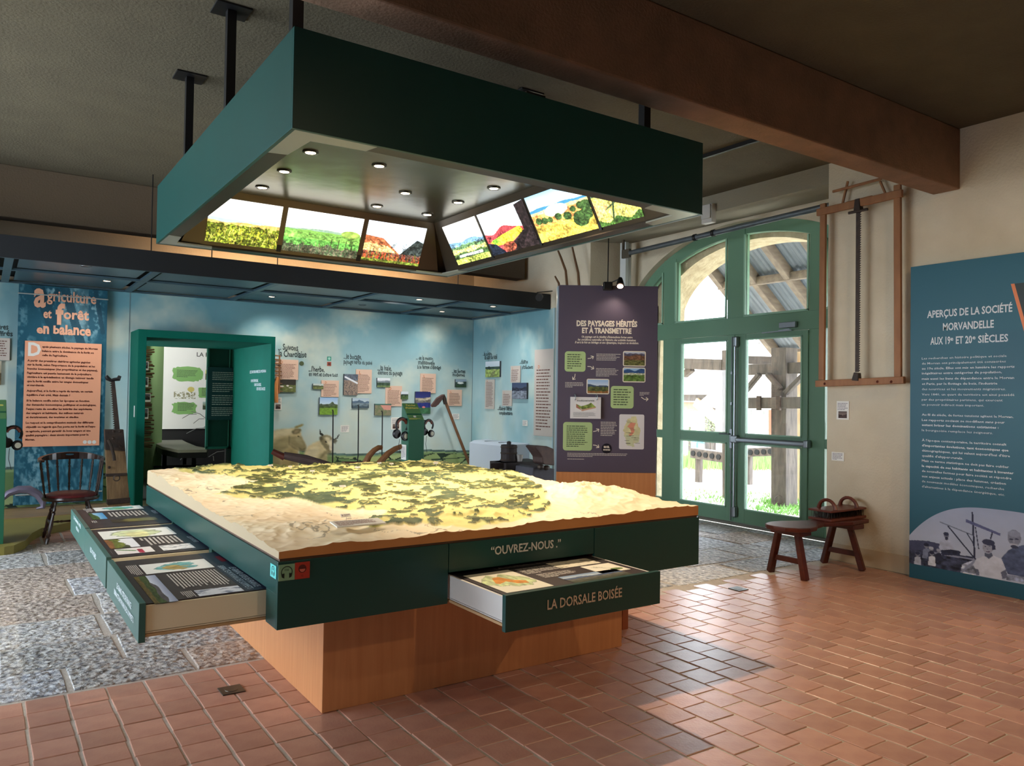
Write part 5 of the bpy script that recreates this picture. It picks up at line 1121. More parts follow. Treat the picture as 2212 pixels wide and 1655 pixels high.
photo(WB, (864.3, 846, 879.6, 862.8), hc(24, 26, 46, (214, 222, 230), (206, 214, 222), [(.35, .03, 2, (50, 66, 60), .3), (.5, .03, 3, (78, 100, 62), .5)]), 'smallest hedge photo at the right of the haie panel')
photo(WB, (808, 872.4, 843, 897.5), Cv(44, 32, (120, 128, 96)).put((npnoise(44, 32, 8, 6, 7) > .5).astype(float), (140, 132, 108)).put(Cv(44, 32).poly([(.3, .05), (1, .1), (.95, .55), (.55, .5)]).astype(float), (214, 150, 136)).put((Cv(44, 32).Y < .14).astype(float), (70, 110, 100)), 'aerial photo with a pink ploughed field')
tpanel(WB, (907, 806.7, 939.8, 849.8), 'pink text panel under the maison heading', 'L', 13)
photo(WB, (895.5, 846, 927.4, 893.8), hc(44, 64, 47, (40, 46, 100), (58, 66, 130), [(.28, .02, 2, (170, 160, 140), .4), (.38, .03, 2, (120, 116, 110), .4), (.5, .02, 3, (44, 54, 120), .3), (.72, .02, 2, (64, 110, 76), .3)]).put(Cv(44, 64).ell(.55, .7, .1, .04).astype(float), (222, 130, 130)), 'tall dark blue aerial photo with a pink roof')
photo(WB, (982, 819.4, 1005, 837.3), hc(34, 26, 48, (120, 140, 160), (150, 166, 180), [(.3, .1, 2.2, (50, 70, 62), .4), (.7, .03, 2, (44, 66, 46), .5)]).put(Cv(34, 26).ell(.45, .45, .28, .12).astype(float), (214, 220, 216)), 'small dark photo of a pale farm building')
tpanel(WB, (965.5, 841.7, 996.2, 877.3), 'pink text panel right of the hoe blade', 'L', 11)
photo(WR, (1052.6, 781.8, 1082.7, 814.5), hc(44, 44, 49, (214, 224, 236), (190, 204, 216), [(.34, .12, 1.6, (58, 78, 72), .4), (.5, .03, 2, (150, 170, 96), .5)]).put(Cv(44, 44).poly([(.3, .95), (.6, .5), (.75, .5), (.6, .95)]).astype(float), (140, 150, 100), 1, .6), 'photo of young conifer rows on the return wall')
tpanel(WR, (1050.3, 820, 1069, 883.9), 'tall narrow text panel below the conifer photo', 'L', 22, greypan, .92)
tpanel(WR, (1105.3, 791, 1125.5, 826.6), 'small grey text panel above the grey cattle photo', 'L', 7, greypan)
photo(WR, (1110, 827.5, 1141.2, 862.2), hc(44, 44, 50, (60, 74, 104), (70, 84, 110), [(.3, .06, 4, (50, 56, 76), .8), (.5, .02, 2, (118, 126, 140), .5)]), 'bluish cattle photo on the return wall')
tpanel(WR, (1087, 843.4, 1107.3, 877.8), 'small grey text panel left of the cattle photo', 'L', 7, greypan)
tpanel(WR, (1157.4, 756, 1195.9, 944), 'tall grey text panel beside the purple display board', 'D', 20, greypan, .78)
def small_card(fr, q, label, pic=False):
    r = fr.rect(*q); t = thing('object_label', fr.P(r[0], r[2], 0), label, 'label', 'small white object labels'); slab(fr, r, 0, .008, 'card', card, t)
    w, h = r[1]-r[0], r[3]-r[2]; g = G(); lines(g, fr, (r[0]+w*.08, r[1]-w*.08, r[2]+h*(.5 if pic else .1), r[3]-h*.08), 5, .0095, int(q[1]), .4); g.build('small_print', mat('label_ink', (130, 120, 130), .7), t, flip=False)
    if pic: picture('image', fr, (r[0]+w*.15, r[1]-w*.15, r[2]+h*.08, r[2]+h*.45), .0095, hc(16, 12, int(q[0]), (90, 76, 70), (140, 120, 110), [(.5, .1, 2, (70, 50, 44), .5)]), print_m, t)
small_card(WB, (593, 858.5, 607.6, 886), 'white label with photo beside the portal, under the cattle photo', True)
small_card(WB, (844.9, 901.9, 864.6, 928), 'white label with brown photo left of the green listening post', True)
small_card(WB, (976.8, 893.8, 991.6, 906.2), 'small white label right of the hoe handle'); small_card(WB, (735.8, 918.6, 753.7, 933.7), 'small white label above the painted cows')
small_card(WR, (1129.6, 907.6, 1140, 920.7), 'small white label on the return wall')
for q, c_, nm, lb in (((706.6, 770.2, 715.3, 779.5), (36, 140, 118), 'audio_sticker', 'green headphone sticker above the bocage panels'), ((706.6, 781.8, 715.3, 791), (150, 60, 34), 'child_sticker', 'rust red sticker below the green one')):
    r = WB.rect(*q); t = thing(nm, WB.P(r[0], r[2], 0), lb, 'sticker'); slab(WB, r, 0, .003, 'square', mat('sticker%d' % c_[0], c_, .5), t); g = G(); disc(g, WB, (r[0]+r[1])/2, (r[2]+r[3])/2, .02, .022, .004); g.build('symbol', mat('symbol%d' % c_[0], (150, 206, 190) if c_[0] < 100 else (80, 26, 16), .5), t, flip=False)
a = WB.px(651.3, 785.3); g = G(); g.lathe(WB.P(*a, 0), [(.034, 0), (.034, .01)], 20, (0, -1, 0)); tag(g.build('green_disc', mat('olive_disc', (62, 78, 40), .5)), 'small dark olive disc beside the first pink text panel', 'disc')
# ================================================================ things standing in front of the mural
floorboards = mat('stage_boards', (120, 96, 66), .45, noise=(4, (92, 72, 50), 1.5, 5), scale3=(.5, 5, 1)); olive = mat('olive_floor', (146, 134, 62), .5, noise=(3, (124, 114, 54), 1.3, 3))
st = thing('stage', (3.0, 10.8, 0), 'low wooden stage along the mural with a curved olive front border', 'stage')
edge = [(-3.59, 9.0), (-.2, 8.97), (.2, 8.98), (.28, 9.02), (.38, 9.25), (.46, 9.7), (.56, 10.0), (.82, 10.25), (1.15, 10.6), (1.7, 10.8), (3.5, 10.6), (7.18, 10.6)]
poly = [(x, y, .085) for x, y in edge]+[(7.18, 11.79, .085), (-3.59, 11.79, .085)]
G().prism(poly, (0, 0, -.085)).build('border', olive, st); 
inn = [(-3.6, 9.85), (.28, 9.86), (.44, 9.84), (.62, 10.2), (.9, 10.85), (1.3, 11.2), (7.18, 11.2)]
k = 0
for i in range(12):       # separate boards
    xa, xb = -3.6+i*.92, min(-3.6+(i+1)*.92-.006, 7.18)
    for j in range(6):
        ya, yb = 9.9+j*.32, 9.9+(j+1)*.32-.005
        def edgey(x):
            for (p, q) in zip(inn, inn[1:]):
                if p[0] <= x <= q[0]: return p[1]+(q[1]-p[1])*(x-p[0])/(q[0]-p[0])
            return 11.2
        y_lo = max(edgey(xa), edgey(xb)); 
        if yb <= min(edgey(xa), edgey(xb))+.02 or xa > 3.6 or proj((xb, yb, .1))[0] < -60: continue
        P = [(xa, max(ya, edgey(xa)), .085), (xb, max(ya, edgey(xb)), .085), (xb, max(yb, edgey(xb)), .085), (xa, max(yb, edgey(xa)), .085)]
        if abs(P[1][1]-P[2][1]) < .01 or abs(P[0][1]-P[3][1]) < .01: continue
        G().prism(P, (0, 0, .008)).build('floor_board', mat('stage_board', (164, 134, 98), .4, noise=(4, (128, 102, 74), 1.5, 5), scale3=(.5, 5, 1), var=.14), st)
# hanging forest banner
BY = 11.72; BF = Fr((.12, BY, 0), (1, 0, 0), (0, 0, 1)); zz = lambda a, b: (a/3.448, 560+b/3.448)
bn_ = thing('forest_banner', at(130, 1090, 'y', BY), 'tall blue forest banner titled agriculture et forêt en balance', 'banner')
a, b = BF.px(39, 606), BF.px(231, 636); c_, d_ = BF.px(30, 1092), BF.px(223, 1082); w0, w1 = (a[0]+c_[0])/2, (b[0]+d_[0])/2
fc = Cv(130, 300, (28, 84, 104)); n1 = npnoise(130, 300, 22, 44, 3, 4); n2 = npnoise(130, 300, 4, 5, 4, 3)
fc.put(np.clip((n1-.5)*6, 0, 1)*np.clip(1.1-np.abs(fc.X-.55)*1.2, 0, 1)*np.clip((n2-.3)*3, 0, 1), (166, 198, 210), .85); fc.put(((fc.Y < .3) & (np.abs(fc.X-.62) < .16)).astype(float), (120, 150, 160), .45, .6, 3, (20, 30))
for q in ((.2, 0, .5, .3, .03), (.5, 0, .75, .32, .022), (.42, .02, .34, .1, .012), (.85, 0, .95, .2, .012), (.3, .7, .44, .8, .02), (.62, .7, .66, .82, .025), (.3, .3, .5, .5, .02), (.7, .3, .78, .62, .018)): fc.put(fc.seg(*q, .45).astype(float), (22, 66, 84), .85)
fc.put((fc.Y > .77).astype(float)*np.clip((npnoise(130, 300, 30, 20, 9, 3)-.5)*5, 0, 1), (110, 160, 180), .6)
zb0, zb1 = (c_[1]+d_[1])/2, 2.965
picture('printed_cloth', BF, (w0, w1, zb0, zb1), 0, fc, print_m, bn_)
G().tube([BF.P(w0-.01, zb1-.12, .008), BF.P(w1+.01, zb1-.12, .008)], .008, 6).build('top_rod', mat('pale_rod', (170, 176, 172), .5), bn_); G().tube([BF.P(w0+.02, zb0+.13, .008), BF.P(w1-.01, zb0+.13, .008)], .008, 6).build('bottom_rod', mat('pale_rod', (170, 176, 172), .5), bn_)
r = BF.rect(54, 736, 214, 962); sal = mat('salmon_panel', (228, 160, 126), .6); slab(BF, r, .004, .016, 'text_board', sal, bn_)
g = G()
for s, x0, y0, x1, y1 in (('epuis plusieurs siècles, le paysage du Morvan', 312, 662, 727, 672), ('balance entre la dominance de la forêt ou', 312, 692, 697, 703), ("celle de l'agriculture.", 312, 722, 505, 727), ('A partir des premières clairières agricoles gagnées', 203, 762, 672, 775), ("sur la forêt, selon l'importance de la population et les", 203, 792, 707, 805), ('besoins économiques (des propriétaires et des paysans),', 203, 822, 727, 835), ("l'agriculture est passée lentement de la polyculture", 201, 855, 680, 863), ('vivrière à la spécialisation en élevage naisseur tandis', 200, 884, 697, 893), ('que la forêt oscille entre les usages domestiques', 200, 916, 656, 923), ('et marchands.', 198, 944, 330, 947), ("Aujourd'hui, si la forêt a repris du terrain, un certain", 197, 986, 690, 993), ("équilibre s'est créé. Mais demain ?", 196, 1017, 522, 1021), ('Si la balance oscille selon les époques en fonction', 195, 1060, 665, 1062), ('des demandes économiques, politiques et sociologiques,', 194, 1090, 716, 1093), ("l'enjeu reste de concilier les intérêts des exploitants,", 194, 1122, 687, 1123), ('des usagers et habitants, des milieux naturels', 192, 1152, 622, 1153), ('et dernièrement, des touristes et citadins.', 192, 1183, 587, 1183), ('Le respect et la compréhension mutuels des différents', 191, 1225, 696, 1222), ("objectifs ou regards que l'on porte sur la forêt et l'espa-", 190, 1256, 712, 1252), ('ce agricole, peuvent garantir de bons usagers et une', 189, 1288, 675, 1283), ('qualité paysagère : deux atouts importants pour le', 188, 1318, 659, 1313), ('Morvan.', 187, 1350, 260, 1350)):
    ptext(g, BF, s, *zz(x0, y0), *zz(x1, y1), 4.0, bold=.05, h=.018)
g.build('body_text', mat('brown_lettering', (96, 44, 30), .6), bn_, flip=False)
g = G(); ptext(g, BF, 'D', *zz(207, 717), *zz(303, 720), 28, bold=.03, h=.018); g.build('initial', txt_white, bn_, flip=False)
for i in range(3): g = G(); a = BF.px(*zz(631+34.5*i, 1362)); disc(g, BF, a[0], a[1], .024, .024, .018); g.build('white_dot', txt_white, bn_, flip=False)
g = G(); peach_i = mat('peach_lettering', (224, 166, 136), .6)
ptext(g, BF, 'a', *zz(250, 350), *zz(340, 352), 56, bold=.03, h=.006); ptext(g, BF, 'griculture', *zz(348, 318), *zz(716, 325), 23, bold=.018, h=.006); ptext(g, BF, 'et', *zz(322, 437), *zz(384, 437), 19, bold=.03, h=.006)
ptext(g, BF, 'f', *zz(412, 480), *zz(480, 480), 42, bold=.045, h=.006); ptext(g, BF, 'orêt', *zz(472, 447), *zz(662, 452), 22, bold=.03, h=.006, jit=.1); ptext(g, BF, 'en balance', *zz(272, 552), *zz(677, 566), 20, bold=.04, h=.006, jit=.16)
g.build('title_lettering', peach_i, bn_, flip=False)
# left edge texts
heading(WB, [('repères', (-24, 711), (18, 711), 9), ('chiffrés', (-22, 725), (27.5, 726), 9)], 'dark lettering ending in chiffrés at the left edge of the photo')
tpanel(WB, (-26, 729, 20.5, 779), 'pale grey text panel left of the forest banner', '', 8, greypan, .92)
photo(WB, (-30, 779, 2, 832), hc(20, 30, 61, (190, 180, 160), (150, 140, 120), [(.5, .1, 2, (96, 84, 60), .5)]), 'photo at the left edge below the grey text panel')
# listening posts
def head(cx, cz, y, s, t, nm='headphones', label='', flipx=1):
    o = thing(nm, (cx, y, cz), label, 'headphones', 'headphones on the listening posts'); R = .06*s
    pts = [(cx+R*math.cos(a), y+.01*math.cos(a), cz+R*1.05*math.sin(a)) for a in [math.pi*(-.22+1.44*i/14) for i in range(15)]]
    G().tube(pts, [.011*s]*15, 6).build('headband', black_m, o, smooth=True)
    G().tube([(p[0]*.85+cx*.15, p[1]+.004, p[2]*.88+cz*.12) for p in pts[3:-3]], [.015*s]*9, 6).build('band_padding', mat('red_brown_pad', (120, 60, 44), .5), o, smooth=True)
    for sx, dz in ((-1, -.075), (.55, -.095)):
        c0 = (cx+sx*s*.045, y+(.02 if sx < 0 else -.01), cz+dz*s); G().lathe((c0[0], c0[1]+.02, c0[2]), [(.02*s, 0), (.04*s, .004), (.043*s, .02), (.036*s, .04)], 16, (.25, -1, 0)).build('ear_cup', black_m, o, smooth=True)
        if sx > 0: G().lathe((c0[0]+.01, c0[1]-.022, c0[2]), [(.024*s, 0), (.0001, .002)], 14, (.25, -1, 0), cap=False).build('ear_badge', mat('cream_badge', (190, 186, 166), .5), o)
    G().tube([(cx-.03, y, cz-.12*s), (cx-.035, y+.01, cz-.25), (cx-.01, y+.02, cz-.36)], .003, 5).build('cord', black_m, o)
    box('hook', cx-.025-(.07 if flipx < 0 else 0), cx+.025+(.04 if flipx > 0 else 0), y-.01, y+.03, cz+R-.02, cz+R+.0, black_m, o)
    return o
post_g = mat('post_green', (22, 92, 66), .5); post_top = mat('post_sloping_green', (92, 136, 84), .5)
def post(x0, x1, y0, dep, zf, zk, label, txt, ln):
    t = thing('listening_post', ((x0+x1)/2, y0+dep/2, 0), label, 'listening post', 'green listening posts')
    G().prism([(x0, y0, 0), (x0, y0, zf), (x0, y0+dep, zk), (x0, y0+dep, 0)], (x1-x0, 0, 0)).build('body', post_g, t, bevel=.003)
    f_ = Fr((x0, y0-.0, zf), (1, 0, 0), (0, dep, zk-zf)); L = (dep*dep+(zk-zf)**2)**.5; w = x1-x0
    slab(f_, (.004, w-.004, .004, L-.004), .0005, .003, 'sloping_plate', post_top, t); slab(f_, (.004, w-.004, L*.3, L*.38), .003, .0035, 'dark_band', post_g, t)
    g = G(); text(g, f_, txt[0], w/2, L*.82, width=w*.6, cap=L*.1, h=.005, bold=.04, align='c'); text(g, f_, txt[1], w/2, L*.66, width=w*.86, cap=L*.1, h=.005, bold=.04, align='c'); g.build('lettering', mat('lemon_lettering', (226, 214, 110), .5), t, flip=False)
    g = G(); g.add([f_.P(w*.38, L*.15, .005), f_.P(w*.54, L*.15, .005), f_.P(w*.54, L*.25, .005), f_.P(w*.38, L*.25, .005)], [(0, 1, 2, 3)]); g.build('push_button', card, t, flip=False)
    g = G(); lines(g, f_, (w*.06, w*.94, L*.03, L*.12), 2, .005, 3); g.build('small_print', mat('lemon_lettering', (226, 214, 110), .5), t, flip=False); return t
yk = 8.9; x0 = at(882.5, 950, 'y', yk).x; x1 = at(916, 950, 'y', yk).x; zf = at(882.5, 908, 'y', yk).z; q = at(868, 871, 'x', x0)
post(x0, x1, yk, q.y-yk, zf, q.z, "green listening post with sloping top lettered Paroles d'habitants behind the table", ('Paroles', "d'habitants"), 0)
lf = thing('leaflet_holder', (x0-.01, yk+.15, .8), 'white printed sheet on the side of the listening post', 'sheet'); fr = Fr((x0-.002, yk+.3, 0), (0, -1, 0), (0, 0, 1)); r = fr.rect(867.5, 960, 877.5, 994); slab(fr, r, 0, .004, 'sheet', card, lf); g = G(); lines(g, fr, (r[0]+.02, r[1]-.02, r[2]+.02, r[3]-.02), 10, .005, 4); g.build('small_print', mat('label_ink', (130, 120, 130), .7), lf, flip=False)
c_ = at(866, 922, 'y', yk+.1); head(c_.x-.01, c_.z+.02, yk+.05, 1.45, None, label='black headphones on the left side of the listening post behind the table')
c_ = at(921, 922, 'y', yk+.12); head(c_.x+.035, c_.z+.02, yk+.12, 1.15, None, flipx=-1, label='headphones on the right side of the listening post behind the table')
xk = at(12, 1000, 'y', 9.15).x; post(xk-.34, xk, 9.15, .38, at(12, 905, 'y', 9.15).z, at(12, 864, 'y', 9.5).z, 'teal listening post cut by the left edge of the photo', ('Instants', 'vivants'), 0)
c_ = at(24, 938, 'y', 9.2); head(c_.x+.02, c_.z, 9.24, 1.2, None, flipx=-1, label='headphones with dangling cord at the left edge of the photo')
# wooden armchair
ch = thing('captains_chair', (.80, 9.62, 0), 'dark turned-wood armchair with a red leather seat beside the stage', 'chair')
ebony = mat('dark_stained_wood', (44, 30, 30), .22, noise=(8, (62, 40, 32), 1.5, 4)); cxh, cyh = .81, 9.64
def turned(a, b, r, n=10):
    a, b = Vector(a), Vector(b); f = [(0, .75), (.12, .6), (.2, 1.0), (.24, .65), (.28, 1.05), (.33, .7), (.55, 1.15), (.75, .8), (.79, 1.15), (.83, .75), (.87, 1.1), (1, .7)]
    return [a.lerp(b, t) for t, _ in f], [r*k for _, k in f]
sz = .47
G().lathe((cxh, cyh, sz-.045), [(.20, 0), (.265, .008), (.275, .025), (.27, .045), (.2, .05)], 28).build('seat_frame', ebony, ch, smooth=True)
G().lathe((cxh, cyh, sz), [(.24, -.004), (.245, .02), (.2, .04), (.1, .046), (.0001, .046)], 28).build('seat_cushion', mat('oxblood_leather', (104, 34, 36), .35, bump=(20, .2, .003)), ch, smooth=True)
for sx, sy in ((-1, -1), (1, -1), (-1, 1), (1, 1)):
    p, r = turned((cxh+sx*.15, cyh+sy*.14, sz-.04), (cxh+sx*.235, cyh+sy*.23-(.02 if sy < 0 else 0), .0 if sy < 0 else .0), .019); G().tube(p, r, 8).build('leg', ebony, ch, smooth=True)
p, r = turned((cxh-.20, cyh-.02, .2), (cxh+.2, cyh-.02, .2), .013); G().tube(p, r, 8).build('stretcher', ebony, ch, smooth=True)
for sx in (-1, 1): p, r = turned((cxh+sx*.2, cyh-.19, .2), (cxh+sx*.2, cyh+.19, .2), .013); G().tube(p, r, 8).build('stretcher', ebony, ch, smooth=True)
arc = [(math.radians(a)) for a in (-12, 15, 42, 66, 90, 114, 138, 165, 192)]
bt = lambda a, k=1: Vector((cxh+.30*math.cos(a)*k, cyh+.28*math.sin(a)*k+.02, 0))
for a in arc[0:9]:
    if a in (arc[0], arc[8]) or True:
        lo = bt(a, .84); lo.z = sz+.0; hi = bt(a, 1.0); hi.z = .845; p, r = turned(lo, hi, .0125); G().tube(p, r, 8).build('spindle', ebony, ch, smooth=True)
g = G(); n = 24
for i in range(n):
    a0_, a1_ = math.radians(-22+224*i/n), math.radians(-22+224*(i+1)/n); k0 = .5-.5*math.cos(2*math.pi*i/n); k1 = .5-.5*math.cos(2*math.pi*(i+1)/n)
    def W_(a, kk): c = bt(a, 1.0); d = Vector((math.cos(a), math.sin(a), 0)); return [c-d*.022+Vector((0, 0, .845)), c+d*.022+Vector((0, 0, .845)), c+d*.02+Vector((0, 0, .868+.055*kk)), c-d*.016+Vector((0, 0, .868+.055*kk))]
    A, B = W_(a0_, k0), W_(a1_, k1); g.add(A+B, [(0, 1, 5, 4), (1, 2, 6, 5), (2, 3, 7, 6), (3, 0, 4, 7)]+([(3, 2, 1, 0)] if i == 0 else [])+([(4, 5, 6, 7)] if i == n-1 else []))
g.build('crest_rail', ebony, ch, smooth=True)
a = bt(math.radians(90), 1)+Vector((0, -.03, .89)); box('hand_hole', a.x-.045, a.x+.045, a.y+.008, a.y+.04, .885, .905, mat('hand_hole_blue', (60, 110, 130), .6), ch, bevel=.008)
# two-handed saw leaning with its iron-clad plank
pk = thing('clamp_plank', at(258, 1088, 'y', 11.0), 'worm-eaten wooden plank with iron top plate and a saw blade behind it', 'tool')
def quadbar(q, y, th, nm, m, parent, bevel=.004): P = [at(u, v, 'y', y) for u, v in q]; return G().prism(P, (0, th, 0)).build(nm, m, parent, bevel)
quadbar(((228, 965), (270, 965), (281, 1094), (233, 1096)), 10.95, .07, 'plank', mat('wormy_wood', (150, 120, 82), .85, noise=(7, (98, 74, 50), 1.8, 6), scale3=(2, 2, .5), bump=(20, .6, .01)), pk)
quadbar(((226, 928), (267, 928), (271, 975), (228, 972)), 10.92, .1, 'iron_plate', iron_m, pk)
for u, v in ((245, 932), (259, 932), (244, 947), (260, 965), (236, 1010)): G().lathe(at(u, v, 'y', 10.92), [(.0001, .012), (.014, .008), (.018, 0)], 10, (0, -1, 0), cap=False).build('rivet', iron_m, pk, smooth=True)
quadbar(((229, 1024), (275, 1022), (276, 1028), (229, 1030)), 10.93, .1, 'iron_band', iron_m, pk); quadbar(((231, 1080), (281, 1075), (282, 1086), (232, 1091)), 10.93, .1, 'iron_shoe', iron_m, pk)
G().tube([at(234, 950, 'y', 10.85), at(240, 962, 'y', 10.83), at(246, 985, 'y', 10.86), at(247, 995, 'y', 10.86)], .02, 8).build('lever_arm', iron_m, pk, smooth=True); G().lathe(at(252, 1033, 'y', 10.88), [(.03, -.008), (.042, 0), (.03, .008)], 12, (0, 1, 0), cap=False).build('hanging_ring', iron_m, pk)
g = G(); bl = [at(240, 822, 'y', 11.1), at(248, 822, 'y', 11.1), at(259, 928, 'y', 11.05), at(248, 928, 'y', 11.05)]; g.prism(bl, (0, .006, 0)); n = 22
for i in range(n): a = bl[0].lerp(bl[3], i/n); b = bl[0].lerp(bl[3], (i+.7)/n); g.prism([a, b, a.lerp(b, .5)+Vector((-.02, 0, 0))], (0, .006, 0))
g.build('saw_blade', iron_m, pk); g = G(); g.tube([at(229, 812, 'y', 11.1), at(233, 818, 'y', 11.1), at(240, 822, 'y', 11.1), at(247, 820, 'y', 11.1), at(256, 819, 'y', 11.1), at(259, 812, 'y', 11.1)], [.02, .028, .022, .022, .028, .02], 8); g.build('saw_handle', black_m, pk, smooth=True)
sk_ = thing('curved_blade', at(90, 1095, 'y', 10.4), 'curved grey iron blade lying against the forest banner', 'tool')
pts = [at(u, v, 'y', 10.4) for u, v in ((4, 1080), (18, 1066), (40, 1058), (62, 1058), (82, 1068), (93, 1084), (92, 1096), (78, 1099))]; G().tube(pts, [.02, .035, .045, .048, .045, .04, .028, .008], 8).build('blade', mat('violet_grey_iron', (112, 104, 122), .45, metal=.4), sk_, smooth=True)
# hoe, plough handles, saw
ho = thing('hoe', at(1014, 1003, 'y', 11.3), 'long-handled hoe with a broad iron blade leaning on the mural', 'tool')
G().tube([at(960, 862, 'y', 11.62), at(985, 928, 'y', 11.58), at(1012, 997, 'y', 11.56), at(985, 928, 'y', 11.58)+(at(1012, 997, 'y', 11.56)-at(985, 928, 'y', 11.58))*((at(985, 928, 'y', 11.58).z-.095)/(at(985, 928, 'y', 11.58).z-at(1012, 997, 'y', 11.56).z))], [.026, .024, .026, .026], 10).build('handle', mat('brown_handle', (124, 84, 52), .6, noise=(8, (96, 62, 40), 1.5, 4)), ho, smooth=True)
G().tube([at(957, 853, 'y', 11.6), at(960, 862, 'y', 11.6), at(962, 873, 'y', 11.6)], [.028, .036, .032], 10).build('socket', iron_m, ho, smooth=True)
G().prism([at(u, v, 'y', 11.55) for u, v in ((959, 854), (954, 855), (943, 862), (935, 873), (931, 878), (933, 880), (941, 879.5), (948, 874), (957, 862))], (0, .02, .02)).build('blade', mat('rust_brown_iron', (84, 62, 58), .6, metal=.3), ho, bevel=.003)
pg = thing('plough', at(830, 1003, 'y', 9.2), 'old wooden plough with two curved handles rising behind the table', 'plough')
G().tube([at(u, v, 'y', 9.2) for u, v in ((788, 1012), (790, 1000), (797, 985), (808, 973), (818, 967), (825, 967))], [.045, .045, .04, .036, .034, .03], 10).build('handle', rawwood, pg, smooth=True)
G().tube([at(u, v, 'y', 9.1) for u, v in ((812, 1010), (824, 995), (838, 980), (853, 970), (866, 965), (875, 965))], [.045, .042, .04, .036, .032, .03], 10).build('handle', rawwood, pg, smooth=True)
G().bar(at(740, 1006, 'y', 9.3), at(830, 1006, 'y', 9.3), .1, .1).build('beam', mat('red_brown_beam', (104, 64, 52), .7), pg, bevel=.01)
G().bar(at(728, 1012, 'y', 9.3), at(734, 1000, 'y', 9.3), .08, .03).build('coulter', mat('grey_steel_piece', (120, 122, 124), .4, metal=.6), pg)
fs = thing('beam_saw', at(600, 978, 'y', 9.6), 'long toothed log saw with a round wooden handle in front of the painted cattle', 'tool')
G().tube([at(588, 975, 'y', 9.6), at(615, 988, 'y', 9.55)], [.035, .045], 10).build('handle', oldwood, fs, smooth=True)
bl = [at(613, 984, 'y', 9.55), at(660, 993, 'y', 9.5), at(727, 1008, 'y', 9.4)]; G().tube(bl, [.045, .06, .03], 10).build('beam', mat('dark_violet_wood', (88, 70, 66), .7, noise=(8, (62, 48, 46), 1.5, 4)), fs, smooth=True)
g = G()
for i in range(15): a = at(652+i*3.3, 990+i*.9, 'y', 9.47); g.prism([a, a+Vector((.03, 0, -.004)), a+Vector((.018, 0, .035))], (0, .01, 0))
g.build('saw_teeth', iron_m, fs)
for i, (u, v0, v1) in enumerate(((719.5, 886, 1000), (774.5, 875, 985), (826, 888, 995))):
    t = thing('thin_stand', at(u, v1, 'y', 9.8+.2*i), ['thin dark metal rod in front of the square meadow photo', 'thin dark metal rod in front of the blue hills photo', 'thin dark metal rod in front of the pink field photo'][i], 'stand', 'thin upright rods behind the table'); Y_ = 9.8+.2*i
    G().tube([at(u-2, v1+6, 'y', Y_), at(u-1, v1, 'y', Y_), at(u, v0+2, 'y', Y_), at(u-1, v0, 'y', Y_), at(u-2, v0+1, 'y', Y_)], .009, 6).build('rod', black_m, t); a = at(u-2, v1+6, 'y', Y_); G().lathe((a.x, a.y, .09), [(.08, 0), (.08, .012), (.02, .02), (.009, a.z-.09)], 14).build('base', black_m, t)
hr = thing('wooden_rake', at(598, 868, 'y', 11.72), 'wooden hay rake with many tines peeping out beside the portal', 'rake')
G().tube([at(604, 768, 'y', 11.72), at(603, 850, 'y', 11.72)], .012, 6).build('upright', rawwood, hr); G().tube([at(600, 815, 'y', 11.72), at(596, 835, 'y', 11.72), at(597, 870, 'y', 11.72)], [.02, .035, .03], 8).build('curved_bar', mat('orange_wood', (206, 130, 70), .6), hr, smooth=True)
q_ = at(603, 790, 'y', 11.74); box('wall_hook', q_.x-.01, q_.x+.01, 11.7, MB, q_.z-.01, q_.z+.01, iron_m, hr)
for i in range(10): v = 768+i*8.5; G().tube([at(594, v, 'y', 11.72), at(607+i*.4, v+1.2, 'y', 11.72)], [.011, .006], 6).build('tine', rawwood, hr)
# white convector, press, anvil
wc = thing('white_convector', (7.0, 10.6, .09), 'white boxed radiator cover in the corner of the mural', 'radiator'); yA = at(1014, 955, 'x', 6.86).y; zA = at(1014, 956, 'x', 6.86).z
G().prism([(6.86, yA, .09), (6.86, yA, zA), (6.95, yA, zA+.04), (7.185, yA, zA+.05), (7.185, yA, .09)], (0, -1.3, 0)).build('case', mat('white_enamel', (206, 216, 232), .4), wc, bevel=.006)
for k in (.42, .84): box('joint', 6.90, 7.18, yA-k-.003, yA-k+.003, zA+.04, zA+.051, mat('joint_grey', (120, 130, 136), .5), wc)
yt = 8.6; dkw = mat('nearly_black_wood', (50, 38, 36), .7, noise=(9, (34, 26, 26), 1.5, 5), bump=(22, .5, .005))
wt = thing('workbench', at(1120, 1010, 'y', yt), 'rough dark workbench with a box underneath behind the table', 'workbench')
zt_ = at(1090, 1000, 'y', yt).z; a, b = at(1060, 1000, 'y', yt), at(1172, 1000, 'y', yt)
G().prism([(a.x, yt, zt_), (b.x, yt, zt_), (b.x+.1, yt+.5, zt_), (a.x+.5, yt+.5, zt_)], (0, 0, -.07)).build('top', dkw, wt, bevel=.006)
for x, y in ((a.x+.12, yt+.08), (b.x-.1, yt+.1), (a.x+.6, yt+.42), (b.x, yt+.42)): box('leg', x-.04, x+.04, y-.04, y+.04, 0, zt_-.07, oldwood, wt, bevel=.005)
c_, d_ = at(1093, 1001, 'y', yt-.05), at(1125, 1001, 'y', yt-.05); box('box', c_.x, d_.x, yt-.05, yt+.35, zt_-.42, zt_+.0, dkw, wt, bevel=.006); box('box', d_.x+.1, d_.x+.3, yt+.02, yt+.16, zt_-.3, zt_-.075, dkw, wt, bevel=.006)
cp_ = at(1137, 996, 'y', yt-.06); tag(G().lathe((cp_.x, yt+.1, zt_), [(.035, 0), (.05, .09), (.045, .09), (.03, .01)], 16).build('pale_beaker', mat('pale_metal_cup', (176, 170, 164), .4, metal=.4), smooth=True), 'small pale beaker standing on the dark workbench', 'beaker')
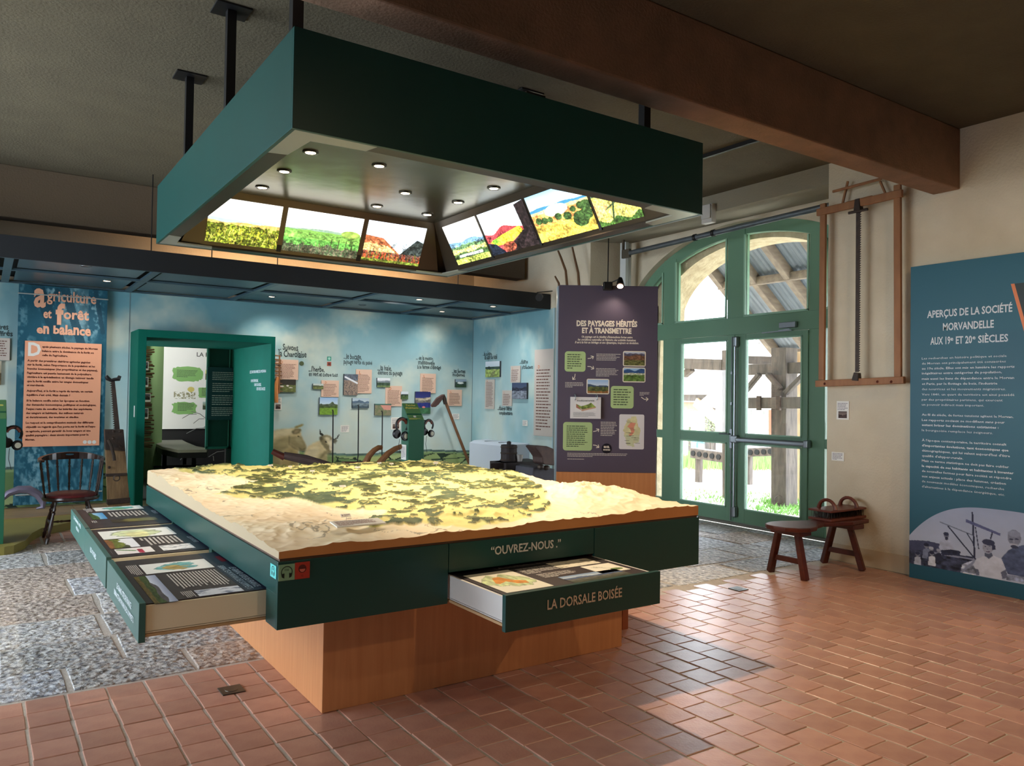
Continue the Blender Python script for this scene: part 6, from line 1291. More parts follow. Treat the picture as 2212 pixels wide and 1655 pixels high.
pr_ = thing('fruit_press', at(1100, 994, 'y', yt+.2), 'slatted barrel-shaped wooden press standing on the workbench', 'press'); c_ = at(1099, 990, 'y', yt+.2); r0 = (at(1113, 975, 'y', yt+.2)-at(1085, 975, 'y', yt+.2)).length/2*.95; zp0, zp1 = zt_, at(1099, 961, 'y', yt+.2).z
for i in range(22):
    t_ = 2*math.pi*i/22; G().bar((c_.x+r0*math.cos(t_), yt+.2+r0*math.sin(t_), zp0), (c_.x+r0*1.0*math.cos(t_), yt+.2+r0*math.sin(t_), zp1), .014, .03, up=(-math.sin(t_), math.cos(t_), 0)).build('slat', dkw, pr_)
for z in (zp0+.02, (zp0+zp1)/2, zp1-.03): G().lathe((c_.x, yt+.2, z), [(r0+.01, -.012), (r0+.016, 0), (r0+.01, .012)], 24, cap=False).build('hoop', iron_m, pr_, smooth=True)
G().lathe((c_.x, yt+.2, zp1-.03), [(r0*.95, 0), (r0*.95, .02), (.03, .025), (.03, .07), (.012, .08)], 20).build('lid', dkw, pr_)
an = thing('anvil', at(1175, 1010, 'y', 8.4), 'big brown iron anvil with a flared top on a grey block', 'anvil'); ya = 8.1
G().prism([at(u, v, 'y', ya) for u, v in ((1155, 965), (1160, 963), (1182, 964), (1197, 970), (1198, 1006), (1176, 1004), (1172, 1000), (1171, 988), (1163, 976))], (0, .22, 0)).build('body', mat('rust_anvil', (92, 70, 62), .65, metal=.3, noise=(14, (66, 50, 48), 1.6, 5)), an, bevel=.012)
G().prism([at(u, v, 'y', ya-.08) for u, v in ((1152, 1011), (1162, 1008), (1198, 1013))]+[Vector((at(1202, 1040, 'y', ya-.08).x, ya-.08, 0)), Vector((at(1144, 1036, 'y', ya-.08).x, ya-.08, 0))], (0, .4, 0)).build('block', mat('grey_stone_block', (70, 68, 76), .8, bump=(20, .6, .01)), an, bevel=.01)
for u, v in ((1168, 1009), (1180, 1011)): a = at(u, v, 'y', ya-.12); G().lathe(a, [(.02, -.03), (.045, -.01), (.045, .02), (.02, .035)], 10).build('iron_lump', iron_m, an, smooth=True)
sw_ = thing('bent_stems', at(1212, 612, 'y', 8.0), 'three bent brown stems rising behind the dark purple board', 'stems')
for pts in (((1204, 538), (1211, 555), (1222, 585), (1225, 618)), ((1235, 528), (1242, 560), (1249, 590), (1251, 618)), ((1199, 597), (1207, 612), (1208, 620))):
    P_ = [at(u, v, 'x', 6.95) for u, v in pts]; P_.append(Vector((P_[-1].x, P_[-1].y, .0))); G().tube(P_, [.012, .016, .018, .02, .02][:len(P_)], 8).build('stem', mat('bark_brown', (104, 72, 42), .7), sw_, smooth=True)

# ================================================================ purple display board
A0 = EYE+ray(1204, 861)*8.0; B0 = EYE+ray(1419, 864)*8.0
o0 = Vector((A0.x, A0.y, 0)); rdir = Vector((B0.x-A0.x, B0.y-A0.y, 0)).normalized()
CB = Fr(o0, rdir, (0, 0, 1)); wdt = Vector((B0.x-A0.x, B0.y-A0.y, 0)).length
db = thing('display_board', o0+rdir*wdt/2, 'dark purple display board on a wooden base, titled DES PAYSAGES HÉRITÉS', 'display board')
ztop = CB.px(1204, 615.5)[1]; zmid = CB.px(1200, 1019)[1]
purple = mat('aubergine_print', (84, 76, 94), .5)
slab(CB, (0, wdt, zmid, ztop), -.22, 0, 'printed_panel', purple, db, bevel=.003)
slab(CB, (.0, wdt, 0, zmid), -.22, -.006, 'wood_base', oak, db, bevel=.003)
slab(CB, (-.012, 0, 0, ztop-.01), -.2, -.02, 'side_panel', mat('pale_grey_side', (150, 170, 182), .5), db)
cream_t = mat('cream_lettering', (236, 226, 208), .5); H0 = .0015
g = G(); ptext(g, CB, 'DES PAYSAGES HÉRITÉS', 1245.5, 703.5, 1376.5, 706.5, 11.5, bold=.045, h=H0); ptext(g, CB, 'ET À TRANSMETTRE', 1257, 718.5, 1364, 721.5, 11, bold=.045, h=H0)
ptext(g, CB, "Un paysage est le résultat d'interactions fortes entre", 1256, 729, 1366, 731.5, 4.6, bold=.03, h=H0, shear=.25); ptext(g, CB, "les conditions naturelles et l'histoire des activités humaines.", 1248, 735, 1374, 738, 4.6, bold=.03, h=H0, shear=.25); ptext(g, CB, "Il est à la fois un héritage et une dynamique, toujours en évolution.", 1242, 741, 1379.5, 744, 4.6, bold=.03, h=H0, shear=.25)
g.build('title_lettering', cream_t, db, flip=False)
za = lambda x, y: (1190+x/6.896, 600+y/6.896); zb_ = lambda x, y: (1190+x/6.896, 820+y/6.896)
ltg = mat('sage_green_patch', (176, 200, 140), .6); k = 0
for (p, q), n in (((za(208, 1095), za(515, 1402)), 7), ((zb_(893, 95), zb_(1230, 433)), 7), ((zb_(183, 632), zb_(612, 1062)), 11)):
    r = CB.rect(*p, *q); rrect(CB, r, .03, .0005, .002).build('green_patch', ltg, db)
    g = G(); w, h = r[1]-r[0], r[3]-r[2]; lines(g, CB, (r[0]+w*.12, r[1]-w*.12, r[2]+h*.12, r[3]-h*.1), n, .0028, n+k, .4); g.build('small_print', mat('dark_green_print', (70, 84, 60), .7), db, flip=False); k += 1
g = G()
for (p, q), n in (((za(678, 1125), za(1045, 1240)), 5), ((za(672, 1342), za(1030, 1478)), 6), ((za(213, 1550), za(505, 1640)), 4), ((zb_(742, 622), zb_(985, 845)), 9), ((zb_(245, 1085), zb_(1260, 1165)), 3), ((zb_(245, 1172), zb_(835, 1202)), 1), ((zb_(1322, 182), zb_(1485, 245)), 3)): lines(g, CB, CB.rect(*p, *q), n, H0, n*3, .4)
g.build('small_print', mat('cream_lettering2', (214, 206, 196), .5), db, flip=False)
def arrow(pts, h=.002, w=.007):
    P = [CB.px(*p) for p in pts]; g = G()
    for (a, b) in zip(P, P[1:]):
        d = Vector((b[0]-a[0], b[1]-a[1])).normalized()*w/2; g.add([CB.P(a[0]-d.y, a[1]+d.x, h), CB.P(b[0]-d.y, b[1]+d.x, h), CB.P(b[0]+d.y, b[1]-d.x, h), CB.P(a[0]+d.y, a[1]-d.x, h)], [(0, 1, 2, 3)])
    e = P[-1]; d = Vector((e[0]-P[-2][0], e[1]-P[-2][1])).normalized(); L = .03
    for s in (-1, 1):
        c, sn = math.cos(2.45*s), math.sin(2.45*s); f = Vector((d.x*c-d.y*sn, d.x*sn+d.y*c))*L; nn = Vector((-f.y, f.x)).normalized()*w/2
        g.add([CB.P(e[0]+nn.x, e[1]+nn.y, h), CB.P(e[0]+f.x+nn.x, e[1]+f.y+nn.y, h), CB.P(e[0]+f.x-nn.x, e[1]+f.y-nn.y, h), CB.P(e[0]-nn.x, e[1]-nn.y, h)], [(0, 1, 2, 3)])
    g.build('arrow', cream_t, db, flip=False)
arrow([za(548, 1205), za(590, 1200), za(635, 1172)]); arrow([za(545, 1322), za(590, 1325), za(640, 1358)]); arrow([za(362, 1432), za(355, 1480), za(325, 1518)]); arrow([zb_(1345, 262), zb_(1390, 295), zb_(1450, 292)]); arrow([zb_(630, 775), zb_(680, 765), zb_(716, 738)]); arrow([zb_(628, 975), zb_(670, 980), zb_(716, 1012)])
for (p, q), cv in (((za(1075, 1092), za(1412, 1325)), hc(56, 38, 71, (190, 200, 216), (170, 170, 180), [(.12, .1, 2, (86, 84, 104), .3), (.26, .06, 3, (112, 80, 62), .6), (.6, .05, 4, (96, 96, 56), .7)])),
                   ((za(1070, 1335), za(1408, 1562)), hc(56, 38, 72, (150, 190, 230), (160, 190, 220), [(.12, .1, 1.6, (52, 84, 130), .2), (.36, .04, 4, (190, 196, 170), .4), (.5, .05, 4, (96, 124, 60), .7)])),
                   ((za(533, 1505), zb_(868, 220)), hc(56, 36, 73, (150, 186, 226), (214, 224, 236), [(.4, .1, 1.6, (64, 84, 110), .2), (.52, .08, 2, (88, 96, 56), .6), (.84, .05, 3, (150, 104, 60), .4)]))):
    r = CB.rect(*p, *q); rrect(CB, r, .018, .0005, .002).build('photo_border', cream_t, db); picture('landscape_photo', CB, (r[0]+.01, r[1]-.01, r[2]+.01, r[3]-.01), .003, cv, print_m, db)
r = CB.rect(*zb_(1020, 517), *zb_(1385, 1042)); rrect(CB, r, .016, .0005, .002).build('map_sheet', mat('map_paper', (226, 222, 222), .6), db)
cv = Cv(60, 84, (226, 222, 222)); n_ = npnoise(60, 84, 4, 5, 77, 4); body = ((cv.X-.5)/.36)**2+((cv.Y-.5)/.46)**2+1.6*(n_-.5) < .95; cv.put(body.astype(float), (214, 208, 160), 1, .1, 2, (5, 5)); cv.put((body & (n_ > .56)).astype(float), (224, 196, 140), .8); cv.put((body & (cv.Y > .6)).astype(float), (198, 208, 176), .6)
cv.put(cv.poly([(.45, .2), (.68, .22), (.6, .35), (.62, .5), (.5, .62), (.36, .62), (.48, .5), (.42, .38), (.3, .34)]).astype(float), (222, 140, 116), .9)
for i in range(14): rr = random.Random(i); x, y = rr.uniform(.12, .7), rr.uniform(.08, .9); cv.put(((np.abs(cv.Y-y) < .006) & (cv.X > x) & (cv.X < x+.2)).astype(float), (70, 70, 60), .8)
picture('parish_map', CB, (r[0]+.012, r[1]-.012, r[2]+.02, r[3]-.02), .003, cv, print_m, db)
# flip sheet hung on two metal rings
r = CB.rect(*zb_(288, 258), *zb_(738, 585)); fs_ = thing('flip_sheet', CB.P((r[0]+r[1])/2, r[2], .03), 'white flip sheets with a landscape drawing, hung by two rings on the purple board', 'sheet')
slab(CB, r, .012, .03, 'sheets', mat('map_paper', (226, 222, 222), .6), fs_)
cv = Cv(64, 30, (232, 228, 226)); cv.put(cv.poly([(.06, .2), (.3, .45), (.6, .25), (.75, .05), (.97, .5), (.4, .85), (.08, .45)]).astype(float), (128, 146, 72), 1, .5, 3, (10, 6)); cv.put(cv.poly([(.06, .2), (.3, .8), (.42, .98), (.07, .6)]).astype(float), (170, 116, 96)); cv.put(cv.poly([(.3, .8), (.97, .5), (.97, .62), (.32, .98)]).astype(float), (200, 156, 130))
w, h = r[1]-r[0], r[3]-r[2]; picture('block_drawing', CB, (r[0]+w*.15, r[1]-w*.15, r[2]+h*.34, r[2]+h*.76), .031, cv, print_m, fs_)
g = G(); text(g, CB, 'AU 1ᵉʳ SIÈCLE AVANT NOTRE ÈRE' if False else 'AU 1er SIÈCLE AVANT NOTRE ÈRE', (r[0]+r[1])/2, r[2]+h*.80, width=w*.56, cap=.014, h=.031, bold=.02, align='c'); lines(g, CB, (r[0]+w*.1, r[1]-w*.1, r[2]+h*.08, r[2]+h*.3), 5, .031, 3, .3); g.build('small_print', mat('print_dark', (60, 64, 60), .6), fs_, flip=False)
for u in (355, 678): c_ = CB.px(*zb_(u, 262)); G().tube([CB.P(c_[0]+.016*math.cos(t)*.35, c_[1]+.03*math.sin(t), .027+.022*math.cos(t)) for t in [2*math.pi*i/12 for i in range(12)]]+[CB.P(c_[0]+.0056, c_[1], .042)], .004, 6).build('metal_ring', metal_m, fs_, smooth=True)
c_ = CB.px(*zb_(830, 1028)); g = G(); g.lathe(CB.P(*c_, .0), [(.052, 0), (.052, .003)], 24, CB.n); g.build('round_badge', mat('night_blue_badge', (16, 16, 34), .4), db)
g = G(); text(g, CB, 'RICE,', c_[0], c_[1]+.008, cap=.018, h=.0045, bold=.06, align='c'); text(g, CB, 'MORVAN', c_[0], c_[1]-.02, cap=.014, width=.07, h=.0045, bold=.05, align='c'); g.build('badge_lettering', cream_t, db, flip=False)
# clamp spotlights on the top edge
lt = thing('clip_on_lamp', CB.P(*CB.px(1322, 612), 0), 'small black clip-on lamp with a lit bulb on top of the purple board', 'lamp')
q = CB.rect(1302, 610, 1322, 628); slab(CB, q, -.05, .06, 'transformer_case', black_m, lt, bevel=.012)
a, b = CB.px(1336, 608), CB.px(1334, 622); pa, pb = CB.P(*CB.px(1337, 605), .10), CB.P(*CB.px(1335, 623), .16)
G().tube([pa, pa.lerp(pb, .3), pb], [.022, .03, .045], 12).build('lamp_head', black_m, lt, smooth=True)
G().lathe(pb, [(.03, .004), (.0001, .01)], 12, pb-pa, cap=False).build('lamp_lens', mat('bright_spot_lens', (255, 220, 200), .4, emit=((255, 206, 180), 40)), lt)
G().tube([CB.P(*CB.px(1318, 612), .02), pa], .006, 6).build('arm', black_m, lt)
ca = CB.px(1313, 613); G().tube([CB.P(ca[0], ca[1], 0), CB.P(*CB.px(1315, 505), 0), CB.P(ca[0]+.01, ZC, 0)], .006, 5).build('cable', black_m, lt)
lamp('SPOT', 'board_spot', pb+Vector((0, 0, -.03)), CB.P(CB.px(1300, 760)[0], 1.9, 0), 5, (1, .78, .6), spot_size=2.0, spot_blend=.8, shadow_soft_size=.03)

# ================================================================ right-hand wall
RP = Fr((7.1, 3.86, 0), (0, -1, 0), (0, 0, 1))
rp = thing('society_panel', (7.13, 3.1, 0), 'tall petrol blue panel titled APERÇUS DE LA SOCIÉTÉ MORVANDELLE', 'panel')
petrol = mat('petrol_blue_print', (26, 92, 112), .5)
slab(RP, (0, 1.75, 0.0, 2.872), -.09, 0, 'printed_board', petrol, rp, bevel=.002)
g = G(); pal = mat('pale_blue_white_lettering', (212, 220, 226), .5)
for s, a, b, c in (('APERÇUS DE LA SOCIÉTÉ', (2003, 687), (2187, 673), 15), ('MORVANDELLE', (2037, 713.5), (2147, 708), 15.5), ('AUX 19ᵉ ET 20ᵉ SIÈCLES', (2010, 745), (2178, 738), 15.5)):
    if 'ᵉ' in s: continue
    ptext(g, RP, s, *a, *b, c, bold=.022)
for s, a, b, c in (('AUX 19', (2010, 744.5), (2053, 743), 15.5), ('ET 20', (2065, 742.5), (2100, 741), 15.5), ('SIÈCLES', (2113, 740.5), (2178, 737.5), 15.5), ('e', (2053.5, 736), (2059.5, 736), 9), ('e', (2101, 733), (2107.5, 733), 9)): ptext(g, RP, s, *a, *b, c, bold=.022)
g.build('title_lettering', pal, rp, flip=False)
zr = lambda x, y: (1960+x/3.679, 640+y/3.679); g = G(); gb = G()
ROWS = (('Les recherches en histoire politique et sociale', 500, 790, 485, 0), ('du Morvan ont principalement été consacrées', 541, 783, 528, 0), ('au 19e siècle. Elles ont mis en lumière les rapports', 580, 853, 571, 1), ('inégalitaires entre catégories de population,', 619, 753, 613, 1), ('mais aussi les liens de dépendance entre le Morvan', 661, 850, 660, 1), ("et Paris, par le flottage du bois, l'industrie", 702, 717, 704, 1), ('des nourrices et les mouvements migratoires.', 744, 783, 749, 0), ('Vers 1840, un quart du territoire est ainsi possédé', 786, 852, 795, 0), ('par des propriétaires parisiens, qui exercent', 828, 758, 837, 0), ('un pouvoir indirect mais important.', 868, 610, 878, 0),
        ('Au fil du siècle, de fortes tensions agitent le Morvan.', 948, 845, 969, 1), ('Les rapports sociaux se modifient sans pour', 990, 775, 1013, 1), ('autant briser les dominations existantes :', 1030, 727, 1053, 2), ('la bourgeoisie remplace les seigneurs.', 1072, 680, 1096, 0),
        ("À l'époque contemporaine, le territoire connaît", 1151, 788, 1188, 1), ("d'importantes évolutions, tant économiques que", 1192, 806, 1235, 2), ("démographiques, qui lui valent aujourd'hui d'être", 1233, 817, 1280, 1), ("qualifié d'«hyper-rural».", 1275, 445, 1297, 1), ('Mais ce terme statistique ne doit pas faire oublier', 1315, 808, 1366, 1), ('la capacité de ses habitants et habitantes à inventer', 1354, 847, 1417, 2), ('de nouvelles formes pour faire société et répondre', 1395, 829, 1458, 1), ('aux enjeux actuels : place des femmes, création', 1436, 784, 1500, 1), ('de nouveaux modèles économiques, recherche', 1477, 770, 1542, 0), ("d'alternatives à la dépendance énergétique, etc.", 1518, 775, 1588, 0))
for s, y0, x1, y1, bd_ in ROWS:
    p, q = zr(116, y0), zr(x1, y1); ptext(g, RP, s, *p, *q, 4.6, bold=.006+.012*bd_)
g.build('body_text', pal, rp, flip=False)
# old photograph: an arched picture, printed flat; the view is people beside a timber crane
a_l, a_t = RP.px(1965, 1157), RP.px(2125, 1098); pb0 = RP.px(1965, 1216)[1]; 
PW, PH = 230, 150; ph = Cv(PW, PH, (158, 172, 198)); W0 = 1.22; top = RP.px(2130, 1098)[1]; bot = (pb0+RP.px(2205, 1262)[1])/2
zq = lambda x, y: RP.px(1960+x/7.194, 1080+y/7.194)
def N2(x, y): a, b = zq(x, y); return (a/W0, (top-b)/(top-bot))
ph.grad((160, 172, 200), (196, 206, 226), 0, .8); ph.a *= (1+.06*(npnoise(PW, PH, 8, 6, 2)[..., None]-.5))
D = (52, 58, 84); M_ = (96, 104, 132); Lt = (206, 214, 232)
def pp(pts, c, al=1, tx=.15, sd=1): ph.put(ph.poly([N2(*p) for p in pts]).astype(float), c, al, tx, sd, (30, 20))
def ss(p, q, c, w=.012): a, b = N2(*p), N2(*q); ph.put(ph.seg(*a, *b, w, W0/(top-bot)).astype(float), c)
def ee(cx, cy, rx, ry, c, tx=.1):
    a = N2(cx, cy); b = N2(cx+rx, cy+ry); ph.put(ph.ell(a[0], a[1], abs(b[0]-a[0])+1e-4, abs(b[1]-a[1])+1e-4).astype(float), c, 1, tx, int(cx), (30, 20))
pp([(30, 625), (180, 628), (330, 640), (500, 680), (500, 900), (30, 900)], (76, 82, 112)); pp([(30, 780), (250, 780), (500, 830), (1030, 880), (1050, 1180), (30, 1000)], (64, 70, 92), 1, .8, 3)
pp([(480, 830), (700, 800), (830, 860), (1030, 880), (1000, 960), (500, 900)], (60, 66, 90), 1, .9, 4); pp([(850, 1000), (1040, 930), (1100, 1180), (830, 1130)], (170, 178, 200), 1, .9, 5)
ss((510, 345), (1030, 555), (120, 128, 150), .008); ss((640, 415), (1040, 900), D, .01); ss((930, 520), (1040, 700), D, .008); ss((1010, 205), (1050, 920), (48, 52, 78), .013); ss((1060, 430), (1110, 760), D, .007)
pp([(915, 300), (1450, 525), (1440, 560), (905, 345)], (92, 98, 140)); ss((1320, 515), (1295, 600), D, .01); ss((400, 820), (1040, 925), (150, 158, 184), .012); ss((840, 1125), (1050, 945), (150, 158, 184), .014)
# seated man
pp([(510, 640), (600, 610), (680, 640), (740, 770), (700, 800), (520, 800), (495, 740)], (184, 192, 214)); ee(608, 550, 40, 48, (120, 124, 144)); ee(606, 530, 42, 36, D); ee(612, 600, 26, 30, (54, 58, 80)); pp([(520, 780), (700, 770), (830, 800), (820, 860), (540, 860)], D, 1, .4)
# small group on the left
for x, y, s, hair, cl in ((165, 840, 34, D, (196, 204, 222)), (300, 710, 38, (44, 48, 72), (130, 140, 168)), (375, 760, 34, (190, 196, 210), (70, 76, 100)), (385, 830, 36, (44, 48, 72), (222, 228, 240)), (490, 790, 30, (170, 176, 196), (50, 54, 76))):
    pp([(x-s*1.7, y+s*5), (x-s*1.3, y+s*1.5), (x, y+s*1.0), (x+s*1.3, y+s*1.5), (x+s*1.7, y+s*5.5)], cl); ee(x, y, s, s*1.15, (140, 144, 160)); ee(x, y-s*.35, s*1.08, s*.9, hair)
# woman in white
pp([(1020, 1000), (1080, 920), (1180, 870), (1270, 920), (1340, 865), (1450, 910), (1545, 1060), (1450, 1120), (1470, 1240), (1120, 1170), (1110, 1080), (1060, 1070)], (214, 220, 236), 1, .08)
pp([(1200, 820), (1310, 820), (1330, 870), (1270, 915), (1205, 870)], (92, 98, 118)); ee(1250, 745, 78, 105, (164, 168, 186)); ee(1262, 660, 100, 62, (62, 66, 92)); pp([(1300, 640), (1370, 720), (1375, 770), (1320, 780)], (58, 62, 88)); ee(1212, 722, 16, 9, D); ee(1278, 722, 16, 9, D); ss((1235, 805), (1275, 805), (100, 90, 110), .008); ee(1245, 765, 8, 12, (130, 134, 154)); pp([(1450, 1120), (1530, 1080), (1560, 1200), (1480, 1230)], (110, 116, 138)); pp([(1060, 1070), (1110, 1080), (1120, 1170), (1070, 1160)], (110, 116, 138))
# moustached man at the right
pp([(1480, 880), (1570, 780), (1660, 740), (1800, 700), (1860, 760), (1860, 1200), (1560, 1150), (1530, 1080), (1460, 900)], (84, 96, 128), 1, .3); ee(1660, 590, 104, 140, (132, 138, 158)); ee(1660, 530, 100, 64, (148, 156, 180)); ee(1612, 612, 32, 16, (60, 64, 88)); ee(1700, 612, 32, 16, (60, 64, 88)); ee(1655, 690, 62, 22, (176, 180, 196)); ee(1660, 730, 60, 34, (62, 66, 88)); ee(1652, 650, 14, 34, (150, 154, 174)); pp([(1540, 1160), (1860, 1200), (1860, 1290), (1540, 1240)], (150, 160, 186), 1, .6, 9)
# mesh clipped by the arch: build the grid, drop the quads outside the arch and below the slanting foot
def arch_picture():
    a = ph.out(); Hh, Ww = a.shape[:2]; U, V = np.meshgrid(np.linspace(0, 1, Ww), np.linspace(0, 1, Hh)); A = U*W0; Bz = top-(top-bot)*V
    L0 = a_l; cxa = RP.px(2160, 1098)[0]
    # squeeze every column's upper part down onto the arch curve
    arcz = top-(top-L0[1])*np.abs((A[0]-cxa)/cxa)**3
    z = Bz; P = np.stack([np.full_like(A, 0), A, z], -1); keep = (Bz <= arcz[None, :]+.004)
    Zc = np.minimum(Bz, arcz[None, :])
    pts = np.array(RP.o)+A[..., None]*np.array(RP.r)+Zc[..., None]*np.array(RP.u)+.0012*np.array(RP.n)
    i = np.arange((Hh-1)*(Ww-1)); rr_ = i//(Ww-1)*Ww+i % (Ww-1); F = np.stack([rr_, rr_+Ww, rr_+Ww+1, rr_+1], 1); kf = keep.reshape(-1)
    ok = kf[F].sum(1) > 1; me = gridmesh('old_photograph', pts.reshape(-1, 3)-np.array(BASE[rp.name]), F[ok], a.reshape(-1, 3)); o = link('old_photograph', me, print_m, rp); o['label'] = 'arched black and white print of villagers beside a timber crane'
arch_picture()
# panels past the right edge of the photo, cut by the frame
np_ = thing('orange_edged_sign', (6.62, 2.55, 2.1), 'dark green sign with a slanting orange edge at the right border', 'sign'); SF = Fr((6.6, 3.0, 0), (0, -1, 0), (0, 0, 1))
P = [SF.P(*SF.px(u, v), 0) for u, v in ((2183.5, 613.5), (2212, 716))]; P0, P1 = P
ew = Vector((0, -.026, 0)); G().prism([P0, P1, P1+ew, P0+ew], (.04, 0, 0)).build('orange_edge', mat('orange_laminate', (206, 116, 62), .5), np_)
G().prism([P0+ew, P1+ew, Vector((6.6, P1.y-.5, P1.z)), Vector((6.6, P0.y-.6, P0.z+.0))], (.04, 0, 0)).build('panel', mat('very_dark_green', (20, 36, 34), .5), np_)
G().tube([(6.62, P0.y-.3, P0.z-.01), (6.62, P0.y-.3, ZC)], .005, 6).build('hanging_wire', black_m, np_); G().tube([(6.62, P0.y-.5, P0.z-.01), (6.62, P0.y-.5, ZC)], .005, 6).build('hanging_wire', black_m, np_)
# object labels on the wall
WF = Fr((XW-.001, 4.78, 0), (0, -1, 0), (0, 0, 1))
small_card(WF, (1808.5, 866.5, 1834.5, 907), 'white label with a dark photo below the frame saw', True); small_card(WF, (1797.5, 976, 1824, 996.5), 'white label on the wall above the carding bench')
DR = Fr((XD-.005, 5.4, 0), (0, -1, 0), (0, 0, 1)); small_card(DR, (1789, 910, 1795, 946), 'narrow label on the green frame beside the wall corner')
# big frame saw
WS = 7.06; sa = thing('frame_saw', (WS, 4.36, 1.8), 'big wooden frame saw with a toothed central blade hung on the plaster wall', 'saw')
pine = mat('orange_pine', (164, 112, 70), .6, noise=(5, (130, 84, 50), 1.5, 5), scale3=(3, 3, .7)); zs = lambda x, y: at(1740+x/3.446, 380+y/3.446, 'x', WS)
def sbar(p, q, w, nm, dep=.04, m=pine, w2=None, X=WS):
    a, b = zs(*p), zs(*q); k = (a-EYE).dot(FX)/FPX/3.446*1.15; a.x = b.x = X; return G().bar(a, b, dep, w*k, up=(b-a).cross(Vector((1, 0, 0))), h2=(w2 or w)*k).build(nm, m, sa, bevel=.006)
sbar((88, 275), (722, 128), 46, 'top_bar'); sbar((80, 1548), (738, 1520), 42, 'bottom_bar', .045); sbar((130, 205), (118, 1520), 40, 'post', .035, X=WS+.01); sbar((682, 65), (686, 1500), 46, 'post', .035, X=WS+.01)
sbar((180, 112), (545, 14), 17, 'small_crossbar', .02, X=WS+.05); sbar((285, 30), (240, 225), 15, 'small_strut', .02, X=WS+.07); sbar((525, 30), (572, 140), 15, 'small_strut', .02, X=WS+.07); sbar((310, 200), (500, 152), 12, 'wedge', .03)
g = G(); a, b = zs(392, 250), zs(385, 1460); n = 70; wd = .023
g.prism([a+Vector((0, wd, 0)), b+Vector((0, wd, 0)), b+Vector((0, -wd*.7, 0)), a+Vector((0, -wd*.9, 0))], (.004, 0, 0))
for i in range(n): p = (a+Vector((0, -wd*.9, 0))).lerp(b+Vector((0, -wd*.7, 0)), i/n); q = (a+Vector((0, -wd*.9, 0))).lerp(b+Vector((0, -wd*.7, 0)), (i+.8)/n); g.prism([p, q, p.lerp(q, .3)+Vector((0, -.014, 0))], (.004, 0, 0))
g.build('saw_blade', iron_m, sa)
for p, q in (((393, 172), (395, 262)), ((386, 1465), (380, 1525))): a, b = zs(*p), zs(*q); G().bar(a, b, .05, .05, w2=.07, h2=.07).build('blade_clamp', iron_m, sa, bevel=.006)
a = zs(400, 265); G().tube([a+Vector((-.02, .1, 0)), a+Vector((-.02, -.1, .0))], .014, 8).build('cross_pin', iron_m, sa)
for u in (152, 545, 648): a = zs(u, 1533 if u > 300 else 1548); G().lathe(a-Vector((.02, 0, 0)), [(.018, 0), (.0001, .01)], 10, (-1, 0, 0), cap=False).build('peg', oldwood, sa)
# carding bench
cbn = thing('carding_bench', (6.55, 4.47, 0), 'low dark red wooden carding bench with splayed legs and a waisted seat by the wall', 'bench')
zse = .475
outl = [(5.93, 4.47), (5.95, 4.56), (6.02, 4.63), (6.13, 4.66), (6.27, 4.64), (6.42, 4.57), (6.56, 4.53), (6.72, 4.57), (6.84, 4.63), (7.13, 4.63), (7.13, 4.27), (6.84, 4.26), (6.68, 4.31), (6.52, 4.35), (6.38, 4.32), (6.26, 4.25), (6.13, 4.23), (6.02, 4.27), (5.95, 4.36)]
G().prism([(x, y, zse) for x, y in outl], (0, 0, -.04)).build('seat', oldwood, cbn, bevel=.01)
box('cross_batten', 6.07, 6.24, 4.29, 4.61, zse-.085, zse-.038, oldwood, cbn, bevel=.008); box('cross_batten', 6.86, 7.03, 4.26, 4.63, zse-.085, zse-.038, oldwood, cbn, bevel=.008)
for (tx, ty, bx, by) in ((6.13, 4.56, 6.19, 4.68), (6.13, 4.36, 6.14, 4.27), (6.93, 4.52, 6.98, 4.66), (6.94, 4.36, 6.97, 4.24)):
    G().bar((tx, ty, zse-.06), (bx-.02 if bx < 6.5 else bx, by, 0), .055, .05, w2=.06, h2=.055).build('leg', oldwood, cbn, bevel=.008)
for x, b0, b1 in ((6.165, 4.63, 4.30), (6.96, 4.61, 4.28)): G().bar((x, b0, .15), (x, b1, .15), .03, .05).build('stretcher', oldwood, cbn, bevel=.006)
cdm = mat('reddish_card_wood', (120, 58, 40), .4, noise=(8, (90, 40, 28), 1.5, 4))
cd = thing('carding_brush', (6.83, 4.45, zse), 'double carding comb with two arched handles on the low red bench', 'tool')
bx0, bx1, by0, by1 = 6.60, 7.18, 4.33, 4.58
box('lower_board', bx0, bx1, by0, by1, zse, zse+.025, cdm, cd, bevel=.005); box('upper_board', bx0, bx1, by0, by1, zse+.085, zse+.105, cdm, cd, bevel=.005)
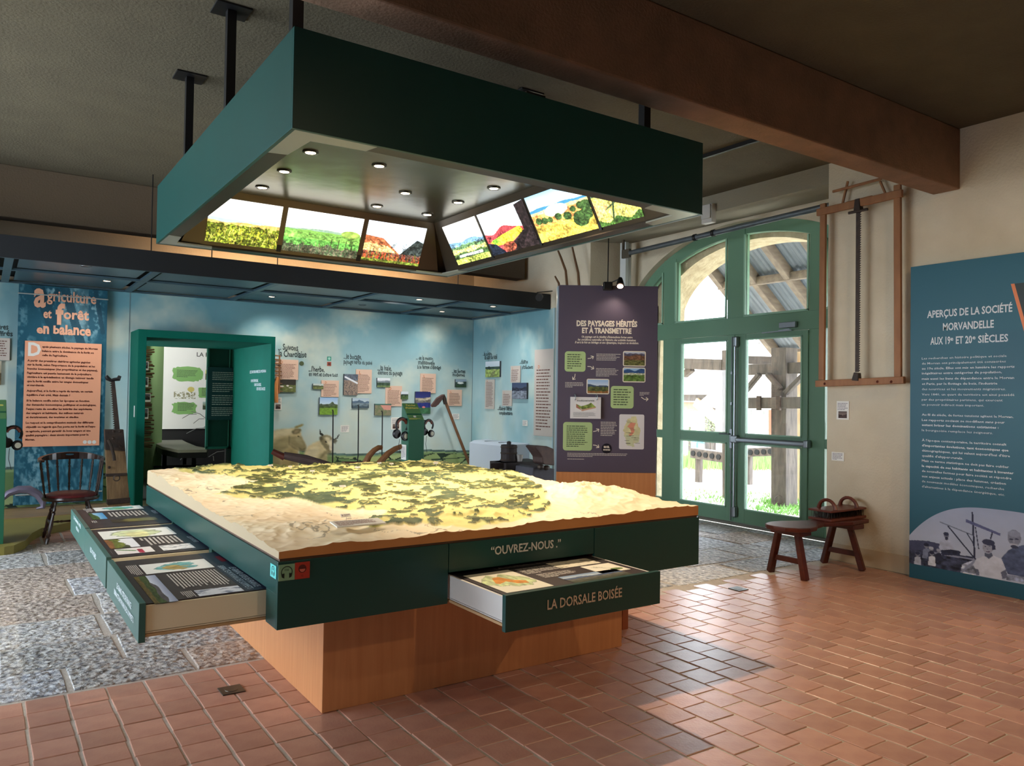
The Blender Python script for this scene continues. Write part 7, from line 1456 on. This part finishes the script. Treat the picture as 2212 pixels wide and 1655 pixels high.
rr = random.Random(4); g = G()
for i in range(520): x, y = rr.uniform(bx0+.015, bx1-.015), rr.uniform(by0+.01, by1-.01); g.tube([(x, y, zse+.024), (x+rr.uniform(-.008, .008), y+rr.uniform(-.008, .008), zse+.087)], .0022, 3, cap=False)
g.build('wire_teeth', iron_m, cd, flip=False)['kind'] = 'stuff'
for x in (6.72, 7.07):
    pts = [(x, by0+.02+(by1-by0-.04)*(.5-.5*math.cos(t)), zse+.105+.085*math.sin(t)) for t in [math.pi*i/10 for i in range(11)]]; G().tube([(p[0]+(p[1]-4.45)*.25, p[1], p[2]) for p in pts], [.022, .018, .017, .016, .016, .016, .016, .016, .017, .018, .022], 10).build('arched_handle', cdm, cd, smooth=True)
# wooden stool half hidden behind the plinth
stl = thing('wooden_stool', (3.65, 4.3, 0), 'orange-brown wooden stool tucked behind the right end of the plinth', 'stool')
wd_ = mat('orange_brown_beech', (166, 92, 54), .45, noise=(6, (140, 72, 40), 1.5, 4), scale3=(4, 4, .5))
for x, y in ((3.725, 4.05), (3.51, 4.05), (3.725, 4.5), (3.51, 4.5)): box('leg', x-.028, x+.028, y-.028, y+.028, 0, .42, wd_, stl, bevel=.004)
for z in (.1, .28): box('rail', 3.51, 3.725, 4.035, 4.065, z, z+.05, wd_, stl, bevel=.003)
box('seat', 3.48, 3.76, 4.0, 4.54, .42, .45, wd_, stl, bevel=.006)
# floor sockets
for i, (u, v) in enumerate(((500, 1490), (1595, 1272))):
    p = at(u, v, 'z', .004); t = thing('floor_socket', (p.x, p.y, .0), ['square grey floor socket left of the plinth corner', 'square shiny floor socket on the tiles near the low bench'][i], 'socket', 'metal floor sockets')
    s = .06; box('cover_plate', p.x-s, p.x+s, p.y-s, p.y+s, .0, .006, mat('socket_metal', (96, 94, 88), .3, metal=.7), t, bevel=.002); G().lathe((p.x, p.y, .006), [(.035, 0), (.034, .0015), (.0001, .0015)], 24).build('round_lid', mat('socket_metal', (96, 94, 88), .3, metal=.7), t)
